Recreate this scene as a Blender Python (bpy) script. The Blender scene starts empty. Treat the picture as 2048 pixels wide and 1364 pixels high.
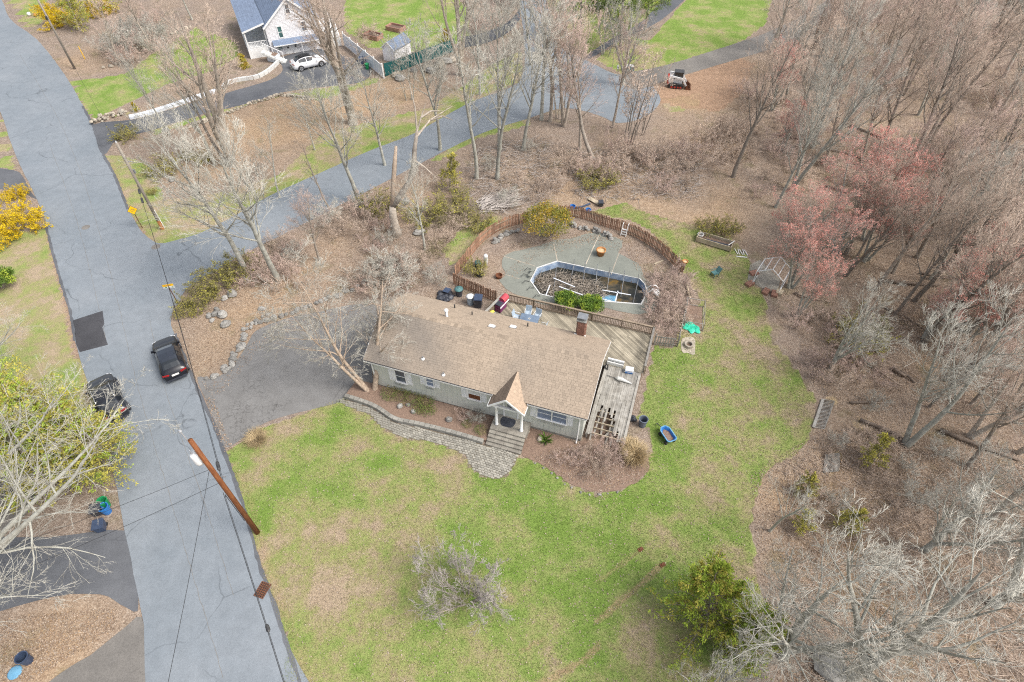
import bpy, bmesh, math, random
import numpy as np
from mathutils import Vector, Matrix
R = math.radians
random.seed(7); rng = np.random.default_rng(7)
scene = bpy.context.scene
COL = scene.collection

# ------------------------------------------------------------------ camera, sky, sun, exposure
CAM_H = 36.0
PITCH = math.pi/2 - math.atan(1083/1200.0)
cam_d = bpy.data.cameras.new('camera'); cam = bpy.data.objects.new('camera', cam_d); COL.objects.link(cam)
cam.location = (0, 0, CAM_H); cam.rotation_euler = (math.pi/2 - PITCH, 0, 0)
cam_d.sensor_width = 36.0; cam_d.lens = 36.0*1200/2048; cam_d.clip_start = 0.5; cam_d.clip_end = 3000
scene.camera = cam

SUN_EL, SUN_AZ = R(52), R(112)          # azimuth: compass direction the light comes from, clockwise from +Y
world = bpy.data.worlds.new('World'); scene.world = world; world.use_nodes = True
wn = world.node_tree.nodes; wl = world.node_tree.links
bgn = wn['Background']; sky = wn.new('ShaderNodeTexSky'); sky.sky_type = 'NISHITA'; sky.sun_disc = False
sky.sun_elevation = SUN_EL; sky.sun_rotation = SUN_AZ; sky.air_density = 1.0; sky.dust_density = 4.0; sky.ozone_density = 1.0
hsv = wn.new('ShaderNodeHueSaturation'); hsv.inputs['Saturation'].default_value = 0.42
wl.new(sky.outputs[0], hsv.inputs['Color']); wl.new(hsv.outputs[0], bgn.inputs['Color'])
bgn.inputs['Strength'].default_value = 0.15
sun_d = bpy.data.lights.new('sun', 'SUN'); sun = bpy.data.objects.new('sun', sun_d); COL.objects.link(sun)
sun_d.energy = 1.5; sun_d.angle = R(24); sun_d.color = (1.0, 0.95, 0.88)
sun.rotation_euler = (R(90) - SUN_EL, 0, math.pi - SUN_AZ)
sun.location = (0, 0, 80)
scene.view_settings.view_transform = 'Standard'; scene.view_settings.look = 'None'
scene.view_settings.gamma = 1.0; scene.view_settings.exposure = 0.78
scene.cycles.max_bounces = 4; scene.cycles.diffuse_bounces = 2; scene.cycles.glossy_bounces = 2
scene.cycles.transmission_bounces = 3; scene.cycles.transparent_max_bounces = 4
scene.cycles.use_denoising = False; scene.cycles.debug_use_spatial_splits = True; scene.cycles.pixel_filter_type = 'BLACKMAN_HARRIS'; scene.cycles.filter_width = 1.15
scene.cycles.caustics_reflective = False; scene.cycles.caustics_refractive = False

# ------------------------------------------------------------------ survey: photograph pixel -> place on the ground
_F = Vector((0, math.cos(PITCH), -math.sin(PITCH))); _U = Vector((0, math.sin(PITCH), math.cos(PITCH)))
def at(u, v, z=0.0):
    d = _F*1200.0 + Vector((1, 0, 0))*(u-1024) + _U*(682-v)
    t = (CAM_H - z)/-d.z
    return Vector((d.x*t, d.y*t, z))
def path(pts, z=0.0): return [at(u, v, z) for u, v in pts]

# ------------------------------------------------------------------ materials
def new_mat(name):
    m = bpy.data.materials.new(name); m.use_nodes = True
    nt = m.node_tree; b = nt.nodes['Principled BSDF']
    return m, nt, b
def nd(nt, t, **kw):
    n = nt.nodes.new(t)
    for k, v in kw.items():
        if k in n.inputs.keys() if hasattr(n, 'inputs') else False: n.inputs[k].default_value = v
        else: setattr(n, k, v)
    return n
def ramp(nt, fac, stops):
    r = nt.nodes.new('ShaderNodeValToRGB'); e = r.color_ramp.elements
    while len(e) < len(stops): e.new(0.5)
    for i, (p, c) in enumerate(stops): e[i].position = p; e[i].color = (*c, 1)
    nt.links.new(fac, r.inputs[0]); return r.outputs[0]
def mix(nt, fac, a, b, mode='MIX'):
    m = nt.nodes.new('ShaderNodeMix'); m.data_type = 'RGBA'; m.blend_type = mode
    for s, v in ((0, fac), (6, a), (7, b)):
        if hasattr(v, 'is_linked') or isinstance(v, bpy.types.NodeSocket): nt.links.new(v, m.inputs[s])
        elif s == 0: m.inputs[0].default_value = v
        else: m.inputs[s].default_value = (*v, 1) if len(v) == 3 else v
    return m.outputs[2]
def math_n(nt, op, a, b=None, clamp=False):
    m = nt.nodes.new('ShaderNodeMath'); m.operation = op; m.use_clamp = clamp
    for i, v in ((0, a), (1, b)):
        if v is None: continue
        if isinstance(v, bpy.types.NodeSocket): nt.links.new(v, m.inputs[i])
        else: m.inputs[i].default_value = v
    return m.outputs[0]
def noise(nt, vec, scale, detail=4, rough=0.6, dist=0.0):
    n = nt.nodes.new('ShaderNodeTexNoise'); n.inputs['Scale'].default_value = scale; n.inputs['Detail'].default_value = detail
    n.inputs['Roughness'].default_value = rough; n.inputs['Distortion'].default_value = dist
    if vec is not None: nt.links.new(vec, n.inputs['Vector'])
    return n.outputs['Fac']
def voro(nt, vec, scale, feature='F1', out='Distance', rnd=1.0):
    n = nt.nodes.new('ShaderNodeTexVoronoi'); n.feature = feature; n.inputs['Scale'].default_value = scale
    n.inputs['Randomness'].default_value = rnd
    if vec is not None: nt.links.new(vec, n.inputs['Vector'])
    return n.outputs[out]
def coord(nt, kind='Object'):
    return nt.nodes.new('ShaderNodeTexCoord').outputs[kind]
def bump(nt, b, h, strength=0.5, dist=0.05):
    n = nt.nodes.new('ShaderNodeBump'); n.inputs['Strength'].default_value = strength; n.inputs['Distance'].default_value = dist
    nt.links.new(h, n.inputs['Height']); nt.links.new(n.outputs[0], b.inputs['Normal'])
def warp(nt, vec, scale, amount):
    n = nt.nodes.new('ShaderNodeTexNoise'); n.inputs['Scale'].default_value = scale; n.inputs['Detail'].default_value = 1
    nt.links.new(vec, n.inputs['Vector'])
    s = nt.nodes.new('ShaderNodeVectorMath'); s.operation = 'SUBTRACT'; s.inputs[1].default_value = (.5, .5, .5); nt.links.new(n.outputs['Color'], s.inputs[0])
    k = nt.nodes.new('ShaderNodeVectorMath'); k.operation = 'SCALE'; k.inputs['Scale'].default_value = amount; nt.links.new(s.outputs[0], k.inputs[0])
    a = nt.nodes.new('ShaderNodeVectorMath'); a.operation = 'ADD'; nt.links.new(vec, a.inputs[0]); nt.links.new(k.outputs[0], a.inputs[1])
    return a.outputs[0]
MAT = {}
def pm(name, c1, c2=None, scale=3.0, rough=0.8, bmp=0.0, metal=0.0, rand=0.0, detail=5, lo=.35, hi=.65, spec=0.3, stretch=None, coat=0.0):
    """plain procedural material: two tones mixed by noise, tone shifted a little from object to object"""
    m, nt, b = new_mat(name); v = coord(nt)
    if stretch:
        mp = nt.nodes.new('ShaderNodeMapping'); mp.inputs['Scale'].default_value = stretch; nt.links.new(v, mp.inputs['Vector']); v = mp.outputs[0]
    if c2 is None: c2 = tuple(x*.8 for x in c1)
    n = noise(nt, v, scale, detail)
    c = ramp(nt, n, [(lo, c1), (hi, c2)])
    if rand:
        oi = nt.nodes.new('ShaderNodeObjectInfo')
        h = nt.nodes.new('ShaderNodeHueSaturation'); nt.links.new(c, h.inputs['Color'])
        mr = nt.nodes.new('ShaderNodeMapRange'); mr.inputs['To Min'].default_value = 1-rand; mr.inputs['To Max'].default_value = 1+rand
        nt.links.new(oi.outputs['Random'], mr.inputs['Value']); nt.links.new(mr.outputs[0], h.inputs['Value']); c = h.outputs[0]
    nt.links.new(c, b.inputs['Base Color'])
    b.inputs['Roughness'].default_value = rough; b.inputs['Metallic'].default_value = metal
    b.inputs['Specular IOR Level'].default_value = spec; b.inputs['Coat Weight'].default_value = coat
    if bmp: bump(nt, b, noise(nt, v, scale*3, 4), bmp, 0.03)
    MAT[name] = m; return m

# ------------------------------------------------------------------ meshes
class MB:
    """collects shapes, then links them as ONE mesh object"""
    def __init__(s): s.v = []; s.f = []; s.mi = []
    def add(s, vs, fs, mi=0):
        k = len(s.v); s.v += [tuple(p) for p in vs]; s.f += [tuple(i+k for i in f) for f in fs]; s.mi += [mi]*len(fs); return s
    def box(s, c, size, rz=0.0, rx=0.0, ry=0.0, mi=0, taper=1.0):
        hx, hy, hz = size[0]/2, size[1]/2, size[2]/2; M = Matrix.Rotation(rz, 3, 'Z') @ Matrix.Rotation(ry, 3, 'Y') @ Matrix.Rotation(rx, 3, 'X')
        vs = []
        for z in (-1, 1):
            t = taper if z > 0 else 1
            for x, y in ((-1, -1), (1, -1), (1, 1), (-1, 1)): vs.append(Vector(c) + M @ Vector((x*hx*t, y*hy*t, z*hz)))
        return s.add(vs, [(3, 2, 1, 0), (4, 5, 6, 7), (0, 1, 5, 4), (1, 2, 6, 5), (2, 3, 7, 6), (3, 0, 4, 7)], mi)
    def bar(s, a, b, w, h=None, mi=0):
        """square bar from a to b, w across, h high"""
        a, b = Vector(a), Vector(b); h = h or w; d = (b-a).normalized(); up = Vector((0, 0, 1))
        if abs(d.z) > .95: up = Vector((0, 1, 0))
        sx = d.cross(up).normalized()*w/2; sy = sx.cross(d).normalized()*h/2
        vs = [a-sx-sy, a+sx-sy, a+sx+sy, a-sx+sy, b-sx-sy, b+sx-sy, b+sx+sy, b-sx+sy]
        return s.add(vs, [(3, 2, 1, 0), (4, 5, 6, 7), (0, 1, 5, 4), (1, 2, 6, 5), (2, 3, 7, 6), (3, 0, 4, 7)], mi)
    def tube(s, pts, rad, n=6, cap=True, mi=0):
        pts = [Vector(p) for p in pts]; m = len(pts)
        if not hasattr(rad, '__len__'): rad = [rad]*m
        vs = []; prev = None
        for i, p in enumerate(pts):
            d = (pts[min(i+1, m-1)] - pts[max(i-1, 0)]).normalized()
            if prev is None:
                up = Vector((0, 0, 1)) if abs(d.z) < .9 else Vector((1, 0, 0)); x = d.cross(up).normalized()
            else: x = (prev - d*prev.dot(d)).normalized()
            prev = x; y = d.cross(x)
            for k in range(n):
                a = 2*math.pi*k/n; vs.append(p + (x*math.cos(a) + y*math.sin(a))*rad[i])
        fs = [(i*n+k, i*n+(k+1) % n, (i+1)*n+(k+1) % n, (i+1)*n+k) for i in range(m-1) for k in range(n)]
        if cap: fs += [tuple(range(n))[::-1], tuple((m-1)*n+k for k in range(n))]
        return s.add(vs, fs, mi)
    def lathe(s, prof, n=16, c=(0, 0, 0), M=None, close=False, mi=0):
        """prof: (radius, z) pairs about the z axis through c"""
        vs = []; c = Vector(c)
        for r, z in prof:
            for k in range(n):
                a = 2*math.pi*k/n; p = Vector((r*math.cos(a), r*math.sin(a), z)); vs.append(c + (M @ p if M else p))
        m = len(prof); fs = [(i*n+k, i*n+(k+1) % n, (i+1)*n+(k+1) % n, (i+1)*n+k) for i in range(m-1) for k in range(n)]
        if prof[0][0] > 1e-4: fs.append(tuple(range(n))[::-1])
        if prof[-1][0] > 1e-4 and not close: fs.append(tuple((m-1)*n+k for k in range(n)))
        return s.add(vs, fs, mi)
    def prism(s, poly, z0, z1, mi=0):
        n = len(poly); a = sum(poly[i][0]*poly[(i+1) % n][1]-poly[(i+1) % n][0]*poly[i][1] for i in range(n))
        if a < 0: poly = poly[::-1]
        vs = [(p[0], p[1], z0) for p in poly] + [(p[0], p[1], z1) for p in poly]
        return s.add(vs, [tuple(range(n))[::-1], tuple(range(n, 2*n))] + [(i, (i+1) % n, n+(i+1) % n, n+i) for i in range(n)], mi)
    def rock(s, c, size, seed=0, n=8):
        r_ = random.Random(seed); rings = 4; vs = []; c = Vector(c)
        for i in range(rings+1):
            ph = math.pi*i/rings
            for k in range(n):
                a = 2*math.pi*(k+.5*(i % 2))/n; q = r_.uniform(.78, 1.08)
                vs.append(c + Vector((math.sin(ph)*math.cos(a)*size[0]*q, math.sin(ph)*math.sin(a)*size[1]*q, -math.cos(ph)*size[2]*r_.uniform(.85, 1.05))))
        fs = [(i*n+k, i*n+(k+1) % n, (i+1)*n+(k+1) % n, (i+1)*n+k) for i in range(rings) for k in range(n)]
        return s.add(vs, fs)
    def mesh(s, name, mats=(), smooth=False):
        me = bpy.data.meshes.new(name); me.from_pydata(s.v, [], s.f)
        for m in (mats if isinstance(mats, (list, tuple)) else [mats]): me.materials.append(MAT[m] if isinstance(m, str) else m)
        if any(s.mi): me.polygons.foreach_set('material_index', s.mi)
        if smooth: me.polygons.foreach_set('use_smooth', [True]*len(me.polygons))
        me.update(); return me
    def build(s, name, mats, parent=None, smooth=False, **tags):
        return link(name, s.mesh(name, mats, smooth), parent, **tags)
def link(name, me, parent=None, loc=None, rz=None, label=None, cat=None, group=None, kind=None):
    o = bpy.data.objects.new(name, me); COL.objects.link(o)
    if parent: o.parent = parent
    if loc is not None: o.location = loc
    if rz is not None: o.rotation_euler[2] = rz
    if label: o['label'] = label
    if cat: o['category'] = cat
    if group: o['group'] = group
    if kind: o['kind'] = kind
    return o
def thing(name, label, cat, loc=(0, 0, 0), rz=0.0, group=None, kind=None):
    o = link(name, None, None, loc, rz, label, cat, group, kind); o.empty_display_size = .3; return o
def poly_mesh(name, outer, z, mat, holes=(), thick=0.0, seg=None, **tags):
    """flat sheet with holes, optionally with a skirt going down"""
    bm = bmesh.new(); es = []
    for loop in [outer] + list(holes):
        vs = [bm.verts.new((p[0], p[1], z)) for p in loop]
        es += [bm.edges.new((vs[i], vs[(i+1) % len(vs)])) for i in range(len(vs))]
    bmesh.ops.triangle_fill(bm, use_beauty=True, edges=es, normal=(0, 0, 1))
    for f in bm.faces:
        f.normal_update()
        if f.normal.z < 0: f.normal_flip()
    if thick:
        be = [e for e in bm.edges if len(e.link_faces) == 1]
        r = bmesh.ops.extrude_edge_only(bm, edges=be)
        for v in [g for g in r['geom'] if isinstance(g, bmesh.types.BMVert)]: v.co.z -= thick
    me = bpy.data.meshes.new(name); bm.to_mesh(me); bm.free(); me.materials.append(MAT[mat])
    return link(name, me, **tags)
def smooth_line(pts, n=6, closed=False):
    """Catmull-Rom through the points"""
    P = [Vector(p) for p in pts]; out = []; m = len(P)
    for i in range(m if closed else m-1):
        g = (lambda k: P[k % m]) if closed else (lambda k: P[max(0, min(m-1, k))])
        p0, p1, p2, p3 = g(i-1), g(i), g(i+1), g(i+2)
        for k in range(n):
            t = k/n; out.append(0.5*((2*p1)+(p2-p0)*t+(2*p0-5*p1+4*p2-p3)*t*t+(3*p1-p0-3*p2+p3)*t**3))
    if not closed: out.append(P[-1])
    return out
def rough_edge(pts, amp=.06, step=.5, seed=1, closed=True):
    r_ = random.Random(seed); out = []; m = len(pts)
    for i in range(m if closed else m-1):
        a, b = Vector(pts[i]), Vector(pts[(i+1) % m]); n = max(1, int((b-a).length/step))
        for k in range(n): p = a.lerp(b, k/n); out.append(p + Vector((r_.uniform(-amp, amp), r_.uniform(-amp, amp), 0)))
    return out
def resample(pts, step):
    P = [Vector(p) for p in pts]; out = [P[0].copy()]; acc = 0.0
    for a, b in zip(P, P[1:]):
        L = (b-a).length; d = step-acc
        while d <= L: out.append(a.lerp(b, d/L)); d += step
        acc = (acc+L) % step if L > 0 else acc
        acc = L-(d-step)
    return out
def in_poly(x, y, poly):
    """x, y numpy arrays"""
    px = np.array([p[0] for p in poly]); py = np.array([p[1] for p in poly]); c = np.zeros(x.shape, bool); j = len(poly)-1
    for i in range(len(poly)):
        m = ((py[i] > y) != (py[j] > y)) & (x < (px[j]-px[i])*(y-py[i])/(py[j]-py[i]+1e-12)+px[i]); c ^= m; j = i
    return c
# ------------------------------------------------------------------ surface materials
def asphalt(name, c1, c2, crack=.35, crack_scale=.12, speck=.12, leafy=0.0):
    m, nt, b = new_mat(name); v = coord(nt)
    big = noise(nt, v, .18, 5, .55); mid = noise(nt, v, 1.3, 5); fine = noise(nt, v, 14, 3, .7)
    c = ramp(nt, big, [(.3, c1), (.7, c2)])
    c = mix(nt, speck, c, ramp(nt, fine, [(.3, (0, 0, 0)), (.7, (1, 1, 1))]), 'OVERLAY')
    c = mix(nt, .10, c, ramp(nt, mid, [(.35, (.2, .2, .2)), (.65, (.8, .8, .8))]), 'OVERLAY')
    c = mix(nt, math_n(nt, 'MULTIPLY', ramp(nt, noise(nt, v, .55, 4, .7), [(.55, (0, 0, 0)), (.75, (1, 1, 1))]), .22), c, (c1[0]*.72, c1[1]*.72, c1[2]*.72))
    w = warp(nt, v, .5, 1.6); w = warp(nt, w, 3, .22)
    d = voro(nt, w, crack_scale, 'DISTANCE_TO_EDGE')
    k = ramp(nt, d, [(0, (1, 1, 1)), (crack_scale*.045, (.0, .0, .0))])
    k2 = math_n(nt, 'MULTIPLY', k, ramp(nt, noise(nt, v, .35, 3), [(.40, (0, 0, 0)), (.55, (1, 1, 1))]))
    c = mix(nt, math_n(nt, 'MULTIPLY', k2, crack), c, (c1[0]*.25, c1[1]*.25, c1[2]*.25))
    nt.links.new(c, b.inputs['Base Color']); b.inputs['Roughness'].default_value = .85; b.inputs['Specular IOR Level'].default_value = .25
    bump(nt, b, fine, .25, .01); MAT[name] = m
asphalt('asphalt', (.178, .204, .228), (.225, .247, .268), .55)
asphalt('asphalt_old', (.165, .162, .155), (.215, .21, .198), .8, .33, .2)
asphalt('asphalt_dark', (.085, .09, .10), (.14, .145, .155), .25, .2, .15)
asphalt('asphalt_patch', (.045, .045, .05), (.085, .085, .092), .2, .3, .25)
asphalt('asphalt_brown', (.14, .132, .122), (.24, .222, .20), .3, .2, .2)
asphalt('concrete', (.185, .196, .17), (.235, .242, .21), .25, .2, .15)
def alligator():
    m, nt, b = new_mat('alligator'); v = coord(nt); w = warp(nt, warp(nt, v, 1.2, .7), 4, .35)
    d = voro(nt, w, 2.6, 'DISTANCE_TO_EDGE'); k = ramp(nt, d, [(.01, (1, 1, 1)), (.06, (0, 0, 0))])
    n = noise(nt, v, .55, 4)
    vd = nt.nodes.new('ShaderNodeVectorMath'); vd.operation = 'DISTANCE'; vd.inputs[1].default_value = tuple(at(478, 838)); nt.links.new(v, vd.inputs[0])
    vn = math_n(nt, 'SUBTRACT', n, math_n(nt, 'MULTIPLY', vd.outputs['Value'], .065))
    k = math_n(nt, 'MULTIPLY', k, ramp(nt, vn, [(.30, (0, 0, 0)), (.44, (1, 1, 1))]))
    w2 = warp(nt, warp(nt, v, .5, 1.6), 3, .25); k3 = math_n(nt, 'MULTIPLY', ramp(nt, voro(nt, w2, .17, 'DISTANCE_TO_EDGE'), [(0, (1, 1, 1)), (.009, (0, 0, 0))]), ramp(nt, noise(nt, v, .3, 3), [(.45, (0, 0, 0)), (.55, (1, 1, 1))]))
    k = math_n(nt, 'MAXIMUM', k, math_n(nt, 'MULTIPLY', k3, .7))
    c = ramp(nt, noise(nt, v, .9, 5), [(.3, (.155, .151, .145)), (.7, (.20, .196, .19))])
    c = mix(nt, .12, c, ramp(nt, noise(nt, v, 10, 3), [(.3, (0, 0, 0)), (.7, (1, 1, 1))]), 'OVERLAY')
    c = mix(nt, math_n(nt, 'MULTIPLY', k, .62), c, (.05, .047, .043)); nt.links.new(c, b.inputs['Base Color'])
    b.inputs['Roughness'].default_value = .9; MAT['alligator'] = m
alligator()

def ground_mat():
    m, nt, b = new_mat('ground'); v = coord(nt)
    za = nt.nodes.new('ShaderNodeAttribute'); za.attribute_name = 'zone'
    zs = nt.nodes.new('ShaderNodeSeparateColor'); nt.links.new(za.outputs['Color'], zs.inputs[0])
    lawn, green, straw = zs.outputs[0], zs.outputs[1], zs.outputs[2]
    zb = nt.nodes.new('ShaderNodeAttribute'); zb.attribute_name = 'zone2'
    zs2 = nt.nodes.new('ShaderNodeSeparateColor'); nt.links.new(zb.outputs['Color'], zs2.inputs[0])
    dirt, pale = zs2.outputs[0], zs2.outputs[1]
    vs = voro(nt, warp(nt, v, 9, .12), 14, 'F1', 'Color')
    cs = nt.nodes.new('ShaderNodeSeparateColor'); nt.links.new(vs, cs.inputs[0])
    big = noise(nt, v, .22, 2); mid = noise(nt, v, 1.6, 3, .65); fine = noise(nt, v, 11, 2, .7); grit = noise(nt, v, 30, 1, .7)
    # fallen leaves: pinkish brown, or orange where 'straw' is high
    lf = math_n(nt, 'ADD', math_n(nt, 'MULTIPLY', cs.outputs[0], .62), math_n(nt, 'MULTIPLY', mid, .38))
    la = ramp(nt, lf, [(.12, (.15, .116, .093)), (.36, (.225, .176, .143)), (.6, (.28, .225, .185)), (.9, (.365, .31, .265))])
    lb = ramp(nt, lf, [(.12, (.235, .16, .102)), (.36, (.335, .235, .152)), (.6, (.39, .28, .182)), (.9, (.47, .365, .255))])
    st = math_n(nt, 'ADD', straw, math_n(nt, 'MULTIPLY', math_n(nt, 'SUBTRACT', big, .5), .9), True)
    leaf = mix(nt, st, la, lb)
    moss = ramp(nt, noise(nt, v, .45, 2), [(.56, (0, 0, 0)), (.70, (1, 1, 1))])
    leaf = mix(nt, math_n(nt, 'MULTIPLY', moss, .35), leaf, (.14, .135, .05))
    # lawn: straw, olive, green, deep green
    gf = math_n(nt, 'ADD', math_n(nt, 'MULTIPLY', math_n(nt, 'SUBTRACT', mid, .5), .55), math_n(nt, 'ADD', math_n(nt, 'MULTIPLY', math_n(nt, 'SUBTRACT', fine, .5), .75), .52))
    gf = math_n(nt, 'ADD', gf, math_n(nt, 'SUBTRACT', math_n(nt, 'MULTIPLY', green, .62), .31))
    gf = math_n(nt, 'ADD', gf, math_n(nt, 'MULTIPLY', math_n(nt, 'SUBTRACT', noise(nt, v, .34, 3, .64), .5), 2.1))
    gr = ramp(nt, gf, [(.14, (.37, .29, .205)), (.34, (.31, .268, .15)), (.50, (.285, .288, .118)), (.67, (.238, .285, .092)), (.93, (.172, .256, .055))])
    gr = mix(nt, .22, gr, ramp(nt, grit, [(.3, (.08, .08, .08)), (.7, (.92, .92, .92))]), 'OVERLAY')
    sp = ramp(nt, voro(nt, v, 2.2), [(.0, (1, 1, 1)), (.055, (0, 0, 0))])
    gr = mix(nt, math_n(nt, 'MULTIPLY', sp, .35), gr, (.50, .44, .36))
    e = math_n(nt, 'ADD', lawn, math_n(nt, 'MULTIPLY', math_n(nt, 'SUBTRACT', noise(nt, v, 1.1, 3, .7), .5), .9))
    lw = ramp(nt, e, [(.40, (0, 0, 0)), (.60, (1, 1, 1))])
    c = mix(nt, lw, leaf, gr)
    dr = ramp(nt, mid, [(.3, (.30, .19, .125)), (.7, (.42, .28, .19))])
    c = mix(nt, math_n(nt, 'MULTIPLY', ramp(nt, math_n(nt, 'ADD', dirt, math_n(nt, 'MULTIPLY', math_n(nt, 'SUBTRACT', fine, .5), .8)), [(.35, (0, 0, 0)), (.65, (1, 1, 1))]), .85), c, dr)
    po = ramp(nt, fine, [(.3, (.33, .24, .13)), (.7, (.52, .41, .255))])
    c = mix(nt, ramp(nt, math_n(nt, 'ADD', pale, math_n(nt, 'MULTIPLY', math_n(nt, 'SUBTRACT', mid, .5), .8)), [(.4, (0, 0, 0)), (.65, (1, 1, 1))]), c, po)
    nt.links.new(c, b.inputs['Base Color']); b.inputs['Roughness'].default_value = .95; b.inputs['Specular IOR Level'].default_value = .1
    bump(nt, b, math_n(nt, 'ADD', lf, fine), .7, .06); MAT['ground'] = m
ground_mat()

# ------------------------------------------------------------------ the ground: one sheet, zones survey'd from the photograph
LAWNS = [  # (outline in photograph pixels, green)
 ([(455,905),(490,880),(520,858),(600,830),(690,795),(705,815),(745,832),(757,848),(790,868),(815,877),(855,882),(880,889),(915,904),(935,915),(942,932),(960,950),(990,959),(1012,952),(1040,915),
   (1070,925),(1110,940),(1140,970),(1190,990),(1235,985),(1285,955),(1305,900),(1292,855),(1275,835),(1290,780),(1310,690),(1350,700),(1362,640),(1395,640),(1400,600),(1378,560),(1365,535),(1340,505),(1300,462),(1260,440),(1180,425),(1250,405),(1290,425),(1400,455),
   (1465,480),(1500,520),(1530,600),(1545,680),(1590,735),(1632,800),(1622,865),(1600,905),(1535,940),(1512,985),(1500,1060),(1515,1150),(1530,1260),(1500,1330),(1460,1420),(560,1420),(575,1290),(520,1130),(480,990)], .48),
 ([(-40,470),(92,458),(110,540),(132,620),(140,680),(160,760),(190,830),(225,960),(100,960),(-40,940)], .38),
 ([(205,312),(240,310),(300,330),(330,400),(420,390),(560,350),(640,270),(730,245),(860,215),(1000,120),(1046,100),(1046,160),(940,206),(830,267),(740,302),(640,347),(540,392),(470,432),(400,467),(330,487),(300,483),(262,428)], .36),
 ([(140,165),(250,148),(300,110),(390,55),(470,85),(480,110),(430,140),(330,170),(270,200),(188,240),(165,208)], .85),
 ([(260,225),(330,205),(190,242)], .5),
 ([(300,262),(400,232),(500,206),(640,176),(715,168),(735,155),(760,160),(740,170),(640,200),(560,190),(480,215),(400,240),(310,270)], .6),
 ([(690,-20),(905,-20),(935,20),(940,80),(850,105),(780,100),(735,95),(690,60)], .85),
 ([(1000,240),(1060,235),(1060,250),(960,275),(880,320),(860,320)], .4),
 ([(1275,110),(1375,-5),(1545,-5),(1530,50),(1480,85),(1330,132)], .85),
 ([(1090,-5),(1340,-5),(1290,40),(1180,110),(1120,80)], .62),
 ([(1190,118),(1260,70),(1330,90),(1330,130),(1290,150),(1240,145)], .5),
 ([(-5,225),(20,300),(30,340),(-5,335)], .6),
 ([(20,-5),(90,-5),(90,45),(60,60)], .5),
 ([(885,500),(920,460),(1000,430),(1010,445),(960,470),(930,520),(900,530)], .5),
 ([(1320,200),(1400,185),(1400,215),(1340,225)], .5),
 ([(-40,700),(170,720),(190,800),(220,900),(120,960),(-40,950)], .55)]
GREEN = [(1100,1100,170,.22),(1250,1050,140,.20),(1000,1250,170,.18),(1330,780,80,.2),(650,930,90,.15),(800,1000,60,-.22),(640,1180,70,-.25),(560,1060,40,-.3),(1500,780,60,-.12),(1200,950,90,.55),(1090,960,70,.5),(1300,840,60,.5),(1260,735,40,.5),(1360,720,50,.35),(960,1080,90,.4),(1330,960,70,.3),(520,1040,32,.7),(772,928,22,.7),(600,960,60,.2),(620,900,60,.25),(700,990,50,.2),(1180,1200,120,.3),
 (900,1150,60,.35),(720,1330,80,.25),(1430,560,60,-.15),(1500,700,60,-.2),(620,1150,90,-.12),(760,1080,80,-.14),(880,1020,60,-.12),(540,1150,60,-.15),(1000,1180,70,-.1),(820,1250,80,-.15),(700,1180,60,-.1),(520,950,40,-.15),(80,560,60,-.1),(110,640,30,-.4),(120,540,25,-.5),
 (285,330,30,.5),(310,385,20,.4),(300,465,30,.1),(660,280,60,.0),(760,290,40,.4),(1000,200,30,.3),(480,330,60,-.35),(600,250,80,-.3),(1570,760,40,-.25),(1440,620,50,-.1),(1400,1290,60,-.15),(1100,1300,90,-.1)]
STRAW = [(1700,300,200,.38),(1850,600,230,.34),(1820,900,200,.34),(1950,200,220,.32),(1750,1150,220,.22),(650,520,110,.45),(1250,340,120,.35),(1050,350,90,.3),(530,240,120,.75),(700,200,90,.7),(800,190,90,.6),(330,230,60,.3),(600,250,90,.6),(400,330,90,.7),(450,680,100,.45),(500,600,90,.5),(1390,190,90,.95),(1480,130,60,.9),(1430,460,70,.65),(1420,290,50,.8),(1300,420,80,.5),(1450,400,60,.7),(1150,380,80,.4),(830,390,60,.6),
 (780,440,50,.4),(120,1290,120,.8),(960,840,40,.35),(1100,900,60,.5),(1560,990,50,.6),(1620,1000,60,.65),(1660,930,50,.5),(1700,1050,80,.5),(1650,1150,80,.35),(1750,1200,90,.4),(160,110,50,.3),(140,130,40,.4),(1330,280,60,.2),(1000,560,50,.35),(940,450,60,.3),(1250,90,40,.3),(200,130,50,.3),(370,170,60,.4),(1850,1250,100,.3)]
PALE = [(1680,905,14,.9),(1665,800,18,.7),(1730,850,26,.8),(1655,945,22,.6),(1395,235,14,.5),(1560,1000,14,.3),(1600,960,12,.4)]
GX = np.concatenate([np.arange(-900, -100, 40), np.arange(-100, -56, 2.0), np.arange(-56, 60, .4), np.arange(60, 110, 2.0), np.arange(110, 901, 40)])
GY = np.concatenate([np.arange(-600, -20, 40), np.arange(-20, 2, 2.0), np.arange(2, 64, .36), np.arange(64, 116, .7), np.arange(116, 160, 4.0), np.arange(160, 1201, 60)])
PIX = lambda pts: [tuple(at(u, v)[:2]) for u, v in pts]
POOL_RIM = path([(1062,562),(1075,537),(1115,524),(1196,541),(1278,558),(1288,568),(1294,584),(1281,608),(1190,601),(1106,594),(1081,588)])
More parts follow.
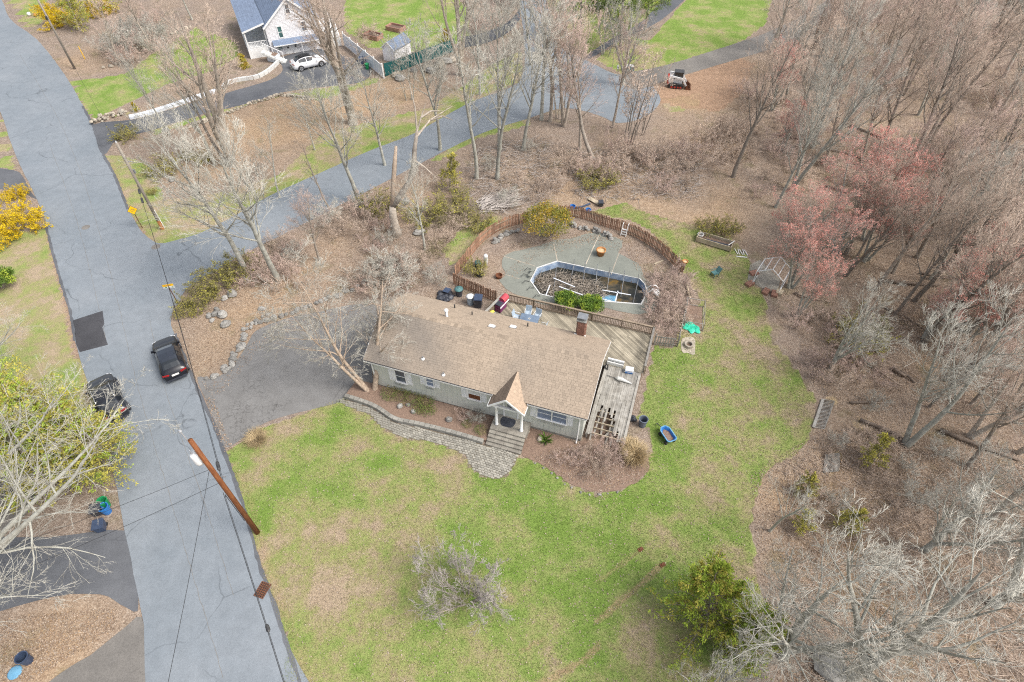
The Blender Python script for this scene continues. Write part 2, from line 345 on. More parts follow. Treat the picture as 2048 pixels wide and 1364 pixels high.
def make_ground():
    X, Y = np.meshgrid(GX, GY); nx, ny = len(GX), len(GY)
    lawn = np.zeros(X.shape); green = np.full(X.shape, .4); straw = np.full(X.shape, .12); dirt = np.zeros(X.shape); pale = np.zeros(X.shape)
    for poly, g in LAWNS:
        m = in_poly(X, Y, PIX(poly)); lawn[m] = 1; green[m] = g
    def blob(u, v, r):
        c = at(u, v); k = (c-at(u+r, v)).length; return np.exp(-((X-c.x)**2+(Y-c.y)**2)/(k*k))
    for u, v, r, a in GREEN: green += a*blob(u, v, r)
    for u, v, r, a in STRAW: straw += a*blob(u, v, r)
    for u, v, r, a in PALE: pale += a*blob(u, v, r)
    def strip(pts, w, amt=1.0):
        P = path(pts)
        for a, b in zip(P, P[1:]):
            d = b-a; L = d.length; t = np.clip(((X-a.x)*d.x+(Y-a.y)*d.y)/(L*L), 0, 1)
            q = np.hypot(X-a.x-t*d.x, Y-a.y-t*d.y); dirt[:] = np.maximum(dirt, amt*np.exp(-(q/w)**4))
    strip([(1282,1098),(1255,1120),(1200,1160)], .28, .5); strip([(1325,1128),(1290,1160),(1240,1205),(1190,1245)], .3, .6)
    strip([(1200,1160),(1150,1200)], .22, .35); strip([(1090,1275),(1040,1305)], .25, .55); strip([(1200,1290),(1160,1325),(1060,1380)], .3, .6)
    strip([(468,930),(500,1000),(520,1080),(560,1200),(620,1364)], .5, .45); strip([(98,470),(130,580),(150,690),(190,800)], .7, .5)
    strip([(225,330),(262,430),(300,480)], .45, .5); strip([(60,70),(130,160),(180,240)], .5, .4)
    dirt[in_poly(X, Y, PIX([(1288,180),(1345,159),(1480,113),(1510,128),(1480,190),(1440,222),(1380,218),(1325,207)]))] = .95
    # gentle hollows in the woods; level where people build and drive (never above zero)
    wob = (np.sin(X*.55+1.3)*np.sin(Y*.47+.4)+.6*np.sin(X*1.3+Y*.9)+.4*np.sin(X*.9-Y*1.7+2)); wood = 1-lawn
    rough_zone = np.zeros(X.shape)
    for poly in ([(1560,560),(1700,300),(1560,140),(1700,-40),(2200,-40),(2200,1500),(1560,1500),(1560,1000),(1640,930),(1650,800),(1560,680)], [(1060,330),(1250,300),(1400,250),(1480,240),(1560,420),(1440,420),(1300,400),(1150,380),(1060,380)]):
        rough_zone = np.maximum(rough_zone, in_poly(X, Y, PIX(poly)))
    Z = -.16*np.abs(wob)*wood*rough_zone
    hole = in_poly(X, Y, [(6.9+(p.x-6.9)*1.015, 39.6+(p.y-39.6)*1.03) for p in POOL_RIM]); Z[hole] = -2.0
    far = np.maximum(0, np.hypot(X, Y-50)-130); Z += np.minimum(0, -far*.01)
    me = bpy.data.meshes.new('ground'); V = np.stack([X, Y, Z], -1).reshape(-1, 3)
    i = np.arange(ny-1)[:, None]*nx+np.arange(nx-1)[None, :]; Fc = np.stack([i, i+1, i+nx+1, i+nx], -1).reshape(-1, 4)
    me.vertices.add(len(V)); me.vertices.foreach_set('co', V.ravel()); me.loops.add(Fc.size); me.loops.foreach_set('vertex_index', Fc.ravel().astype(np.int32))
    me.polygons.add(len(Fc)); me.polygons.foreach_set('loop_start', np.arange(0, Fc.size, 4, dtype=np.int32)); me.polygons.foreach_set('loop_total', np.full(len(Fc), 4, np.int32))
    me.polygons.foreach_set('use_smooth', np.ones(len(Fc), bool)); me.update()
    for nm, arr in (('zone', (lawn, np.clip(green, 0, 1), np.clip(straw, 0, 1))), ('zone2', (np.clip(dirt, 0, 1), np.clip(pale, 0, 1), lawn*0))):
        a = me.color_attributes.new(nm, 'FLOAT_COLOR', 'POINT'); a.data.foreach_set('color', np.stack([*arr, np.ones(X.shape)], -1).astype(np.float32).ravel())
    me.materials.append(MAT['ground']); link('ground', me, kind='structure')
    return np.clip(green, 0, 1)
GREEN_MAP = make_ground()

# ------------------------------------------------------------------ roads and drives
def sheet(name, pts, z, mat, sm=4, amp=.05, seed=1, label=None, holes=(), thick=.05):
    P = smooth_line(path(pts), sm, True) if sm else path(pts)
    return poly_mesh(name, rough_edge(P, amp*.7, .8, seed), z, mat, thick=thick, kind='structure', label=label, holes=holes)
MAIN_ROAD = [(-60,-70),(0,-6),(20,38),(75,80),(130,150),(165,210),(186,250),(202,300),(225,340),(246,390),(262,428),(290,472),(320,500),(352,560),(352,600),(342,640),(350,670),(372,722),(400,790),(430,855),(450,908),(480,990),(500,1060),(520,1130),(545,1200),(575,1290),(620,1420),
 (322,1420),(288,1250),(268,1150),(250,1060),(230,960),(190,810),(165,735),(150,680),(140,620),(125,570),(105,500),(90,440),(65,380),(40,330),(20,280),(-3,215),(-60,120)]
sheet('main_road', MAIN_ROAD, .030, 'asphalt', 3, .05, 3, 'grey asphalt road with hairline cracks running past the houses')
SIDE_ROAD = [(285,470),(305,482),(330,486),(400,466),(470,431),(540,391),(640,346),(740,301),(830,266),(940,205),(1010,180),(1042,158),(1050,115),(1046,60),(1040,-30),(1085,-30),(1100,40),(1116,90),(1180,124),(1230,148),(1285,155),
 (1318,190),(1316,212),(1285,236),(1235,246),(1195,230),(1130,216),(1060,236),(960,268),(870,312),(800,348),(700,400),(580,462),(490,507),(420,548),(372,578),(350,612),(300,560)]
sheet('side_road', SIDE_ROAD, .018, 'asphalt', 3, .05, 4, 'side road leading off between the bare trees to the turnaround')
sheet('lane', [(1240,150),(1330,131),(1480,84),(1560,54),(1640,10),(1680,-30),(1720,-30),(1650,50),(1600,80),(1500,111),(1345,157),(1270,180)], .024, 'asphalt_brown', 3, .05, 5, 'narrow lane running from the turnaround into the wood')
sheet('neighbour_driveway', [(185,250),(262,240),(330,222),(400,201),(470,181),(540,160),(566,140),(560,118),(600,104),(650,97),(690,112),(735,128),(742,148),(715,166),(625,176),(560,186),(500,206),(400,230),(300,262),(236,277),(214,306),(200,300)], .014, 'asphalt_dark', 3, .04, 6, 'dark driveway of the white house')
sheet('far_driveway', [(1160,122),(1215,82),(1290,38),(1340,-20),(1385,-20),(1320,42),(1240,80),(1190,112)], .012, 'asphalt_dark', 3, .04, 7, 'dark driveway beside the pine')
DRIVE = [(395,755),(428,757),(462,735),(485,705),(497,685),(512,662),(560,641),(640,623),(725,608),(775,625),(770,690),(745,740),(742,770),(690,800),(640,815),(580,829),(520,851),(475,884),(448,893),(436,860),(412,800)]
sheet('driveway', DRIVE, .012, 'alligator', 3, .05, 8, 'cracked grey driveway in front of the ranch house')
sheet('left_driveway', [(-80,1085),(100,1075),(250,1062),(270,1150),(276,1222),(240,1208),(200,1188),(100,1194),(-80,1230)], .022, 'asphalt_dark', 3, .04, 9, 'dark driveway crossing the lower left corner')
sheet('corner_driveway', [(60,1420),(100,1362),(180,1310),(250,1255),(282,1235),(300,1300),(340,1420)], .024, 'asphalt_brown', 3, .04, 10, 'stained grey-brown driveway in the bottom left corner')
sheet('gravel_apron', [(-80,960),(30,948),(70,962),(60,1020),(0,1060),(-80,1070)], .010, 'asphalt_brown', 3, .08, 11)
sheet('left_apron', [(-60,335),(24,340),(45,352),(62,384),(75,400),(30,380),(-60,375)], .012, 'asphalt_dark', 3, .05, 12)
sheet('asphalt_patch', [(147,641),(206,622),(209,648),(205,655),(216,690),(160,705),(152,688)], .036, 'asphalt_patch', 0, .02, 13, 'fresh dark asphalt patch in the grey road')
sheet('edge_patch', [(45,130),(85,118),(97,138),(72,160)], .02, 'concrete', 0, .03, 14)
# dark strip of tar along the right edge of the road
def ribbon(name, pts, w, z, mat, label=None, amp=.03, kind='structure', seed=0, h=.006):
    P = resample(smooth_line(path(pts), 5), .4); r_ = random.Random(seed); mb = MB(); vs = []
    for i, p in enumerate(P):
        d = (P[min(i+1, len(P)-1)]-P[max(i-1, 0)]); n = Vector((-d.y, d.x, 0)).normalized(); a = w/2*(1+r_.uniform(-.35, .35)); j = n*r_.uniform(-amp, amp)
        vs += [p+n*a+j+Vector((0, 0, z)), p-n*a+j+Vector((0, 0, z))]
    mb.add(vs, [(2*i, 2*i+1, 2*i+3, 2*i+2) for i in range(len(P)-1)])
    return mb.build(name, mat, kind=kind, label=label)
ribbon('road_edge', [(350,668),(372,722),(400,790),(430,855),(450,908),(480,990),(500,1060),(520,1130),(545,1200),(575,1290),(620,1420)], .22, .036, 'asphalt_dark', 'dark tar edge of the road along the front lawn', seed=2)
ribbon('road_edge', [(165,212),(186,252),(202,300),(225,342),(246,392),(256,420)], .25, .036, 'asphalt_dark', 'dark tar edge of the road by the utility pole', seed=3)
ribbon('road_edge', [(90,442),(105,502),(125,572),(140,622),(150,682)], .2, .036, 'asphalt_dark', 'dark tar edge of the road beside the left lawn', seed=4)
for i_, pts in enumerate(([(40,110),(110,225),(160,340),(200,470),(235,600),(262,720),(300,860),(345,1010),(395,1180),(450,1364)], [(100,290),(150,430),(185,560),(215,690)], [(300,640),(325,760),(365,880),(420,1040),(470,1200)])):
    ribbon('road_seam', pts, .03, .0335, 'asphalt_old', seed=20+i_, amp=.03)
# ------------------------------------------------------------------ materials for the things
pm('siding', (.56, .57, .51), (.49, .50, .45), 1.6, .8, .1, stretch=(6, 6, .4))
pm('foundation', (.30, .30, .275), (.23, .225, .20), 2.5, .9, .2)
pm('white_paint', (.80, .80, .79), (.70, .70, .69), 2.0, .55)
pm('off_white', (.62, .62, .60), (.52, .52, .50), 2.0, .6)
pm('vinyl', (.70, .73, .77), (.60, .63, .67), 1.0, .5)
pm('vinyl_siding', (.80, .79, .80), (.74, .73, .74), 1.0, .6, stretch=(1, 1, 8))
pm('glass', (.045, .06, .085), (.11, .13, .16), 1.2, .08, spec=.6)
pm('glass_teal', (.07, .16, .15), (.05, .10, .10), 1.0, .08, spec=.6)
pm('curtain_brown', (.16, .055, .02), (.10, .035, .015), 4, .7)
pm('blind', (.22, .27, .37), (.14, .17, .24), 3, .4, stretch=(1, 1, 9))
pm('dark_metal', (.035, .036, .04), (.06, .06, .06), 4, .5, spec=.4)
pm('grey_metal', (.30, .31, .32), (.22, .23, .24), 4, .45, metal=.4)
pm('silver', (.62, .63, .65), (.5, .51, .53), 4, .35, metal=.6)
pm('rust', (.19, .075, .035), (.12, .05, .03), 7, .85, .2)
pm('deck_wood', (.35, .31, .235), (.25, .22, .165), 1.3, .85, .15, rand=.36, stretch=(1, 1, 1))
pm('grey_wood', (.34, .325, .295), (.215, .20, .175), 2.2, .9, .3, rand=.22)
pm('rail_wood', (.33, .26, .19), (.235, .185, .135), 2.2, .85, .1, rand=.22)
pm('fence_wood', (.40, .235, .155), (.27, .155, .102), 2.5, .85, .2, rand=.38)
pm('pale_wood', (.46, .395, .29), (.34, .28, .20), 3, .85, .1, rand=.12)
pm('brick', (.33, .18, .13), (.22, .115, .085), 9, .9, .2, rand=.25)
pm('mortar', (.35, .32, .28), None, 9, .9)
pm('paver', (.33, .315, .27), (.25, .235, .20), 2.0, .9, .2, rand=.25)
pm('paver_joint', (.13, .11, .08), (.19, .165, .12), 3, .95)
pm('block', (.30, .29, .26), (.225, .215, .19), 3, .9, .2, rand=.16)
pm('stone', (.33, .32, .295), (.20, .19, .175), 3.5, .9, .4, rand=.28)
pm('stone_tan', (.46, .41, .335), (.31, .27, .215), 3.5, .9, .4, rand=.25)
pm('step_stone', (.32, .30, .255), (.225, .205, .175), 2.2, .9, .15, rand=.12)
pm('soil', (.20, .14, .105), (.11, .075, .055), 6, .95, .5)
pm('mulch', (.285, .20, .15), (.165, .112, .085), 8, .95, .6, lo=.3, hi=.7)
pm('rubber', (.025, .025, .027), (.04, .04, .04), 4, .8)
pm('black_plastic', (.03, .033, .045), (.055, .06, .075), 3, .42, spec=.5)
pm('navy_plastic', (.05, .075, .13), (.035, .05, .09), 3, .45, spec=.5)
pm('grey_plastic', (.14, .165, .21), (.10, .12, .155), 3, .5)
pm('blue_plastic', (.03, .19, .52), (.025, .14, .40), 2, .4, spec=.5)
pm('sky_plastic', (.16, .36, .52), (.12, .29, .44), 2, .45)
pm('green_plastic', (.02, .28, .10), (.015, .20, .07), 2, .45)
pm('teal_plastic', (.10, .22, .22), (.07, .15, .15), 3, .5)
pm('orange_clay', (.47, .22, .075), (.33, .14, .05), 3, .7)
pm('red_paint', (.50, .06, .04), (.38, .045, .03), 3, .5)
pm('magenta', (.20, .035, .13), (.13, .03, .10), 3, .5)
pm('red_cover', (.52, .08, .10), (.40, .06, .08), 3, .6)
pm('yellow_paint', (.85, .50, .01), (.80, .46, .01), 2, .5)
pm('yellow_toy', (.78, .70, .10), (.70, .6, .1), 2, .5)
pm('green_bag', (.02, .45, .27), (.06, .60, .42), 6, .4, .5)
pm('pole_red', (.25, .095, .035), (.13, .045, .018), 5, .8, .4, stretch=(3, 3, .3))
pm('pole_grey', (.30, .265, .22), (.19, .165, .14), 3, .85, .2, stretch=(3, 3, .3))
pm('wire', (.03, .03, .032), None, 3, .6)
pm('fabric_blue', (.42, .50, .58), (.30, .38, .46), 3, .6)
pm('table_top', (.17, .225, .30), (.11, .15, .21), 2, .15, spec=.6)
pm('liner', (.42, .50, .60), (.17, .25, .38), 1.6, .5, .3, detail=6)
pm('screen_green', (.012, .085, .085), (.02, .12, .12), .8, .7)
pm('screen_grey', (.075, .085, .105), (.13, .14, .165), .9, .8)
pm('car_black', (.006, .007, .012), (.008, .009, .014), 1, .3, coat=.35, spec=.4)
pm('car_roof_black', (.006, .007, .009), None, 1, .35, spec=.2)
pm('planter_wood', (.42, .235, .185), (.30, .165, .13), 3, .85, rand=.1)
pm('car_roof_glass', (.012, .017, .026), (.016, .02, .03), 1, .04, spec=.8, coat=1.0)
pm('car_grey', (.016, .018, .024), (.02, .022, .028), 1, .3, coat=.4)
pm('car_white', (.78, .78, .80), (.74, .74, .76), 1, .25, coat=.8)
pm('car_glass', (.015, .018, .022), (.02, .025, .03), 1, .05, spec=.8)
pm('tail_light', (.35, .015, .015), None, 1, .3)
pm('head_light', (.7, .72, .75), None, 1, .2)
pm('plate', (.78, .76, .72), None, 1, .5)
pm('chrome', (.7, .7, .72), None, 1, .2, metal=.8)
pm('straw_grass', (.62, .49, .30), (.50, .38, .21), 5, .9, rand=.1)

def shingle_mat(name, c):
    m, nt, b = new_mat(name); v = coord(nt)
    a = nt.nodes.new('ShaderNodeAttribute'); a.attribute_name = 'tone'
    col = ramp(nt, a.outputs['Fac'], [(0, tuple(x*.72 for x in c)), (.5, c), (1, tuple(x*1.18 for x in c))])
    st = ramp(nt, noise(nt, v, .16, 4, .5), [(.42, (0, 0, 0)), (.66, (1, 1, 1))])
    a2 = nt.nodes.new('ShaderNodeAttribute'); a2.attribute_name = 'stain'
    s2 = math_n(nt, 'MULTIPLY', math_n(nt, 'ADD', math_n(nt, 'MULTIPLY', st, .15), a2.outputs['Fac'], True), .72)
    col = mix(nt, s2, col, tuple(x*.5 for x in (c[1], c[1]*.97, c[1]*.93)))
    col = mix(nt, .12, col, ramp(nt, noise(nt, v, 18, 3), [(.3, (.1, .1, .1)), (.7, (.9, .9, .9))]), 'OVERLAY')
    nt.links.new(col, b.inputs['Base Color']); b.inputs['Roughness'].default_value = .95; b.inputs['Specular IOR Level'].default_value = .1; MAT[name] = m
shingle_mat('shingle', (.365, .293, .222)); shingle_mat('shingle_lit', (.41, .31, .225)); shingle_mat('shingle_blue', (.19, .24, .33)); shingle_mat('shingle_shaded', (.215, .165, .125))  # portico's sunny and shaded slopes: light put into the shingle colour

def shingles(name, parent, mat, poly3, tab=.32, expo=.17, thick=.016, seed=0, stain=None):
    """courses of tabs laid on a roof plane; poly3: eave-left, eave-right first, then the other corners (planar)"""
    r_ = random.Random(seed); P = [Vector(p) for p in poly3]; o = P[0]; ex = (P[1]-o).normalized(); nn = ex.cross((P[-1]-o)).normalized()
    if nn.z < 0: nn = -nn
    ey = nn.cross(ex); uv = [((p-o).dot(ex), (p-o).dot(ey)) for p in P]
    if max(q[1] for q in uv) < .1: ey = -ey; uv = [((p-o).dot(ex), (p-o).dot(ey)) for p in P]
    ymax = max(q[1] for q in uv); mb = MB(); tone = []; stn = []
    def span(y):
        xs = []
        for (x0, y0), (x1, y1) in zip(uv, uv[1:]+uv[:1]):
            if (y0 <= y < y1) or (y1 <= y < y0): xs.append(x0+(x1-x0)*(y-y0)/(y1-y0))
        return (min(xs), max(xs)) if len(xs) >= 2 else None
    n = max(1, round(ymax/expo)); ex_ = ymax/n
    for i in range(n):
        y0 = i*ex_; sp = span(min(ymax-1e-4, y0+ex_*.5))
        if not sp: continue
        x = sp[0]-(r_.random()*tab)
        while x < sp[1]:
            w = tab*r_.uniform(.7, 1.25); a, b_ = max(x, sp[0]), min(x+w-.012, sp[1]); x += w
            if b_-a < .03: continue
            t = thick*r_.uniform(.7, 1.3); ya = y0-.012*r_.random(); yb = min(y0+ex_*1.04, ymax+.0)
            q = [o+ex*a+ey*ya+nn*.004, o+ex*b_+ey*ya+nn*.004, o+ex*b_+ey*yb+nn*.003, o+ex*a+ey*yb+nn*.003,
                 o+ex*a+ey*ya+nn*t, o+ex*b_+ey*ya+nn*t, o+ex*b_+ey*yb+nn*.006, o+ex*a+ey*yb+nn*.006]
            mb.add(q, [(4, 5, 6, 7), (0, 1, 5, 4), (1, 2, 6, 5), (3, 0, 4, 7)])
            tone += [min(1, max(0, r_.gauss(.5, .12)))]*8
            c = (q[4]+q[6])/2; stn += [stain(c) if stain else 0.0]*8
    me = mb.mesh(name, mat)
    for k, arr in (('tone', tone), ('stain', stn)):
        at_ = me.attributes.new(k, 'FLOAT', 'POINT'); at_.data.foreach_set('value', arr)
    return link(name, me, parent, kind='stuff')

# ------------------------------------------------------------------ the ranch house
HO = Vector((-10.59, 27.706, 0)); HRZ = -.318
HM = Matrix.Translation(HO) @ Matrix.Rotation(HRZ, 4, 'Z')
def hw(a, b, z=0.0): return HM @ Vector((a, b, z))
LH, WF, WB, ZE, ZR = 16.37, 3.6, 3.67, 3.37, 5.24; WH = WF+WB
SF = (ZR-ZE)/WF; ZEB = ZR-SF*WB
zf = lambda b: ZE+SF*b
zbk = lambda b: ZR-SF*(b-WF)
house = thing('ranch_house', 'long single-storey ranch house with tan shingle roof and grey-green siding', 'house', HO, HRZ)
w = MB()
wa0, wa1, wb0, wb1 = .25, LH-.25, .30, WH-.3
def wall_prism():
    prof = [(wb0, .28), (wb1, .28), (wb1, zbk(wb1)-.16), (WF, ZR-.16), (wb0, zf(wb0)-.16)]
    n = 5; vs = [(wa0, b, z) for b, z in prof]+[(wa1, b, z) for b, z in prof]
    w.add(vs, [tuple(range(n))[::-1] if False else (0, 4, 3, 2, 1), (5, 6, 7, 8, 9)]+[(i, (i+1) % n, n+(i+1) % n, n+i) for i in range(n)])
wall_prism(); wall = w.build('wall', 'siding', house)
g_ = MB()
x = wa0+.2
while x < wa1: g_.box((x, wb0-.006, 1.72), (.022, .014, 2.85)); x += .405
g_.build('batten', 'siding', wall, kind='stuff')
MB().box(((wa0+wa1)/2, (wb0+wb1)/2, -.02), (wa1-wa0-.06, wb1-wb0-.06, .64)).build('foundation', 'foundation', house)
def roof_slab():
    t = .14; prof = [(0, ZE-.005), (WF, ZR-.005), (WH, ZEB-.005), (WH, ZEB-t), (WF, ZR-t-.02), (0, ZE-t)]
    m = MB(); n = 6; vs = [(0, b, z) for b, z in prof]+[(LH, b, z) for b, z in prof]
    m.add(vs, [(5, 4, 3, 2, 1, 0), (6, 7, 8, 9, 10, 11)]+[((i+1) % n, i, n+i, n+(i+1) % n) for i in range(n)])
    return m.build('roof', 'shingle', house)
roof = roof_slab()
stain_f = lambda c: max(0, min(1, (8.2-c.x)/4.0))*.8*(.8+.2*math.sin(c.x*1.1+c.y*1.7)) + .25*math.exp(-((c.x-11.0)/1.2)**2-((c.y-1.8)/1.6)**2)
shingles('shingle_field', roof, 'shingle', [(-.03, -.04, ZE-.02), (LH+.03, -.04, ZE-.02), (LH+.03, WF, ZR), (-.03, WF, ZR)], seed=1, stain=stain_f, tab=.30, expo=.165, thick=.018)
shingles('shingle_field', roof, 'shingle', [(LH+.03, WH+.04, ZEB-.02), (-.03, WH+.04, ZEB-.02), (-.03, WF, ZR), (LH+.03, WF, ZR)], seed=2, tab=.30, expo=.165)
x = 0.0; k = 0
while x < LH-.05:
    m = MB(); q = min(.30, LH-x)
    m.add([(x, WF-.17, ZR-.075+.012), (x+q, WF-.17, ZR-.075), (x+q, WF, ZR+.02), (x, WF, ZR+.034), (x, WF+.17, ZR-.063), (x+q, WF+.17, ZR-.075)], [(0, 1, 2, 3), (3, 2, 5, 4), (0, 3, 4)])
    me = m.mesh('ridge_cap', 'shingle'); a_ = me.attributes.new('tone', 'FLOAT', 'POINT'); a_.data.foreach_set('value', [random.random()*.8]*6); link('ridge_cap', me, roof); x += .27
# eaves: gutter, fascia, rakes
m = MB(); m.box((4.9, -.075, ZE-.085), (9.75, .12, .10)); m.build('gutter', 'off_white', house)
m = MB(); m.box((14.3, -.075, ZE-.085), (4.1, .12, .10)); m.build('gutter', 'off_white', house)
m = MB(); m.box((4.9, -.075, ZE-.030), (9.70, .085, .012)); m.build('gutter_trough', 'dark_metal', house)
m = MB(); m.box((14.3, -.075, ZE-.030), (4.05, .085, .012)); m.build('gutter_trough', 'dark_metal', house)
for s in (-.025, LH+.025):
    m = MB(); m.bar((s, -.02, ZE-.10), (s, WF, ZR-.10), .04, .16); m.bar((s, WF+.002, ZR-.10), (s, WH, ZEB-.10), .04, .16); m.build('rake_board', 'white_paint', house)
for s, y in ((15.85, .2), (.42, .2)):
    m = MB(); m.tube([(s, -.07, ZE-.14), (s, -.06, ZE-.25), (s, y, ZE-.42), (s, y, .35), (s, y-.18, .12)], .045, 8); m.build('downspout', 'white_paint', house)
# windows
def window(a0, a1, z0, z1, panes=1, fill='glass', shutters=True, s0=None, s1=None, low=None):
    f = MB(); y = wb0-.035; t = .07
    f.box(((a0+a1)/2, y, z1+t/2), (a1-a0+2*t, .07, t)); f.box(((a0+a1)/2, y-.02, z0-t/2), (a1-a0+2*t+.06, .12, t))
    for q in (a0-t/2, a1+t/2): f.box((q, y, (z0+z1)/2), (t, .07, z1-z0))
    if panes == 2: f.box(((a0+a1)/2, y, (z0+z1)/2), (.09, .07, z1-z0))
    fr = f.build('window', 'white_paint', house)
    wd = (a1-a0)/panes
    for i in range(panes):
        x0, x1 = a0+wd*i+(.045 if i else 0), a0+wd*(i+1)-(.045 if i < panes-1 else 0); zm = (z0+z1)/2
        MB().box(((x0+x1)/2, wb0-.012, (zm+z1)/2), (x1-x0, .016, z1-zm-.03)).build('pane', fill, fr)
        MB().box(((x0+x1)/2, wb0-.008, (zm+z0)/2), (x1-x0, .012, zm-z0-.03)).build('pane', low or fill, fr)
        MB().box(((x0+x1)/2, wb0-.024, zm), (x1-x0, .036, .05)).build('sash', 'white_paint', fr)
    if shutters:
        for q0, q1 in ((s0, a0-t-.02), (a1+t+.02, s1)):
            sh = MB().box(((q0+q1)/2, wb0-.02, (z0+z1)/2), (q1-q0, .035, z1-z0+.12)).build('shutter', 'white_paint', house)
            lv = MB()
            for i in range(10): lv.box(((q0+q1)/2, wb0-.042, z0+.05+(z1-z0-.1)*i/9), (q1-q0-.1, .012, .045), rx=.4)
            lv.build('louvre', 'white_paint', sh, kind='stuff')
window(2.20, 2.95, 1.42, 2.72, 1, 'glass', s0=1.63, s1=3.46)
window(4.66, 5.18, 1.95, 2.76, 1, 'blind', s0=4.14, s1=5.66)
window(7.83, 8.72, 1.72, 2.86, 1, 'off_white', s0=7.30, s1=9.20, low='curtain_brown')
window(12.90, 14.94, 1.66, 2.86, 2, 'blind', s0=12.38, s1=15.42)
for a_, z_, wd in ((2.5, 1.2, .8), (4.9, 1.74, .6), (13.4, 1.42, .85), (14.45, 1.42, .85)):
    m = MB()
    for q in range(9): m.bar((a_-wd/2+wd*q/8, wb0-.03, z_+.12), (a_-wd/2+wd*q/8, wb0-.2, z_+.02), .012); m.bar((a_-wd/2+wd*q/8, wb0-.2, z_+.02), (a_-wd/2+wd*q/8, wb0-.22, z_+.16), .012)
    m.bar((a_-wd/2, wb0-.22, z_+.16), (a_+wd/2, wb0-.22, z_+.16), .014); m.bar((a_-wd/2, wb0-.2, z_+.02), (a_+wd/2, wb0-.2, z_+.02), .014)
    m.build('window_basket', 'grey_metal', house)
# portico
pa0, pa1, pb, pz0, pz1 = 9.72, 12.28, -.88, 3.12, 4.28; pc = (pa0+pa1)/2; bk = (pz1-ZE)/SF
ae = lambda z: pa0+(z-pz0)/(pz1-pz0)*(pc-pa0)
port = MB()
for sgn in (1, -1):
    X = (lambda a: a) if sgn > 0 else (lambda a: 2*pc-a)
    top = [(X(pa0), pb, pz0), (X(pc), pb, pz1), (X(pc), bk, pz1), (X(ae(ZE)), 0, ZE+.01), (X(pa0), -.01, pz0)]
    vs = top+[(p[0], p[1], p[2]-.1) for p in top]
    fs = [(0, 1, 2, 3, 4), (9, 8, 7, 6, 5), (0, 5, 6, 1), (4, 9, 5, 0)]
    port.add(vs, fs if sgn < 0 else [f[::-1] for f in fs])
portico = port.build('portico_roof', 'shingle', house)
shingles('shingle_field', portico, 'shingle_shaded', [(pa0, -.01, pz0), (pa0, pb-.02, pz0), (pc, pb-.02, pz1), (pc, bk, pz1), (ae(ZE), 0, ZE)], seed=5, tab=.3, expo=.16)  # left slope: shade painted in as a darker shingle tone
shingles('shingle_field', portico, 'shingle_lit', [(pa1, pb-.02, pz0), (pa1, -.01, pz0), (2*pc-ae(ZE), 0, ZE), (pc, bk, pz1), (pc, pb-.02, pz1)], seed=6, tab=.3, expo=.16)  # right slope: sunlight painted in as a brighter shingle tone
m = MB(); m.bar((pa0-.02, pb-.03, pz0-.06), (pc, pb-.03, pz1-.06), .05, .13); m.bar((pa1+.02, pb-.032, pz0-.06), (pc, pb-.032, pz1-.06), .05, .13)
m.bar((pa0-.025, pb, pz0-.05), (pa0-.025, 0, pz0-.05), .05, .1); m.bar((pa1+.025, pb, pz0-.05), (pa1+.025, 0, pz0-.05), .05, .1); m.build('portico_trim', 'white_paint', portico)
m = MB(); m.box((pc, -.62, 2.98), (2.0, .16, .16)); m.box((10.22, -.2, 2.98), (.16, .7, .16)); m.box((12.0, -.2, 2.98), (.16, .7, .16)); m.build('beam', 'white_paint', portico)
for a_ in (10.22, 12.03):
    m = MB(); m.lathe([(.13, .752), (.13, .86), (.10, .88), (.095, 2.75), (.12, 2.78), (.12, 2.9)], 12, (a_, -.6, 0)); m.build('column', 'white_paint', house, True)
m = MB(); m.box((10.98, wb0-.02, 1.74), (.92, .03, 1.98)); door = m.build('door', 'siding', house)
m = MB(); m.box((10.47, wb0-.03, 1.78), (.1, .06, 2.06)); m.box((11.49, wb0-.03, 1.78), (.1, .06, 2.06)); m.box((10.98, wb0-.03, 2.85), (1.12, .06, .1)); m.build('frame', 'white_paint', door)
m = MB().box((10.98, wb0-.045, 2.25), (.5, .012, .7)); m.build('pane', 'glass', door)
m = MB(); m.lathe([(.0, 0), (.035, .01), (.03, .05), (0, .06)], 8, (11.32, wb0-.06, 1.7), Matrix.Rotation(R(90), 3, 'X')); m.build('handle', 'chrome', door)
MB().box(((9.86+12.45)/2, -.27, .36), (2.59, 1.08, .77)).build('porch_slab', 'step_stone', house)
n = 0
for i, (zt, y0, y1) in enumerate(((.745, -.83, -1.06), (.60, -1.06, -1.30), (.45, -1.30, -1.54), (.30, -1.54, -1.78), (.15, -1.78, -2.02))):
    q = 9.86; r_ = random.Random(i)
    while q < 12.44:
        wd = min(r_.choice((.5, .62, .75)), 12.45-q)
        if 12.45-(q+wd) < .2: wd = 12.45-q
        MB().box((q+wd/2, (y0-.03+y1)/2+.015, zt-.077), (wd-.012, abs(y1-y0)+.03, .15)).build('step_block', 'step_stone', house); q += wd
    MB().box((11.155, (y0-.8)/2+.02, zt-.225 if zt > .2 else .02), (2.55, abs(y0+.8)+.3, .14)).build('step_fill', 'soil', house) if zt > .2 else None
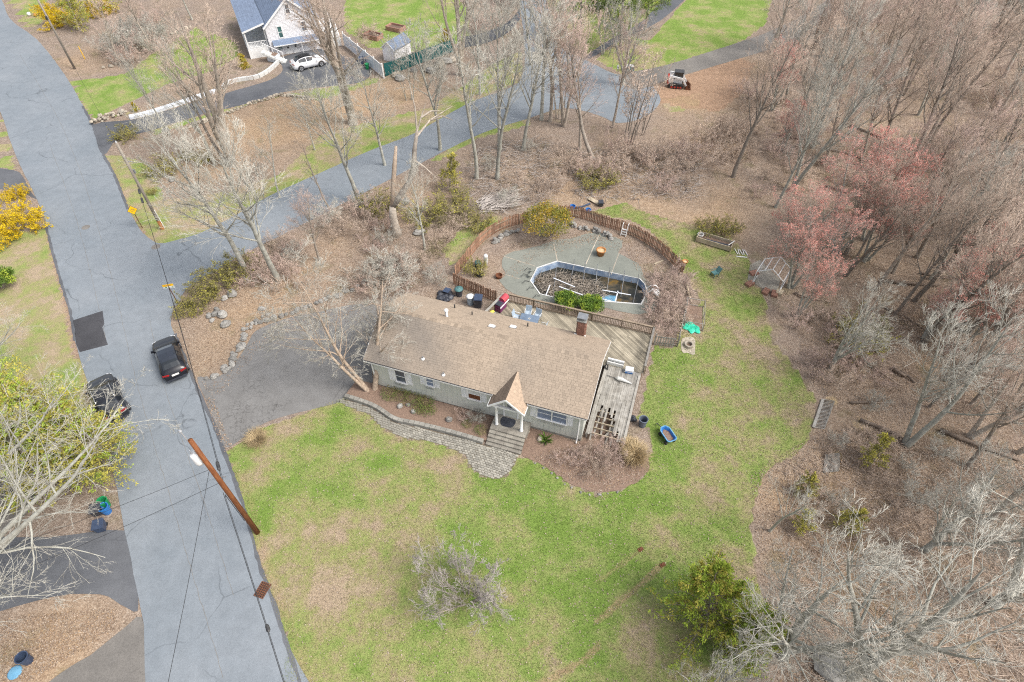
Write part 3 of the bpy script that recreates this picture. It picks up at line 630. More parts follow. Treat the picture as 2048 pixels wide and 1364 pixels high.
# roof furniture
m = MB(); m.lathe([(.13, 0), (.13, .04), (.085, .05), (.085, .62)], 12, (4.62, 4.62, zbk(4.62)-.02)); vt = m.build('flue_vent', 'silver', house, True)
MB().lathe([(.15, .6), (.17, .66), (.12, .74), (0, .77)], 12, (4.62, 4.62, zbk(4.62)-.02)).build('cap', 'white_paint', vt, True)
for a_, b_, h, mt in ((4.42, 6.5, .38, 'dark_metal'), (6.02, 6.05, .3, 'dark_metal'), (10.3, 6.3, .38, 'dark_metal')):
    MB().lathe([(.05, -.05), (.05, h)], 8, (a_, b_, zbk(b_))).build('vent_pipe', mt, house)
for a_, b_ in ((4.25, .98), (6.04, .34)):
    m = MB().lathe([(.14, -.08), (.13, .03), (.06, .08)], 10, (a_, b_, zf(b_))).build('pipe_boot', 'white_paint', house)
    MB().lathe([(.045, .06), (.045, .24)], 8, (a_, b_, zf(b_))).build('pipe', 'grey_metal', m)
for a_, b_ in ((8.08, 4.72), (9.42, 5.5)):
    th_ = -math.atan(SF); m = MB().box((a_, b_, zbk(b_)+.02), (.52, .42, .10), rx=th_).build('attic_vent', 'grey_metal', house)
    MB().box((a_, b_, zbk(b_)+.115), (.46, .36, .10), rx=th_, taper=.85).build('hood', 'white_paint', m)
# brick chimney rising behind the back eave
ch = MB().box((14.12, 7.25, 2.0), (.56, .50, 5.8)).build('chimney', 'mortar', house)
z = 3.0; r_ = random.Random(4)
bm1 = MB().box((0, 0, 0), (.188, .09, .06)).mesh('brick', 'brick')
k = 0
while z < 4.86:
    for fy, a0_, nn_, ax in ((7.0, 13.86, 3, 0), (13.84, 7.02, 2, 1), (14.40, 7.02, 2, 1)):
        for i in range(nn_):
            off = .098 if k % 2 else 0.0
            if ax == 0: link('brick', bm1, ch, (a0_+.1+.176*i+.03*(k % 2), fy-.028, z))
            else: link('brick', bm1, ch, (fy-.028+.056*(fy > 14), a0_+.12+.22*i+.03*(k % 2), z), R(90))
    z += .075; k += 1
MB().box((14.12, 7.25, 4.93), (.74, .68, .07)).build('crown', 'foundation', ch)
m = MB().box((14.12, 7.25, 5.22), (.72, .62, .05)); 
for sx in (-.25, .25):
    for sy in (-.2, .2): m.box((14.12+sx, 7.25+sy, 5.08), (.03, .03, .25))
m.build('cap', 'grey_metal', ch)
MB().box((14.12, 6.98, zbk(7.0)+.03), (.86, .09, .09), rx=-.3).build('flashing', 'white_paint', ch)
MB().lathe([(.55, 0), (.55, .012)], 20, (10.9, -.15, .748)).build('doormat', 'black_plastic', None)
dm = bpy.data.objects['doormat']
for v_ in dm.data.vertices: v_.co.y = max(v_.co.y, -.62) if True else v_.co.y
for v_ in dm.data.vertices: v_.co.y = min(v_.co.y, .16)
dm.location = HO; dm.rotation_euler[2] = HRZ; dm['label'] = 'dark half-round doormat on the porch of the ranch house'; dm['category'] = 'doormat'

# ------------------------------------------------------------------ timber decks
def clip(poly, p, n):
    out = []
    for i in range(len(poly)):
        a, b = poly[i], poly[(i+1) % len(poly)]; da, db = (a-p).dot(n), (b-p).dot(n)
        if da <= 0: out.append(a)
        if (da < 0 < db) or (db < 0 < da): out.append(a.lerp(b, da/(da-db)))
    return out
deck = thing('timber_deck', 'weathered tan timber deck with diagonal boards behind the ranch house', 'deck', HO, HRZ)
dq = [Vector((5.35, 7.12)), Vector((19.22, 7.30)), Vector((19.22, 11.50)), Vector((6.72, 11.50))]
dd = Vector((.793, -.609)).normalized(); dn = Vector((-dd.y, dd.x)); r_ = random.Random(9); q = min(p.dot(dn) for p in dq)
while q < max(p.dot(dn) for p in dq):
    poly = clip(clip(dq, dn*q, -dn), dn*(q+.132), dn); q += .142
    if len(poly) < 3: continue
    dz = r_.uniform(-.006, .006)
    # a long run is two boards butted at a joist, and one board is broken short
    L0, L1 = min(p.dot(dd) for p in poly), max(p.dot(dd) for p in poly)
    cut = L0+(L1-L0)*r_.uniform(.3, .7) if L1-L0 > 3 else None
    bits = [poly] if cut is None else [clip(poly, dd*(cut-.004), dd), clip(poly, dd*(cut+.004), -dd)]
    for i, pl in enumerate(bits):
        if len(pl) >= 3: MB().prism([(p.x, p.y) for p in pl], .565+dz, .60+dz).build('deck_board', 'deck_wood', deck)
fr_ = MB()
for b_ in np.arange(7.25, 11.45, .6): fr_.box(((6.0+19.1)/2+.4, float(b_), .47), (12.0, .045, .16))
for a_, b_ in ((7, 11.3), (10, 11.3), (13, 11.3), (16, 11.3), (19, 11.3), (19.0, 9.3), (19.0, 7.5)): fr_.box((a_, b_, .2), (.1, .1, .6))
fr_.build('joist_frame', 'grey_wood', deck)
MB().box((12.97, 11.54, .47), (12.5, .04, .2)).build('fascia', 'rail_wood', deck); MB().box((19.26, 9.4, .47), (.04, 4.2, .2)).build('fascia', 'grey_wood', deck)
rl = MB().box((12.97, 11.50, 1.50), (12.55, .15, .04)).build('railing', 'rail_wood', deck)
MB().box((12.97, 11.50, 1.40), (12.5, .04, .09)).build('rail', 'rail_wood', rl); MB().box((12.97, 11.50, .72), (12.5, .04, .09)).build('rail', 'rail_wood', rl)
bal = MB().box((0, 0, 0), (.045, .035, .80)).mesh('baluster', 'rail_wood')
for i in range(93): link('baluster', bal, rl, (6.8+i*.1335, 11.455, 1.05))
pst = MB().box((0, 0, 0), (.1, .1, 1.0)).mesh('post', 'rail_wood')
for i in range(6): link('post', pst, rl, (6.75+i*2.48, 11.57, 1.02))
rs = MB().box((19.22, 9.40, 1.50), (.16, 4.2, .04)).build('railing', 'grey_wood', deck, label='greyed side railing of the deck')
MB().box((19.22, 9.40, .72), (.04, 4.1, .09)).build('rail', 'grey_wood', rs); MB().box((19.22, 9.40, 1.42), (.04, 4.1, .09)).build('rail', 'grey_wood', rs)
for i in range(30): link('baluster', bal, rs, (19.18, 7.4+i*.138, 1.07))
for b_ in (7.36, 9.4): link('post', pst, rs, (19.28, b_, 1.0))
# left end: solid board wall beside the cooker
m = MB(); m.bar((5.45, 7.2, 1.5), (6.68, 11.45, 1.5), .2, .04); le = m.build('railing', 'grey_wood', deck, label='greyed end rail of the deck')
for i in range(26):
    t = i/25; MB().box((5.45+1.23*t, 7.2+4.25*t, 1.04), (.03, .13, .88), rz=-.28).build('slat', 'rail_wood', le)

old = thing('old_side_deck', 'rotten grey side deck with collapsed boards at the right end of the ranch house', 'deck', HO, HRZ)
a = 16.30; i = 0; r_ = random.Random(12)
while a < 19.0:
    b0 = .75+r_.uniform(-.05, .1)
    if 16.62 < a < 18.05: b0 = (2.6, 3.3, 2.2, 2.9, 3.5, 2.4, 3.0, 1.9, 3.2, 2.7)[i % 10]+r_.uniform(-.2, .2)
    if 18.05 <= a < 18.4: b0 = 1.6+r_.uniform(-.5, .5)
    b1 = 7.26; segs = [(b0, r_.uniform(3.9, 4.6)), (0, r_.uniform(5.5, 6.2)), (0, b1)]; y = b0
    for sgi, (s0, s1) in enumerate(segs):
        if s1-y < .2: continue
        zz = .585+r_.uniform(-.012, .012); tilt = r_.uniform(-.03, .03) if sgi else r_.uniform(-.08, .05)
        MB().box((a+.07+r_.uniform(-.006, .006), (y+s1)/2, zz), (.134*r_.uniform(.94, 1.02), s1-y-.01, .032), rz=r_.uniform(-.012, .012), rx=0, ry=tilt).build('deck_board', 'grey_wood', old); y = s1
    a += .138; i += 1
for (x0, y0, x1, y1, z0, z1) in ((16.85, .9, 17.0, 3.2, .28, .58), (17.35, 1.2, 17.2, 3.4, .10, .58), (17.8, .6, 17.9, 2.6, .05, .56), (17.6, 1.0, 18.2, 2.2, .3, .35), (16.7, .5, 16.62, 2.4, .25, .5), (18.15, .5, 18.05, 2.1, .12, .5)):
    MB().bar((x0, y0, z0), (x1, y1, z1), .12, .03).build('fallen_board', 'grey_wood', old)
for b_ in (.95, 1.42, 1.92, 2.42, 2.95, 3.5, 4.3, 5.1, 5.9, 6.7): MB().box((17.65, b_, .50), (2.65, .045, .13)).build('joist', 'pale_wood' if b_ < 3 else 'grey_wood', old)
MB().box((18.98, 3.95, .5), (.05, 6.5, .2)).build('stringer', 'grey_wood', old); MB().box((16.33, 3.95, .5), (.05, 6.5, .2)).build('stringer', 'grey_wood', old)
for a_, b_ in ((18.95, .8), (18.95, 3.9), (18.95, 7.0), (16.4, .8), (16.4, 3.9)): MB().box((a_, b_, .2), (.1, .1, .62)).build('post', 'grey_wood', old)
MB().bar((18.99, 7.0, .645), (18.99, .72, .645), .18, .04).build('edge_board', 'grey_wood', old)
poly_mesh('bare_soil', [hw(16.2, .6), hw(19.05, .6), hw(19.2, 11.4), hw(6.0, 11.4), hw(6.0, 7.0), hw(16.2, 7.0)], .008, 'soil', kind='structure')

# ------------------------------------------------------------------ paved walk, low block wall, planted beds
WALK_IN = [(-1.6, -1.55), (-.1, -1.62), (1.2, -1.78), (2.6, -2.22), (3.33, -2.32), (4.44, -2.2), (5.59, -2.12), (7.1, -2.06), (8.64, -2.06), (9.84, -2.06)]
WALK_OUT = [(12.30, -2.10), (12.25, -2.9), (11.98, -3.85), (11.4, -4.3), (10.3, -4.3), (9.47, -3.86), (8.99, -3.28), (8.19, -3.12), (6.8, -2.96), (5.85, -3.0), (4.43, -3.22), (3.42, -3.14), (1.96, -2.8), (1.0, -2.25), (-.6, -2.12), (-1.75, -1.9)]
wpoly = [Vector((*p, 0)) for p in WALK_IN+[(12.30, -2.05)]]+smooth_line([Vector((*p, 0)) for p in WALK_OUT], 4)
walk = poly_mesh('paved_walk', [(p.x, p.y) for p in wpoly], .012, 'paver_joint', kind='structure', label='curving grey paved walk from the driveway to the front steps', loc=HO, rz=HRZ)
pv = [MB().box((0, 0, 0), (.205*s, .152*s, .05), taper=.94).mesh('paver', 'paver') for s in (1, .95, 1.04)]
cells = []; r_ = random.Random(3)
cx_ = np.arange(-2, 12.6, .222); cy_ = np.arange(-4.5, -1.4, .168)
PX, PY = np.meshgrid(cx_, cy_); PX = PX+np.where((np.arange(len(cy_)) % 2)[:, None] == 1, .111, 0)+.04*np.sin(PY*3); PY = PY+.10*np.sin(PX*.8)
okc = in_poly(PX, PY, [(p.x, p.y) for p in wpoly])
cells = [(float(x), float(y)) for x, y in zip(PX[okc], PY[okc])]
cells.sort(key=lambda c: (c[0]-10.8)**2+(c[1]+3.2)**2)
rest = MB()
for i, (x, y) in enumerate(cells):
    rot = .10*math.cos(x*.8)*.8+r_.uniform(-.07, .07); z = .022+r_.uniform(-.008, .008)
    if i < 300: link('paver', pv[i % 3], walk, (x+r_.uniform(-.01, .01), y+r_.uniform(-.01, .01), z), rot)
    else: rest.box((x+r_.uniform(-.012, .012), y+r_.uniform(-.012, .012), z), (.205, .152, .05), rz=rot, taper=.94)
rest.build('paver_field', 'paver', walk, kind='stuff')
WL = [(-1.44, -1.40), (-.03, -1.45), (1.27, -1.6), (2.65, -2.05), (3.33, -2.13), (4.44, -2.02), (5.59, -1.95), (7.1, -1.9), (8.64, -1.9), (9.82, -1.92)]
bw = thing('block_wall', 'low curving concrete block wall edging the front flower bed', 'wall', HO, HRZ)
P = resample(smooth_line([Vector((*p, 0)) for p in WL], 6), .40)
for i in range(len(P)-1):
    c = (P[i]+P[i+1])/2; d = P[i+1]-P[i]; an = math.atan2(d.y, d.x); r_ = random.Random(i)
    MB().box((c.x, c.y, .10), (d.length-.012, .27, .19), rz=an).build('block', 'block', bw)
    MB().box((c.x, c.y, .265), (d.length-.008+r_.uniform(-.01, 0), .30, .13), rz=an+r_.uniform(-.02, .02), taper=.96).build('cap_block', 'block', bw)
bed = MB(); bp = [Vector((p.x, p.y+.12, 0)) for p in smooth_line([Vector((*p, 0)) for p in WL], 4)]+[Vector((9.84, .28, 0)), Vector((0.1, .28, 0)), Vector((-1.3, .2, 0))]
poly_mesh('flower_bed', [(p.x, p.y) for p in rough_edge(bp[-3:]+bp[:-3], .0, .4)], .25, 'mulch', thick=.3, kind='structure', loc=HO, rz=HRZ, label='brown mulch bed behind the low block wall')
fb2 = smooth_line(path([(1043,908),(1062,845),(1150,885),(1170,880),(1235,880),(1275,900),(1298,925),(1285,955),(1255,975),(1215,985),(1170,980),(1130,960),(1100,940),(1070,922)]), 4, True)
poly_mesh('flower_bed', rough_edge(fb2, .08, .4, 5), .03, 'mulch', thick=.05, kind='structure', label='brown mulch bed in front of the big window')
# ------------------------------------------------------------------ pool terrace
rim_o = [Vector((6.9+(p.x-6.9)*1.02, 39.6+(p.y-39.6)*1.045, 0)) for p in POOL_RIM]; rim_i = [p.copy() for p in POOL_RIM]
terr = smooth_line(path([(1003,522),(1022,506),(1065,495),(1110,481),(1150,475),(1190,466),(1240,478),(1244,494),(1236,505),(1256,516),(1278,530),(1284,542),(1290,556),(1310,575),(1318,600),(1300,625),(1250,625),(1180,610),(1120,612),(1075,606),(1040,594),(1012,578),(1000,560),(1010,548)]), 4, True)
poly_mesh('pool_terrace', rough_edge(terr, .07, .4, 6), .020, 'concrete', holes=[rim_o], thick=.06, kind='structure', label='grey-green concrete terrace round the derelict pool')
for pts in ([(1107,489),(1115,522)], [(1197,472),(1170,533)], [(1238,506),(1222,550)], [(1008,513),(1072,533)], [(1006,512),(1036,499)], [(1006,548),(1046,560)]):
    ribbon('expansion_joint', pts, .07, .026, 'stone_tan', seed=5, amp=.01)
pool = thing('derelict_pool', 'derelict swimming pool with torn blue liner, full of dead branches', 'pool', (0, 0, 0))
m = MB(); n = len(rim_i)
for i in range(n):
    j = (i+1) % n; a, b, c, d = rim_o[i], rim_o[j], rim_i[j], rim_i[i]; z1 = Vector((0, 0, .07)); z0 = Vector((0, 0, -.1))
    MB().add([a+z0, b+z0, c+z0, d+z0, a+z1, b+z1, c+z1, d+z1], [(3, 2, 1, 0), (4, 5, 6, 7), (0, 1, 5, 4), (1, 2, 6, 5), (2, 3, 7, 6), (3, 0, 4, 7)]).build('coping', 'off_white', pool)
lin = MB(); N = 14; r_ = random.Random(8)
pts = []
for i in range(n):
    for k in range(N): pts.append(rim_i[i].lerp(rim_i[(i+1) % n], k/N))
cen = Vector((6.9, 39.5, 0)); M_ = len(pts); vs = []
for q, (z, s) in enumerate(((.02, 1.0), (-.28, .985), (-.6, .972), (-1.0, .95), (-1.3, .9))):
    for p in pts: vs.append(cen+(p-cen)*(s+r_.uniform(-.006, .006)*(q > 0))+Vector((0, 0, z)))
lin.add(vs, [(i*M_+(k+1) % M_, i*M_+k, (i+1)*M_+k, (i+1)*M_+(k+1) % M_) for i in range(4) for k in range(M_)]); lin.build('liner', 'liner', pool, True)
def water_mat():
    m, nt, b = new_mat('pool_water'); v = coord(nt)
    n1 = noise(nt, v, .9, 5, .6, .5)
    c = ramp(nt, n1, [(.30, (.010, .012, .010)), (.48, (.028, .026, .016)), (.58, (.075, .06, .035)), (.66, (.17, .10, .02)), (.75, (.05, .065, .07))])
    nt.links.new(c, b.inputs['Base Color']); b.inputs['Roughness'].default_value = .12; b.inputs['Specular IOR Level'].default_value = .5
    bump(nt, b, noise(nt, v, 4, 4), .3, .03); MAT['pool_water'] = m
water_mat()
poly_mesh('water', [cen+(p-cen)*.975 for p in rim_i], -.55, 'pool_water', parent=pool)
# cover frame: dark hoops and white cross bars still standing over the water
def inside(px): return at(*px)
for p, q in (((1148,530),(1140,560)), ((1170,535),(1166,565)), ((1194,541),(1192,569)), ((1219,547),(1215,573)), ((1248,553),(1243,585)), ((1276,562),(1268,598)), ((1112,545),(1104,600))):
    m = MB(); a, b = at(*p), at(*q); a.z = .04; b.z = -.5; m.tube([a+Vector((0, .25, .5)), a, a.lerp(b, .5)+Vector((0, 0, -.05)), b], .028, 6); m.build('cover_hoop', 'grey_metal', pool)
for p, q in (((1107,556),(1150,574)), ((1118,573),(1166,590)), ((1128,583),(1150,595)), ((1100,570),(1092,590)), ((1205,580),(1262,590)), ((1204,598),(1230,604)), ((1236,582),(1230,606))):
    a, b = at(*p, .0), at(*q, .0); MB().bar(a, b, .09, .03).build('cross_bar', 'vinyl', pool)
for p in ((1062,538), (1055,550), (1058,563), (1068,576), (1080,592), (1095,600)):
    a = at(*p, .05); a2 = at(p[0]-8, p[1]+8, .5); MB().tube([a, a+Vector((-.35, -.1, .25)), a+Vector((-.6, -.3, .05))], .025, 5).build('cover_bracket', 'dark_metal', pool)
st = MB()
for (u0, v0, u1, v1) in ((1062,543,1070,536), (1058,552,1066,544)):
    a = at(u0, v0, .3); b = at(u1, v1, .3); st.bar(a, b, .3, .04)
st.build('step', 'concrete', pool)
MB().prism([tuple(p[:2]) for p in path([(1206,582),(1236,584),(1232,602),(1204,600)])], -.5, -.47).build('floating_panel', 'sky_plastic', pool)
# white pool ladder standing at the right-hand end
t = thing('pool_ladder', 'white plastic pool steps standing at the right end of the pool', 'ladder', at(1304, 592))
for s in (-.28, .28): MB().tube([(-.5, s, -.3), (-.45, s, .75), (-.2, s, 1.0), (.2, s, 1.0), (.45, s, .7), (.65, s, .02)], .045, 8).build('handrail', 'white_paint', t, True)
for k in range(4): MB().box((.05+.17*k, 0, .62-.18*k), (.2, .56, .05)).build('tread', 'white_paint', t)
t = thing('wall_ladder', 'white two-step ladder hooked over the red picket fence', 'ladder', at(1246, 473), R(-25))
for s in (-.25, .25): MB().tube([(s, .55, 1.25), (s, .35, 1.2), (s, 0, .05)], .03, 6).build('rail', 'white_paint', t)
for z in (.18, .42, .66): MB().box((0, .08+.25*z, z), (.5, .16, .035)).build('tread', 'off_white', t)

# ------------------------------------------------------------------ picket fence round the pool
pk = [MB().add([(-.065, -.012, 0), (.065, -.012, 0), (.065, .012, 0), (-.065, .012, 0), (-.065, -.012, h), (.065, -.012, h), (.065, .012, h), (-.065, .012, h), (-.03, -.012, h+.06), (.03, -.012, h+.06), (.03, .012, h+.06), (-.03, .012, h+.06)],
  [(3, 2, 1, 0), (0, 1, 5, 4), (1, 2, 6, 5), (2, 3, 7, 6), (3, 0, 4, 7), (4, 5, 9, 8), (5, 6, 10, 9), (6, 7, 11, 10), (7, 4, 8, 11), (8, 9, 10, 11)]).mesh('picket', 'fence_wood') for h in (1.22, 1.28, 1.17)]
def picket_fence(name, pts, label, group=None, step=.175, mesh=pk, rmat='rail_wood', jit=.02, seed=1):
    P = resample(smooth_line(path(pts), 5), step); t = thing(name, label, 'fence', P[0], 0, group); o = P[0]; r_ = random.Random(seed)
    for i in range(len(P)-1):
        d = P[i+1]-P[i]; k = link('picket', mesh[r_.randrange(len(mesh))], t, P[i]-o+Vector((0, 0, r_.uniform(-.03, .03))), math.atan2(d.y, d.x)); k.rotation_euler[1] = r_.uniform(-jit, jit)
    for i in range(0, len(P)-1, 13):
        a = P[i]-o; b = P[min(i+13, len(P)-1)]-o
        for z in (.3, .95): MB().bar(a+Vector((0, .05, z)), b+Vector((0, .05, z)), .04, .08).build('rail', rmat, t)
        MB().box(a+Vector((.02, .09, .6)), (.09, .09, 1.25)).build('post', rmat, t)
    return t
picket_fence('picket_fence', [(912,552),(925,535),(940,515),(952,500),(968,482),(988,468),(1012,456),(1040,448),(1060,444)], 'red-brown picket fence curving round the left side of the pool', 'pool fence', seed=2)
picket_fence('picket_fence', [(1120,432),(1146,434),(1180,442),(1208,453),(1237,462),(1266,472),(1294,488),(1322,507),(1353,537),(1366,556)], 'red-brown picket fence curving behind the pool from the holly to the brambles', 'pool fence', seed=3)
picket_fence('picket_fence', [(908,568),(930,578),(955,588),(975,597),(996,605)], 'short red-brown picket fence behind the rubbish bins', 'pool fence', seed=4)
pg = [MB().box((0, 0, .55), (.09, .02, 1.1)).mesh('picket', 'grey_wood')]
picket_fence('side_gate', [(1308,690),(1330,693),(1352,696)], 'grey slatted gate panel between the deck and the brambles', None, .2, pg, 'grey_wood', seed=5)
picket_fence('side_fence', [(1354,694),(1358,670),(1365,645),(1372,612)], 'leaning grey fence run hidden in the brambles beside the lawn', None, .3, pg, 'grey_wood', .12, seed=6)
r_ = random.Random(31)
def stones(name, label, pts, step, size, mat='stone', rows=1, jit=.15, cat='wall', seed=0, hstep=.22, width=.0, n=7):
    """a rubble wall: every stone its own part"""
    r_ = random.Random(seed); P = resample(smooth_line(path(pts), 5), step); t = thing(name, label, cat, P[0]); o = P[0]
    meshes = [MB().rock((0, 0, 0), (1, 1, 1), seed*10+i, n).mesh('stone', mat) for i in range(5)]
    for row in range(rows):
        for i, p in enumerate(P):
            if row and r_.random() < .25: continue
            s = size*r_.uniform(.65, 1.3); k = link('stone', meshes[r_.randrange(5)], t, p-o+Vector((r_.uniform(-jit, jit), r_.uniform(-jit-width, jit+width), size*.35+row*hstep)), r_.uniform(0, 6.3))
            k.scale = (s*r_.uniform(.9, 1.35), s*r_.uniform(.75, 1.0), s*r_.uniform(.55, .8)); k.rotation_euler[0] = r_.uniform(-.2, .2)
    return t
stones('stone_edging', 'row of loose grey stones curving along the upper edge of the driveway', [(415,758),(437,752),(462,728),(478,700),(490,680),(492,662),(512,650),(545,638),(590,625),(625,612),(655,600)], .42, .26, 'stone', 1, .14, seed=1)
stones('stone_edging', 'second course of stones behind the driveway edging', [(452,735),(470,705),(482,684),(486,660),(505,645),(540,632)], .5, .24, 'stone', 1, .16, seed=2)
stones('stone_edging', 'far end of the stone edging lost in the pink brush', [(660,598),(690,585),(715,572),(740,560)], .5, .28, 'stone', 1, .2, seed=3)
stones('rubble_wall', 'pale rubble stone wall below the white house driveway', [(372,258),(400,248),(432,236),(470,222),(505,208),(540,198),(565,192),(600,196),(625,200)], .34, .21, 'stone_tan', 2, .12, seed=4, hstep=.2)
stones('rubble_mound', 'mound of pale tan rubble where the white house driveway meets the road', [(190,246),(205,240),(222,234),(240,230),(256,228)], .30, .22, 'stone_tan', 3, .25, seed=5, hstep=.16, width=.4)
stones('stone_retainer', 'broken stone retaining bank inside the left picket fence', [(990,485),(1005,474),(1020,467),(1040,462)], .34, .26, 'stone', 2, .15, seed=6)
stones('stone_retainer', 'grey stone bank inside the fence right of the holly', [(1146,452),(1170,458),(1200,466),(1225,478)], .34, .24, 'stone', 2, .15, seed=7)
stones('bed_edging', 'arc of small stones edging the mulch bed on the lawn', [(1072,928),(1100,945),(1130,968),(1165,985),(1200,988),(1235,982)], .6, .10, 'stone', 1, .08, seed=8)
stones('bed_edging', 'pale stones edging the upper garden of the white house', [(210,135),(240,128),(270,110),(290,95),(320,80),(350,66),(385,52)], .8, .3, 'stone_tan', 1, .2, seed=9)
def rock(px, size, label, mat='stone', seed=0, z=None, group='boulders'):
    p = at(*px); p.z = (size[2]*.45 if z is None else z)
    return MB().rock((0, 0, 0), size, seed, 9).build('boulder', mat, None, False, loc=p, rz=seed*1.7, label=label, cat='rock', group=group)
for i, (px, s, lb) in enumerate((((419,633),.34,'rounded boulder at the left end of the rock cluster by the street sign'), ((432,630),.42,'pale boulder second in the cluster by the street sign'), ((447,632),.55,'largest grey boulder of the cluster by the street sign'),
  ((450,598),.36,'pale boulder standing above the cluster by the street sign'), ((466,590),.55,'dark boulder nearest the tree above the rock cluster'), ((452,651),.5,'flat dark stone in the leaves below the rock cluster'), ((434,620),.3,'small stone behind the rock cluster'), ((425,642),.28,'small stone in front of the rock cluster'),
  ((524,619),.34,'lone grey stone in leaves above the stone edging'), ((345,361),.45,'grey stone in dry leaves right of the utility pole'), ((333,262),.5,'grey stump-like rock beside the dark driveway'))):
    rock(px, (s, s*.8, s*.7), lb, 'stone', i+3)
for i, (px, s, lb) in enumerate((((793,153),.8,'pale boulder nearest the white vinyl fence'), ((800,160),.9,'grey boulder below the green fence corner'), ((852,140),.8,'grey boulder midway along the green fence'), ((862,145),.9,'pale boulder midway along the green fence'), ((880,132),1.1,'long tan boulder against the green fence'), ((893,126),.9,'dark boulder right of the long tan one by the green fence'), ((905,122),.8,'tan boulder near the tall trunk by the green fence'), ((828,143),.6,'small boulder at the bush below the green fence'))):
    rock(px, (s, s*.7, s*.6), lb, 'stone_tan' if i % 2 == 0 else 'stone', i+30)
for i, (a, b, s, lb) in enumerate(((6.75, -1.05, .30, 'grey rock in the mulch bed below the brown curtained window'), (2.9, -1.05, .28, 'grey rock at the left end of the mulch bed'), (4.0, -1.2, .24, 'pale rock second from left in the mulch bed'), (3.4, -.75, .2, 'small rock between the two left rocks of the mulch bed'))):
    p = hw(a, b, .25+s*.35); MB().rock((0, 0, 0), (s, s*.8, s*.75), i+60, 8).build('boulder', 'stone', None, loc=p, rz=i, label=lb, cat='rock', group='rocks in the mulch bed')
rock((1080,879), (.28, .22, .22), 'pale rock beside the spiky green plant', 'stone_tan', 71); rock((1057,864), (.12, .1, .1), 'small white stone at the right of the porch', 'stone_tan', 72)
rock((1660,1330), (1.3, 1.0, .35), 'flat pale rock slab in the leaves under the bottom right tree', 'stone', 73); rock((840,467), (.7, .45, .35), 'grey stone slab at the foot of the dead snag', 'stone', 74); rock((812,405), (.6, .35, .3), 'dark stone beside the dead snag', 'stone', 75)

# ------------------------------------------------------------------ bins, bags and clutter behind the house
def bin_(name, label, pos, r0, r1, h, mat, rz=0, square=False, lid=None, group=None, open_=False, cat='bin'):
    t = thing(name, label, cat, pos, rz, group)
    if square:
        m = MB().add([(-r0, -r0, .08), (r0, -r0, .08), (r0, r0, .08), (-r0, r0, .08), (-r1, -r1, h), (r1, -r1, h), (r1, r1, h), (-r1, r1, h)], [(3, 2, 1, 0), (4, 5, 6, 7), (0, 1, 5, 4), (1, 2, 6, 5), (2, 3, 7, 6), (3, 0, 4, 7)]); m.build('body', mat, t)
        MB().box((0, -.02, h+.045), (2*r1+.06, 2*r1+.1, .07), rx=.06, taper=.9).build('lid', lid or mat, t)
        for s in (-r0, r0): MB().lathe([(.11, -.03), (.11, .03)], 10, (s, r0, .11), Matrix.Rotation(R(90), 3, 'Y')).build('wheel', 'rubber', t)
        MB().tube([(-r1*.7, r1+.02, h), (-r1*.7, r1+.09, h+.02), (r1*.7, r1+.09, h+.02), (r1*.7, r1+.02, h)], .015, 5).build('handle', mat, t)
    else:
        prof = [(r0, 0), (r1, h), (r1+.035, h), (r1+.035, h+.04), (r1-.02, h+.04), (r1-.03, h-.02), (r0-.02, .04), (0, .04)] if open_ else [(r0, 0), (r1, h), (r1-.01, h), (0, h)]
        MB().lathe(prof, 16).build('body', mat, t, False)
        if lid: MB().lathe([(r1+.04, h-.02), (r1+.05, h+.03), (r1*.6, h+.1), (.08, h+.12), (.07, h+.16), (0, h+.16)], 16).build('lid', lid, t, True)
        for s in (-1, 1): MB().tube([(s*(r1-.02), -.08, h*.85), (s*(r1+.06), -.05, h*.86), (s*(r1+.06), .05, h*.86), (s*(r1-.02), .08, h*.85)], .014, 5).build('handle', mat, t)
    return t
bin_('wheeled_bin', 'dark navy square wheeled bin by the short picket fence', hw(4.62, 10.75), .26, .33, 1.05, 'black_plastic', HRZ+.2, True, 'navy_plastic')
bin_('feed_drum', 'pale blue drum topped with a white bag beside the dark wheeled bin', hw(3.85, 10.85), .27, .30, .85, 'fabric_blue', 0, False, 'white_paint')
bin_('round_bin', 'round teal-lidded dustbin beside the black bags', hw(2.55, 11.5), .27, .34, .75, 'black_plastic', 0, False, 'teal_plastic')
bin_('open_bin', 'empty open grey dustbin standing on the lawn', at(1284, 851), .24, .30, .78, 'grey_plastic', .3, open_=True)
bin_('blue_bin', 'open blue dustbin lying by the bottom left driveway', at(58, 1322), .24, .30, .7, 'navy_plastic', .3, open_=True)
MB().lathe([(.36, 0), (.37, .03), (.3, .06), (.0, .08)], 18).build('bin_lid', 'sky_plastic', None, True, loc=at(30, 1345, .01), label='round pale blue lid lying on leaves in the bottom left corner', cat='lid')
def bag(pos, s, mat, label, seed, group=None, name='rubbish_bag'):
    m = MB(); r_ = random.Random(seed); prof = [(0, 0), (.8, .02), (1, .35), (.85, .75), (.4, 1.0), (.12, 1.1), (.18, 1.25), (0, 1.22)]; n = 14; vs = []
    for q, z in prof:
        for k in range(n): a = 2*math.pi*k/n; w_ = q*(1+.22*math.sin(a*3+seed+z*4)+r_.uniform(-.12, .12)); vs.append((w_*math.cos(a)*s, w_*math.sin(a)*s*.85, z*s*.8+r_.uniform(-.02, .02)*s))
    m.add(vs, [(i*n+k, i*n+(k+1) % n, (i+1)*n+(k+1) % n, (i+1)*n+k) for i in range(len(prof)-1) for k in range(n)])
    return m.build(name, mat, None, False, loc=pos, rz=seed, label=label, cat='bag', group=group)
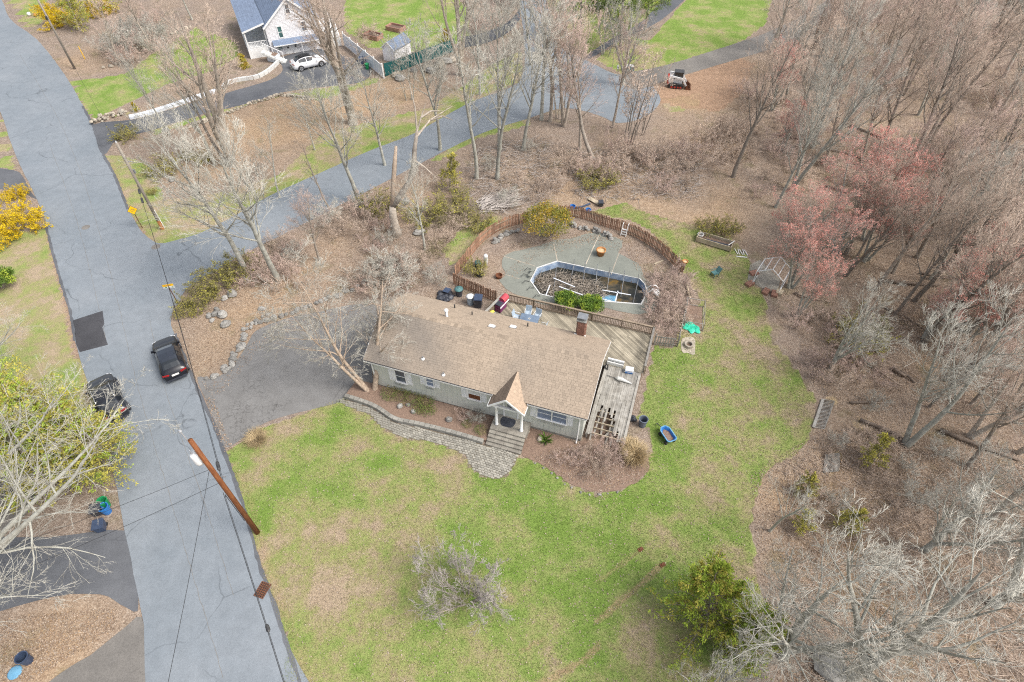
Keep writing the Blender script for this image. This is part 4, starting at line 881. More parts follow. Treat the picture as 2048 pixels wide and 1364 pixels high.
for i, (a, b, s, lb) in enumerate(((1.05, 11.1, .40, 'black rubbish bag at the left of the heap'), (1.55, 11.5, .42, 'black rubbish bag at the back of the heap'), (1.5, 10.9, .38, 'black rubbish bag in the middle of the heap'), (1.95, 11.0, .36, 'black rubbish bag at the right of the heap'), (1.15, 10.6, .34, 'black rubbish bag at the front of the heap'), (1.75, 10.55, .3, 'small black rubbish bag at the front right of the heap'))):
    bag(hw(a, b), s, 'black_plastic', lb, i+1, 'rubbish bags heaped behind the house')
MB().prism([tuple(hw(*p)[:2]) for p in ((1.2, 11.0), (1.75, 10.95), (1.85, 11.5), (1.3, 11.55))], .52, .56).build('tarp', 'navy_plastic', None, label='blue-grey tarp folded on top of the black bags', cat='tarp')
bag(hw(19.25, 3.35), .30, 'black_plastic', 'black rubbish bag on the ground right of the side deck', 21)
for i, (u, v, lb) in enumerate(((1374,655,'green plastic sack at the left of the pile by the frame'), (1384,660,'green plastic sack in the middle of the pile by the frame'), (1392,660,'pale green sack at the right of the pile by the frame'), (1380,650,'green sack lying at the back of the pile by the frame'))):
    b_ = bag(at(u, v), .36, 'green_bag', lb, 31+i, 'green sacks beside the wire frame', 'plastic_sack'); b_.scale = (1.2, 1, .55)
# cooker and boxes at the left end of the deck
t = thing('barbecue', 'barbecue under a red lid with a dark side shelf at the deck end', 'barbecue', hw(6.75, 10.55, .6), HRZ-.25)
MB().box((0, -.1, .45), (.55, .9, .75)).build('cabinet', 'magenta', t)
m = MB(); n = 8; vs = []
for k in range(n+1): a = math.pi*k/n; vs += [(-.3*math.cos(a), .05, .82+.3*math.sin(a)), (-.3*math.cos(a), .75, .82+.3*math.sin(a))]
m.add(vs, [(2*k, 2*k+1, 2*k+3, 2*k+2) for k in range(n)]+[tuple(range(0, 2*n+2, 2))[::-1], tuple(range(1, 2*n+2, 2))]); m.build('lid', 'red_cover', t)
MB().box((0, -.35, .86), (.56, .5, .05)).build('side_shelf', 'black_plastic', t); MB().box((.33, .0, .7), (.05, 1.3, .08)).build('handle', 'white_paint', t)
for sx in (-.25, .25):
    for sy in (-.45, .45): MB().box((sx, sy, .04), (.05, .05, .09)).build('foot', 'dark_metal', t)
t = thing('bench', 'plain grey timber bench beside the barbecue', 'bench', hw(6.3, 9.0, .6), HRZ-.25)
MB().box((0, 0, .43), (.42, 1.3, .05)).build('seat', 'grey_wood', t)
for sx in (-.16, .16):
    for sy in (-.55, .55): MB().box((sx, sy, .2), (.06, .06, .42)).build('leg', 'grey_wood', t)
m = MB(); m.rock((0, 0, .12), (.2, .17, .12), 3); m.rock((.12, .1, .1), (.12, .12, .1), 4); m.build('toy', 'yellow_toy', None, True, loc=hw(6.32, 9.35, 1.06), label='bright yellow toy lying on the grey bench', cat='toy')
# patio table and chairs
t = thing('patio_table', 'grey-blue glass topped patio table on the deck', 'table', hw(9.5, 9.45, .6), HRZ+.05)
MB().box((0, 0, .72), (1.5, .95, .03)).build('tabletop', 'table_top', t); MB().box((0, 0, .70), (1.54, .99, .03)).build('rim', 'grey_metal', t)
for sx in (-.65, .65):
    for sy in (-.4, .4): MB().box((sx, sy, .34), (.045, .045, .7)).build('leg', 'grey_metal', t)
MB().lathe([(.09, .735), (.09, .76), (.05, .77), (.05, .735)], 12).build('umbrella_ring', 'off_white', t)
def patio_chair(loc, rz, label):
    t = thing('patio_chair', label, 'chair', loc, rz, 'chairs round the deck table')
    MB().box((0, 0, .42), (.52, .5, .04)).build('seat', 'fabric_blue', t); MB().box((0, .27, .70), (.52, .035, .55), rx=-.2).build('backrest', 'fabric_blue', t)
    for sx in (-.27, .27):
        MB().tube([(sx, -.24, 0), (sx, -.22, .62), (sx, .24, .62), (sx, .3, .0)], .018, 6).build('side_frame', 'off_white', t); MB().box((sx, 0, .64), (.05, .48, .025)).build('armrest', 'off_white', t)
patio_chair(hw(9.15, 10.35, .6), HRZ+.1, 'pale blue patio chair at the far side of the deck table, left of two')
patio_chair(hw(9.95, 10.25, .6), HRZ-.15, 'pale blue patio chair at the far side of the deck table, right of two')
patio_chair(hw(8.35, 9.65, .6), HRZ+1.5, 'pale blue patio chair at the left end of the deck table')
patio_chair(hw(10.75, 9.2, .6), HRZ-1.65, 'pale blue patio chair at the right end of the deck table')
t = thing('cool_box', 'blue cool box with a white lid on the grey side deck', 'cool box', hw(18.15, 7.1, .6), HRZ+.1)
MB().box((0, 0, .16), (.56, .36, .32), taper=1.06).build('body', 'blue_plastic', t); MB().box((0, 0, .375), (.62, .42, .10), taper=.93).build('lid', 'white_paint', t); MB().tube([(-.32, 0, .3), (-.34, -.2, .22), (.34, -.2, .22), (.32, 0, .3)], .014, 5).build('handle', 'white_paint', t)
t = thing('white_trough', 'long white trough with dark slots beside the house corner on the deck', 'planter', hw(17.02, 7.5, .6), HRZ-.02)
MB().box((0, .12, .22), (1.25, .12, .42)).build('side', 'white_paint', t); MB().box((0, -.12, .16), (1.25, .1, .3)).build('side', 'off_white', t); MB().box((0, 0, .1), (1.2, .12, .18)).build('slot', 'dark_metal', t)
t = thing('folded_parasol', 'folded parasol with a pale canopy lying across the side deck', 'parasol', hw(16.75, 6.2, .66), HRZ-.12)
MB().tube([(-.1, 0, .02), (1.9, 0, .03)], .022, 6).build('pole', 'dark_metal', t)
m = MB(); m.tube([(.55, 0, .04), (.75, 0, .1), (1.0, .02, .12), (1.5, 0, .07), (1.85, 0, .04)], [.03, .16, .15, .08, .03], 9); m.build('canopy', 'off_white', t)
MB().tube([(.5, .02, .05), (.75, -.2, .03), (1.1, -.3, .02)], .02, 5).build('crank', 'dark_metal', t)
MB().tube([(0, .0, .05), (.05, .2, .3), (-.05, .35, .35), (-.15, .25, .15), (-.05, .1, .05)], .05, 6).build('hose_coil', 'rubber', None, loc=hw(16.55, 6.75, .6), label='short black coiled hose on the side deck by the house', cat='hose')

# ------------------------------------------------------------------ lawn clutter
t = thing('garden_wagon', 'blue plastic garden wagon holding leaves on the lawn', 'wagon', at(1333, 876), R(22))
m = MB(); vs = []; n = 4
def ringrect(w_, l_, z, c=.12): return [(-w_+c, -l_, z), (w_-c, -l_, z), (w_, -l_+c, z), (w_, l_-c*2, z), (w_-c*1.6, l_, z), (-w_+c*1.6, l_, z), (-w_, l_-c*2, z), (-w_, -l_+c, z)]
rings = [ringrect(.26, .5, .2), ringrect(.36, .64, .52), ringrect(.36, .64, .56), ringrect(.31, .58, .56), ringrect(.24, .48, .3)]
for q in rings: vs += q
m.add(vs, [tuple(range(8))[::-1]]+[(i*8+k, i*8+(k+1) % 8, (i+1)*8+(k+1) % 8, (i+1)*8+k) for i in range(4) for k in range(8)]); m.build('tub', 'blue_plastic', t)
MB().prism([p[:2] for p in ringrect(.25, .49, 0)], .3, .36).build('leaf_load', 'mulch', t); m = MB(); 
for k in range(8): a, b = rings[2][k], rings[2][(k+1) % 8]; m.bar(Vector(a)+Vector((0, 0, .012)), Vector(b)+Vector((0, 0, .012)), .06, .03)
m.build('rim', 'sky_plastic', t)
for sx in (-.33, .33):
    for sy in (-.4, .38): MB().lathe([(.14, -.05), (.14, .05)], 12, (sx, sy, .14), Matrix.Rotation(R(90), 3, 'Y')).build('wheel', 'rubber', t)
MB().tube([(0, .62, .22), (-.02, .85, .3), (-.08, 1.2, .18)], .03, 6).build('handle', 'dark_metal', t); MB().bar((-.2, 1.2, .18), (.04, 1.22, .18), .04).build('grip', 'dark_metal', t)
t = thing('garden_chair', 'dark green plastic garden chair alone on the lawn', 'chair', at(1428, 552), R(-65))
MB().box((0, 0, .4), (.52, .5, .04)).build('seat', 'teal_plastic', t); MB().box((0, .34, .58), (.5, .05, .6), rx=-.55).build('backrest', 'teal_plastic', t)
for sx in (-.24, .24):
    for sy in (-.22, .24): MB().box((sx, sy, .2), (.05, .05, .42)).build('leg', 'teal_plastic', t)
    MB().box((sx*1.1, 0, .62), (.05, .5, .03)).build('armrest', 'teal_plastic', t)
for px, s, lb in (((1201,510),.42,'big orange clay pot on the pool terrace'), ((1369,528),.24,'small orange clay pot by the fence on the lawn')):
    t = thing('clay_pot', lb, 'pot', at(*px)); MB().lathe([(.3*s/.42, 0), (s, .55*s/.42), (s+.04, .56*s/.42), (s+.04, .64*s/.42), (s-.03, .64*s/.42), (s-.06, .5*s/.42), (0, .45*s/.42)], 16).build('body', 'orange_clay', t, True); MB().lathe([(s-.06, .46*s/.42), (s-.06, .5*s/.42), (0, .54*s/.42)], 14).build('soil', 'straw_grass', t)
t = thing('raised_planter', 'long raised timber planter with dark soil at the lawn edge', 'planter', at(1428, 488), math.atan2(at(1458,492).y-at(1398,474).y, at(1458,492).x-at(1398,474).x))
for sy in (-.5, .5):
    for z in (.12, .37): MB().box((0, sy, z+.1), (3.2, .05, .24)).build('plank', 'pale_wood', t)
for sx in (-1.6, 1.6):
    for z in (.12, .37): MB().box((sx, 0, z+.1), (.05, .95, .24)).build('plank', 'pale_wood', t)
MB().box((0, 0, .16), (3.12, .92, .3)).build('soil', 'soil', t)
for sx in (-1.63, 1.63): MB().box((sx, -.53, .3), (.08, .08, .7)).build('post', 'pale_wood', t); MB().box((sx, .53, .3), (.08, .08, .7)).build('post', 'pale_wood', t)
MB().box((.2, -.1, .34), (2.2, .22, .05), rz=.06).build('black_hose', 'black_plastic', t); MB().bar((1.3, -.45, .66), (1.65, .45, .66), .08, .04).build('crossbar', 'off_white', t)
t = bin_('white_tub', 'white tub with a dark band at the left end of the raised planter', at(1399, 477), .22, .26, .5, 'off_white', open_=True)
# greenhouse frame
gc = at(1537, 566); gx = (at(1550,578)-at(1505,560)); grz = math.atan2(gx.y, gx.x)
t = thing('greenhouse_frame', 'white skeleton frame of a small greenhouse at the wood edge', 'greenhouse', gc, grz)
def fr(a, b): MB().bar(a, b, .055).build('bar', 'white_paint', t)
w2, l2, hE, hR = 1.15, 1.0, 1.5, 2.3
for y in (-l2, l2):
    fr((-w2, y, 0), (-w2, y, hE)); fr((w2, y, 0), (w2, y, hE)); fr((-w2, y, hE), (0, y, hR)); fr((w2, y, hE), (0, y, hR))
for p in ((-w2, hE), (w2, hE), (0, hR), (-w2/2, (hE+hR)/2), (w2/2, (hE+hR)/2), (-w2, .03), (w2, .03)): fr((p[0], -l2, p[1]), (p[0], l2, p[1]))
for x_, y_, s_ in ((-1.5, .4, 1), (-1.3, -1.2, 2), (.2, -1.35, 3), (.9, -1.2, 4)):
    MB().box((0, 0, .12), (.75, .5, .24), rz=s_*.3).build('brick_pad', 'brick', None, loc=hw(0, 0) if False else gc+Matrix.Rotation(grz, 3, 'Z') @ Vector((x_, y_, 0)), label=('low pink block at the left corner of the greenhouse frame', 'low pink block in front of the greenhouse frame, left', 'low pink block in front of the greenhouse frame, middle', 'low pink block in front of the greenhouse frame, right')[s_-1], cat='block', group='blocks round the greenhouse frame')
MB().prism([tuple(p[:2]) for p in path([(1500,530),(1520,520),(1560,560),(1555,585),(1520,575),(1495,560)])], .0, .035).build('paving', 'step_stone', None, label='patch of pinkish paving under the greenhouse frame', cat='paving')
MB().prism([tuple(p[:2]) for p in path([(1552,582),(1566,585),(1562,593),(1550,590)])], .0, .3).build('timber_box', 'pale_wood', None, label='small tan timber box right of the greenhouse frame', cat='box')
t = thing('white_rack', 'white slatted rack lying on grass near the raised planter', 'rack', at(1482, 507), R(-10))
MB().box((0, -.55, .05), (1.0, .08, .06)).build('bar', 'white_paint', t)
for k in range(5): MB().box((-.45+.22*k, .15, .06), (.05, .8, .05), rz=.3-.2*(k % 2)).build('slat', 'white_paint', t)
t = thing('wire_pen', 'empty rectangular wire pen frame beside the brambles', 'pen', at(1387, 635), R(-14))
for x_ in (-.75, .75):
    for y_ in (-1.4, 0, 1.4): MB().box((x_, y_, .4), (.05, .05, .8)).build('post', 'grey_wood', t)
for z in (.1, .8):
    for x_ in (-.75, .75): MB().bar((x_, -1.4, z), (x_, 1.4, z), .04).build('rail', 'grey_wood', t)
    for y_ in (-1.4, 1.4): MB().bar((-.75, y_, z), (.75, y_, z), .04).build('rail', 'grey_wood', t)
MB().box((0, 0, .03), (1.4, 2.7, .05)).build('straw_bed', 'mulch', t)
t = thing('fire_ring', 'pale stone fire ring on a patch of flat stone', 'fire pit', at(1377, 692))
MB().lathe([(.38, 0), (.36, .28), (.24, .28), (.22, .05), (0, .05)], 16).build('ring', 'stone_tan', t); MB().lathe([(.22, .05), (.2, .08), (0, .08)], 12).build('ash', 'soil', t)
MB().prism([tuple(p[:2]) for p in smooth_line(path([(1364,678),(1388,676),(1390,700),(1388,710),(1375,706),(1364,704)]), 3, True)], 0, .03).build('stone_pad', 'stone_tan', None, label='flat pale stone pad under the fire ring', cat='paving')
MB().tube([at(1373, 566, .1), at(1378, 590, .12), at(1383, 606, .1)], .09, 7).build('loose_pole', 'pale_wood', None, label='pale timber pole leaning along the brambles', cat='pole')
MB().bar(at(1309, 528, .05), at(1326, 521, .05), .14, .05).build('loose_plank', 'pale_wood', None, label='pale plank on leaves inside the picket fence', cat='plank')
t = thing('wheel_cart', 'dark tyre and frame cart beside the left end of the pool terrace', 'cart', at(960, 550), .6)
MB().lathe([(.2, -.08), (.34, -.1), (.36, 0), (.34, .1), (.2, .08)], 16, (0, 0, .1)).build('tyre', 'rubber', t, True); MB().bar((.1, 0, .15), (.9, .9, .5), .06).build('shaft', 'pale_wood', t)
MB().lathe([(.18, 0), (.2, 1.05), (.16, 1.2), (0, 1.25)], 12).build('gas_cylinder', 'white_paint', None, True, loc=at(972, 530), label='tall white cylinder standing inside the left fence', cat='cylinder')
MB().lathe([(.26, 0), (.3, .5), (.25, .6), (0, .62)], 12).build('white_pail', 'teal_plastic', None, True, loc=at(956, 533), label='pale teal tub left of the tall white cylinder', cat='tub')
MB().lathe([(.25, 0), (.33, .3), (.28, .32), (.2, .1), (0, .1)], 12).build('rust_pot', 'rust', None, loc=at(998, 555), label='rusty round pot at the left edge of the terrace', cat='pot')
# behind the fence: board, pipe, blue tubs, small dark bin
MB().bar(at(1178, 396, .15), at(1200, 408, .15), .5, .06).build('board', 'pale_wood', None, label='pale board lying in leaves behind the pool fence', cat='board')
MB().tube([at(1150, 416, .12), at(1165, 413, .1), at(1180, 407, .12)], .1, 7).build('drain_pipe', 'navy_plastic', None, label='short dark blue pipe behind the pool fence', cat='pipe')
bin_('small_bin', 'small dark bin at the end of the pale board', at(1201, 412), .2, .24, .5, 'black_plastic', 0, True)
for px, lb in (((1145,417),'blue tub at the left end of the dark pipe'), ((1176,424),'blue tub against the back of the pool fence')):
    t = bin_('blue_tub', lb, at(*px), .2, .26, .3, 'blue_plastic', open_=True, cat='tub')
for i, (pts, lb) in enumerate((([(1645,800),(1668,803),(1648,858),(1626,856)], 'grey slatted timber panel lying at the lawn edge'), ([(1650,913),(1678,910),(1677,942),(1646,945)], 'weathered slatted panel half buried in leaves'))):
    P = path(pts); t = thing('slat_panel', lb, 'panel', P[0]); o = P[0]; n = 22 if i == 0 else 13
    lo, hi = ((P[0], P[3]), (P[1], P[2])) if i == 0 else ((P[0], P[1]), (P[3], P[2]))
    for k in range(n): a = lo[0].lerp(lo[1], k/(n-1)); b = hi[0].lerp(hi[1], k/(n-1)); MB().bar(a-o+Vector((0, 0, .07)), b-o+Vector((0, 0, .07)), .05, .03).build('slat', 'grey_wood', t)
    MB().bar(lo[0]-o+Vector((0, 0, .1)), lo[1]-o+Vector((0, 0, .1)), .2, .05).build('rail', 'grey_wood', t); MB().bar(hi[0]-o+Vector((0, 0, .04)), hi[1]-o+Vector((0, 0, .04)), .08, .04).build('rail', 'grey_wood', t)
for px, lb in (((1281,1099),'small rusty plate at the end of the upper wheel rut'), ((1325,1130),'small rusty plate at the end of the lower wheel rut')):
    t = thing('rusty_plate', lb, 'plate', at(*px), .5); MB().box((0, 0, .03), (.34, .22, .05)).build('plate', 'rust', t); MB().box((0, 0, .08), (.14, .1, .06)).build('lug', 'rust', t)

# ------------------------------------------------------------------ street furniture
P1, P2, P3 = at(515, 1065), at(325, 458), at(150, 138)
def pole(label, p, h, r0, mat):
    t = thing('utility_pole', label, 'utility pole', p); MB().tube([(0, 0, -.5), (0, 0, h*.5), (0, 0, h)], [r0, r0*.88, r0*.74], 14).build('shaft', mat, t, True); return t
pa = pole('reddish brown utility pole with a white transformer by the front lawn', P1, 10.6, .165, 'pole_red')
m = MB().lathe([(.0, 8.25), (.24, 8.28), (.26, 8.4), (.26, 9.05), (.22, 9.12), (.0, 9.18)], 14, (-.42, .12, 0)); tr = m.build('transformer', 'white_paint', pa, True)
for q in (-.12, .1): MB().lathe([(.05, 9.1), (.07, 9.18), (.04, 9.25), (.03, 9.42), (0, 9.44)], 8, (-.42+q, .12, 0)).build('bushing', 'silver', tr)
MB().box((-.2, .06, 8.75), (.25, .08, .5)).build('bracket', 'grey_metal', pa)
MB().tube([(-.1, .03, 9.5), (-.3, .14, 10.6), (-.36, .18, 11.05)], .03, 6).build('pin', 'silver', pa); MB().lathe([(.06, 0), (.09, .06), (.05, .14), (0, .15)], 8, (-.36, .18, 11.05)).build('insulator', 'silver', pa)
MB().box((.02, .22, 6.6), (.5, .05, .06)).build('arm', 'grey_metal', pa); MB().tube([(-.15, .1, 5.6), (-.22, .15, 4.6)], .06, 8).build('splice_case', 'silver', pa); MB().tube([(-.1, -.18, 5.3), (-.1, -.17, 2.0)], .02, 5).build('ground_wire', 'wire', pa)
pb_ = pole('weathered dark utility pole by the yellow warning sign', P2, 9.2, .15, 'pole_grey')
MB().box((.12, .1, 7.3), (.7, .06, .06)).build('arm', 'silver', pb_); MB().tube([(.2, .1, .02), (.13, .04, 2.2)], .035, 6).build('guy_guard', 'white_paint', pb_); MB().lathe([(.06, 9.1), (.09, 9.2), (.05, 9.32), (0, 9.35)], 8).build('insulator', 'silver', pb_); MB().box((.14, .1, 6.3), (.2, .15, .35)).build('bracket', 'grey_metal', pb_)
MB().lathe([(.157, 0), (.157, 1.0)], 12).build('tape', 'orange_clay', pb_)
pc_ = pole('pale utility pole among shrubs in the top left corner', P3, 9.2, .15, 'pole_grey'); MB().box((0, -.2, 6.6), (.2, .2, .4)).build('bracket', 'dark_metal', pc_)
def cable(label, a, b, sag, r=.018, n=24, mat='wire', boxes=()):
    a, b = Vector(a), Vector(b); t = thing('cable', label, 'cable', a); P = [a.lerp(b, k/n)-Vector((0, 0, 4*sag*(k/n)*(1-k/n)))-a for k in range(n+1)]
    MB().tube(P, r, 5).build('line', mat, t)
    for f_, L_ in boxes:
        p = P[int(f_*n)]; q = P[int(f_*n)+1]; d = (q-p).normalized(); MB().tube([p, p+d*.08, p+d*(L_-.08), p+d*L_], [.05, .1, .1, .05], 8).build('splice', 'dark_metal', t)
up = lambda p, z, dx=0, dy=0: (p.x+dx, p.y+dy, z)
P0 = P1+(P1-P2)*.75
cable('upper telephone cable between the red pole and the pole by the warning sign', up(P1, 5.4, -.2, .1), up(P2, 5.0, -.15, 0), .75, .017, boxes=((.06, .7), (.92, .8), (.97, .7)))
cable('lower telephone cable between the red pole and the pole by the warning sign', up(P1, 5.0, -.22, .1), up(P2, 4.7, -.2, 0), .7, .013)
cable('upper telephone cable running off along the road at bottom', up(P1, 5.4, -.2, -.1), up(P0, 5.2, .1, 0), .6, .017)
cable('lower telephone cable running off along the road at bottom', up(P1, 5.0, -.22, -.1), up(P0, 4.8, .1, 0), .5, .013, boxes=((.3, .4),))
cable('service wire from the red pole to the left, upper of two', up(P1, 7.7, -.17, 0), (-34, 9.5, 6.0), .5, .011)
cable('service wire from the red pole to the left, lower of two', up(P1, 6.25, -.17, 0), (-34, 7.5, 5.4), .5, .012)
cable('twisted dark service cable hanging from the red pole to the bottom edge', up(P1, 7.7, -.12, -.1), (-13.5, -6, 6.3), .4, .013)
cable('telephone cable from the warning sign pole to the top left pole', up(P2, 5.0, -.1, .1), up(P3, 5.6), .8, .014)
def post_sign(name, label, p, h, mat='rust'):
    t = thing(name, label, 'sign', p); MB().bar((0, 0, -.2), (0, 0, h), .06, .04).build('post', mat, t); return t
t = post_sign('warning_sign', 'yellow diamond warning sign on a brown post at the junction', at(285, 456), 2.0)
qv = R(-35)
def plate(parent, name, mat, pts, y0, y1, z0, rz, tilt=0.0):
    """flat plate: outline in x,z, standing upright, turned by rz"""
    M = Matrix.Rotation(rz, 3, 'Z') @ Matrix.Rotation(tilt, 3, 'X'); n = len(pts)
    vs = [M @ Vector((x, y0, z))+Vector((0, 0, z0)) for x, z in pts]+[M @ Vector((x, y1, z))+Vector((0, 0, z0)) for x, z in pts]
    return MB().add(vs, [tuple(range(n)), tuple(range(n, 2*n))[::-1]]+[((i+1) % n, i, n+i, n+(i+1) % n) for i in range(n)]).build(name, mat, parent)
plate(t, 'panel', 'yellow_paint', [(0, -.42), (.42, 0), (0, .42), (-.42, 0)], -.05, -.035, 2.1, R(28), R(-12)); plate(t, 'border', 'dark_metal', [(0, -.46), (.46, 0), (0, .46), (-.46, 0)], -.034, -.03, 2.1, R(28), R(-12))
for k, zz in enumerate((.07, -.08)): plate(t, 'text_line', 'dark_metal', [(-.2+.06*k, zz-.02), (.2-.06*k, zz-.02), (.2-.06*k, zz+.02), (-.2+.06*k, zz+.02)], -.055, -.051, 2.1, R(28), R(-12))
t = post_sign('street_name_sign', 'yellow and white street name blades on a thin brown post', at(357, 608), 2.05)
plate(t, 'blade', 'yellow_paint', [(-.42, 0), (.42, 0), (.42, .2), (-.42, .2)], -.012, .012, 2.06, R(14)); plate(t, 'blade', 'white_paint', [(-.45, 0), (.45, 0), (.45, .16), (-.45, .16)], -.012, .012, 1.88, R(8))
for k in (-.28, -.02, .25): plate(t, 'text_mark', 'green_plastic', [(k, .05), (k+.14, .05), (k+.14, .12), (k, .12)], -.02, -.014, 1.88, R(8))
for k in (-.3, -.12, .1): plate(t, 'text_mark', 'orange_clay', [(k, .07), (k+.12, .07), (k+.12, .14), (k, .14)], -.02, -.014, 2.06, R(14))
gt = thing('storm_drain', 'rusty brown storm drain grate set in the road edge', 'drain grate', at(525, 1180, .036), R(72))
for k in range(8): MB().box((-.42+.12*k, 0, .015), (.035, .62, .03)).build('bar', 'rust', gt)
for k in range(6): MB().box((0, -.3+.12*k, .012), (.88, .035, .028)).build('bar', 'rust', gt)
MB().box((0, 0, .0), (.9, .64, .004)).build('pit', 'rubber', gt)
MB().lathe([(.38, .030), (.38, .040), (.30, .042), (.30, .038), (0, .038)], 20).build('manhole_cover', 'asphalt_brown', None, loc=at(172, 455), label='round brownish manhole cover in the road', cat='manhole')
MB().lathe([(.40, .030), (.40, .038), (0, .038)], 14).build('drain_cover', 'asphalt_brown', None, loc=at(312, 494), label='brown drain cover at the mouth of the side road', cat='manhole')
# ------------------------------------------------------------------ vehicles
def car(name, label, loc, rz, paint, L=4.75, W=1.92, Hh=1.62, roof='car_roof_glass', rails=False, cat='car', plate_=True):
    """nose towards +x"""
    t = thing(name, label, cat, loc, rz); s = L/4.75; ws = W/1.92; hs = Hh/1.62
    #        x,  halfwidth, bottom, belt, top, roof halfwidth
    S = [(2.38, .70, .36, .62, .66, .55), (2.30, .82, .24, .74, .78, .66), (2.05, .91, .20, .82, .87, .74), (1.55, .95, .20, .92, .97, .78), (1.10, .96, .20, .98, 1.04, .80),
         (.42, .96, .20, 1.00, 1.50, .64), (.05, .96, .20, 1.01, 1.60, .63), (-.45, .96, .20, 1.02, 1.62, .62), (-1.0, .96, .20, 1.04, 1.58, .60), (-1.55, .95, .22, 1.07, 1.42, .58), (-2.0, .93, .24, 1.08, 1.16, .66), (-2.22, .89, .27, .96, 1.02, .70), (-2.36, .80, .36, .70, .74, .6)]
    sec = []
    for x, w_, b, m, tp, r in S:
        x *= s; w_ *= ws; r *= ws; b *= hs; m *= hs; tp *= hs
        half = [(w_*.72, b), (w_*.95, b+.06), (w_, b+(m-b)*.45), (w_*.985, m-.04), (w_*.955, m), (r+.02, tp-.035), (r*.82, tp), (0, tp+.02)]
        sec.append([(x, -y, z) for y, z in half]+[(x, y, z) for y, z in half[::-1][1:]])
    n = len(sec[0]); vs = [p for q in sec for p in q]; fs = []
    for i in range(len(sec)-1):
        for k in range(n-1): fs.append((i*n+k, (i+1)*n+k, (i+1)*n+k+1, i*n+k+1))
        fs.append((i*n+n-1, (i+1)*n+n-1, (i+1)*n, i*n))
    fs += [tuple(range(n)), tuple((len(sec)-1)*n+k for k in range(n))[::-1]]
    MB().add(vs, fs).build('body', paint, t, True)
    V = lambda i, k: Vector(sec[i][k])
    def panel(nm, mt, quads, off=.012):
        m = MB()
        for q in quads:
            nrm = (q[1]-q[0]).cross(q[2]-q[0]).normalized(); c = sum(q, Vector())/len(q)
            if nrm.dot(c-Vector((0, 0, .6))) < 0: nrm = -nrm
            m.add([p+nrm*off for p in q], [tuple(range(len(q)))])
        return m.build(nm, mt, t, True)
    sh = lambda a, b, f: a.lerp(b, f)
    # windscreen, rear window, glass roof
    def across(i0, i1, k0, k1, f0=.0, f1=1.0):
        return [[sh(V(i0, k), V(i1, k), f0), sh(V(i0, k+1), V(i1, k+1), f0), sh(V(i0, k+1), V(i1, k+1), f1), sh(V(i0, k), V(i1, k), f1)] for k in range(k0, k1)]
    panel('windscreen', 'car_glass', across(4, 5, 5, 9, .12, .92))
    if roof: panel('roof_panel', roof, [q for i in range(5, 9) for q in across(i, i+1, 5, 9)], .010)
    panel('rear_window', 'car_glass', across(8, 9, 5, 9, .55, 1.0)+across(9, 10, 5, 9, 0, .8))
    for side in (0, 1):
        k = 4 if side == 0 else n-6
        for nm, (i0, i1) in (('front_window', (5, 7)), ('rear_side_window', (7, 9))):
            qs = []
            for i in range(i0, i1):
                a, b, c, d = V(i, k), V(i+1, k), V(i+1, k+1), V(i, k+1)
                lo0, lo1 = (a, b) if side == 0 else (d, c); hi0, hi1 = (d, c) if side == 0 else (a, b)
                e0 = .06 if i == i0 else 0; e1 = .94 if i == i1-1 else 1
                l0, l1, h0, h1 = lo0.lerp(lo1, e0), lo0.lerp(lo1, e1), hi0.lerp(hi1, e0), hi0.lerp(hi1, e1)
                qs.append([l0.lerp(h0, .1), l1.lerp(h1, .1), l1.lerp(h1, .88), l0.lerp(h0, .88)])
            panel('side_window', 'car_glass', qs)
        y = (-1 if side == 0 else 1)*.97*ws
        for x in (1.45*s, -1.42*s):
            wl_ = MB().lathe([(.2, -.11), (.33, -.11), (.355, -.07), (.355, .07), (.33, .11), (.2, .11)], 20, (x, y*.93, .355), Matrix.Rotation(R(90), 3, 'X')).build('wheel', 'rubber', t, True)
            rim = MB(); MX = Matrix.Rotation(R(90), 3, 'X'); yy = y*.93+(.115 if y > 0 else -.115)
            rim.lathe([(.235, -.012), (.235, .012)], 16, (x, yy, .355), MX); rim.build('rim', 'silver', wl_)
            sp = MB()
            for q in range(5): a = q*2*math.pi/5; sp.bar((x, yy+(.014 if y > 0 else -.014), .355), (x+.22*math.cos(a), yy+(.014 if y > 0 else -.014), .355+.22*math.sin(a)), .02, .06)
            sp.build('spokes', 'dark_metal', wl_)
            ar = MB(); P = [(x+.40*math.cos(a), y*.985, .355+.40*math.sin(a)) for a in [math.pi*q/10 for q in range(-1, 12)]]; ar.tube(P, .035, 6, True); ar.build('wheel_arch', 'black_plastic', t)
        m = MB().box((.92*s, y*1.06, 1.02*hs), (.14, .2, .13), taper=.8); m.build('mirror', paint, t)
        MB().box((2.2*s, y*.72, .70*hs), (.22, .32, .10), rz=-.5 if side == 0 else .5).build('headlight', 'head_light', t)
        MB().box((-2.26*s, y*.68, .93*hs), (.12, .45, .09), rz=.35 if side == 0 else -.35).build('tail_light', 'tail_light', t)
        MB().box((.35*s, y*1.005, .88*hs), (.2, .02, .03)).build('door_handle', paint, t); MB().box((-.55*s, y*1.005, .90*hs), (.2, .02, .03)).build('door_handle', paint, t)
    if plate_: MB().box((-2.335*s, 0, .80*hs), (.03, .5, .14), ry=.25).build('number_plate', 'plate', t)
    MB().box((-2.36*s, 0, .40*hs), (.08, 1.4, .16)).build('bumper', 'black_plastic', t); MB().box((2.36*s, 0, .42*hs), (.08, 1.3, .18)).build('bumper', 'black_plastic', t)
    if rails:
        for y in (-.6, .6): MB().tube([(.3, y, 1.6*hs), (.2, y, 1.68*hs), (-1.1, y, 1.68*hs), (-1.2, y, 1.6*hs)], .02, 5).build('roof_rail', 'silver', t)
    MB().box((0, 0, .22), (4.0*s, 1.5*ws, .1)).build('underbody', 'rubber', t)
    return t
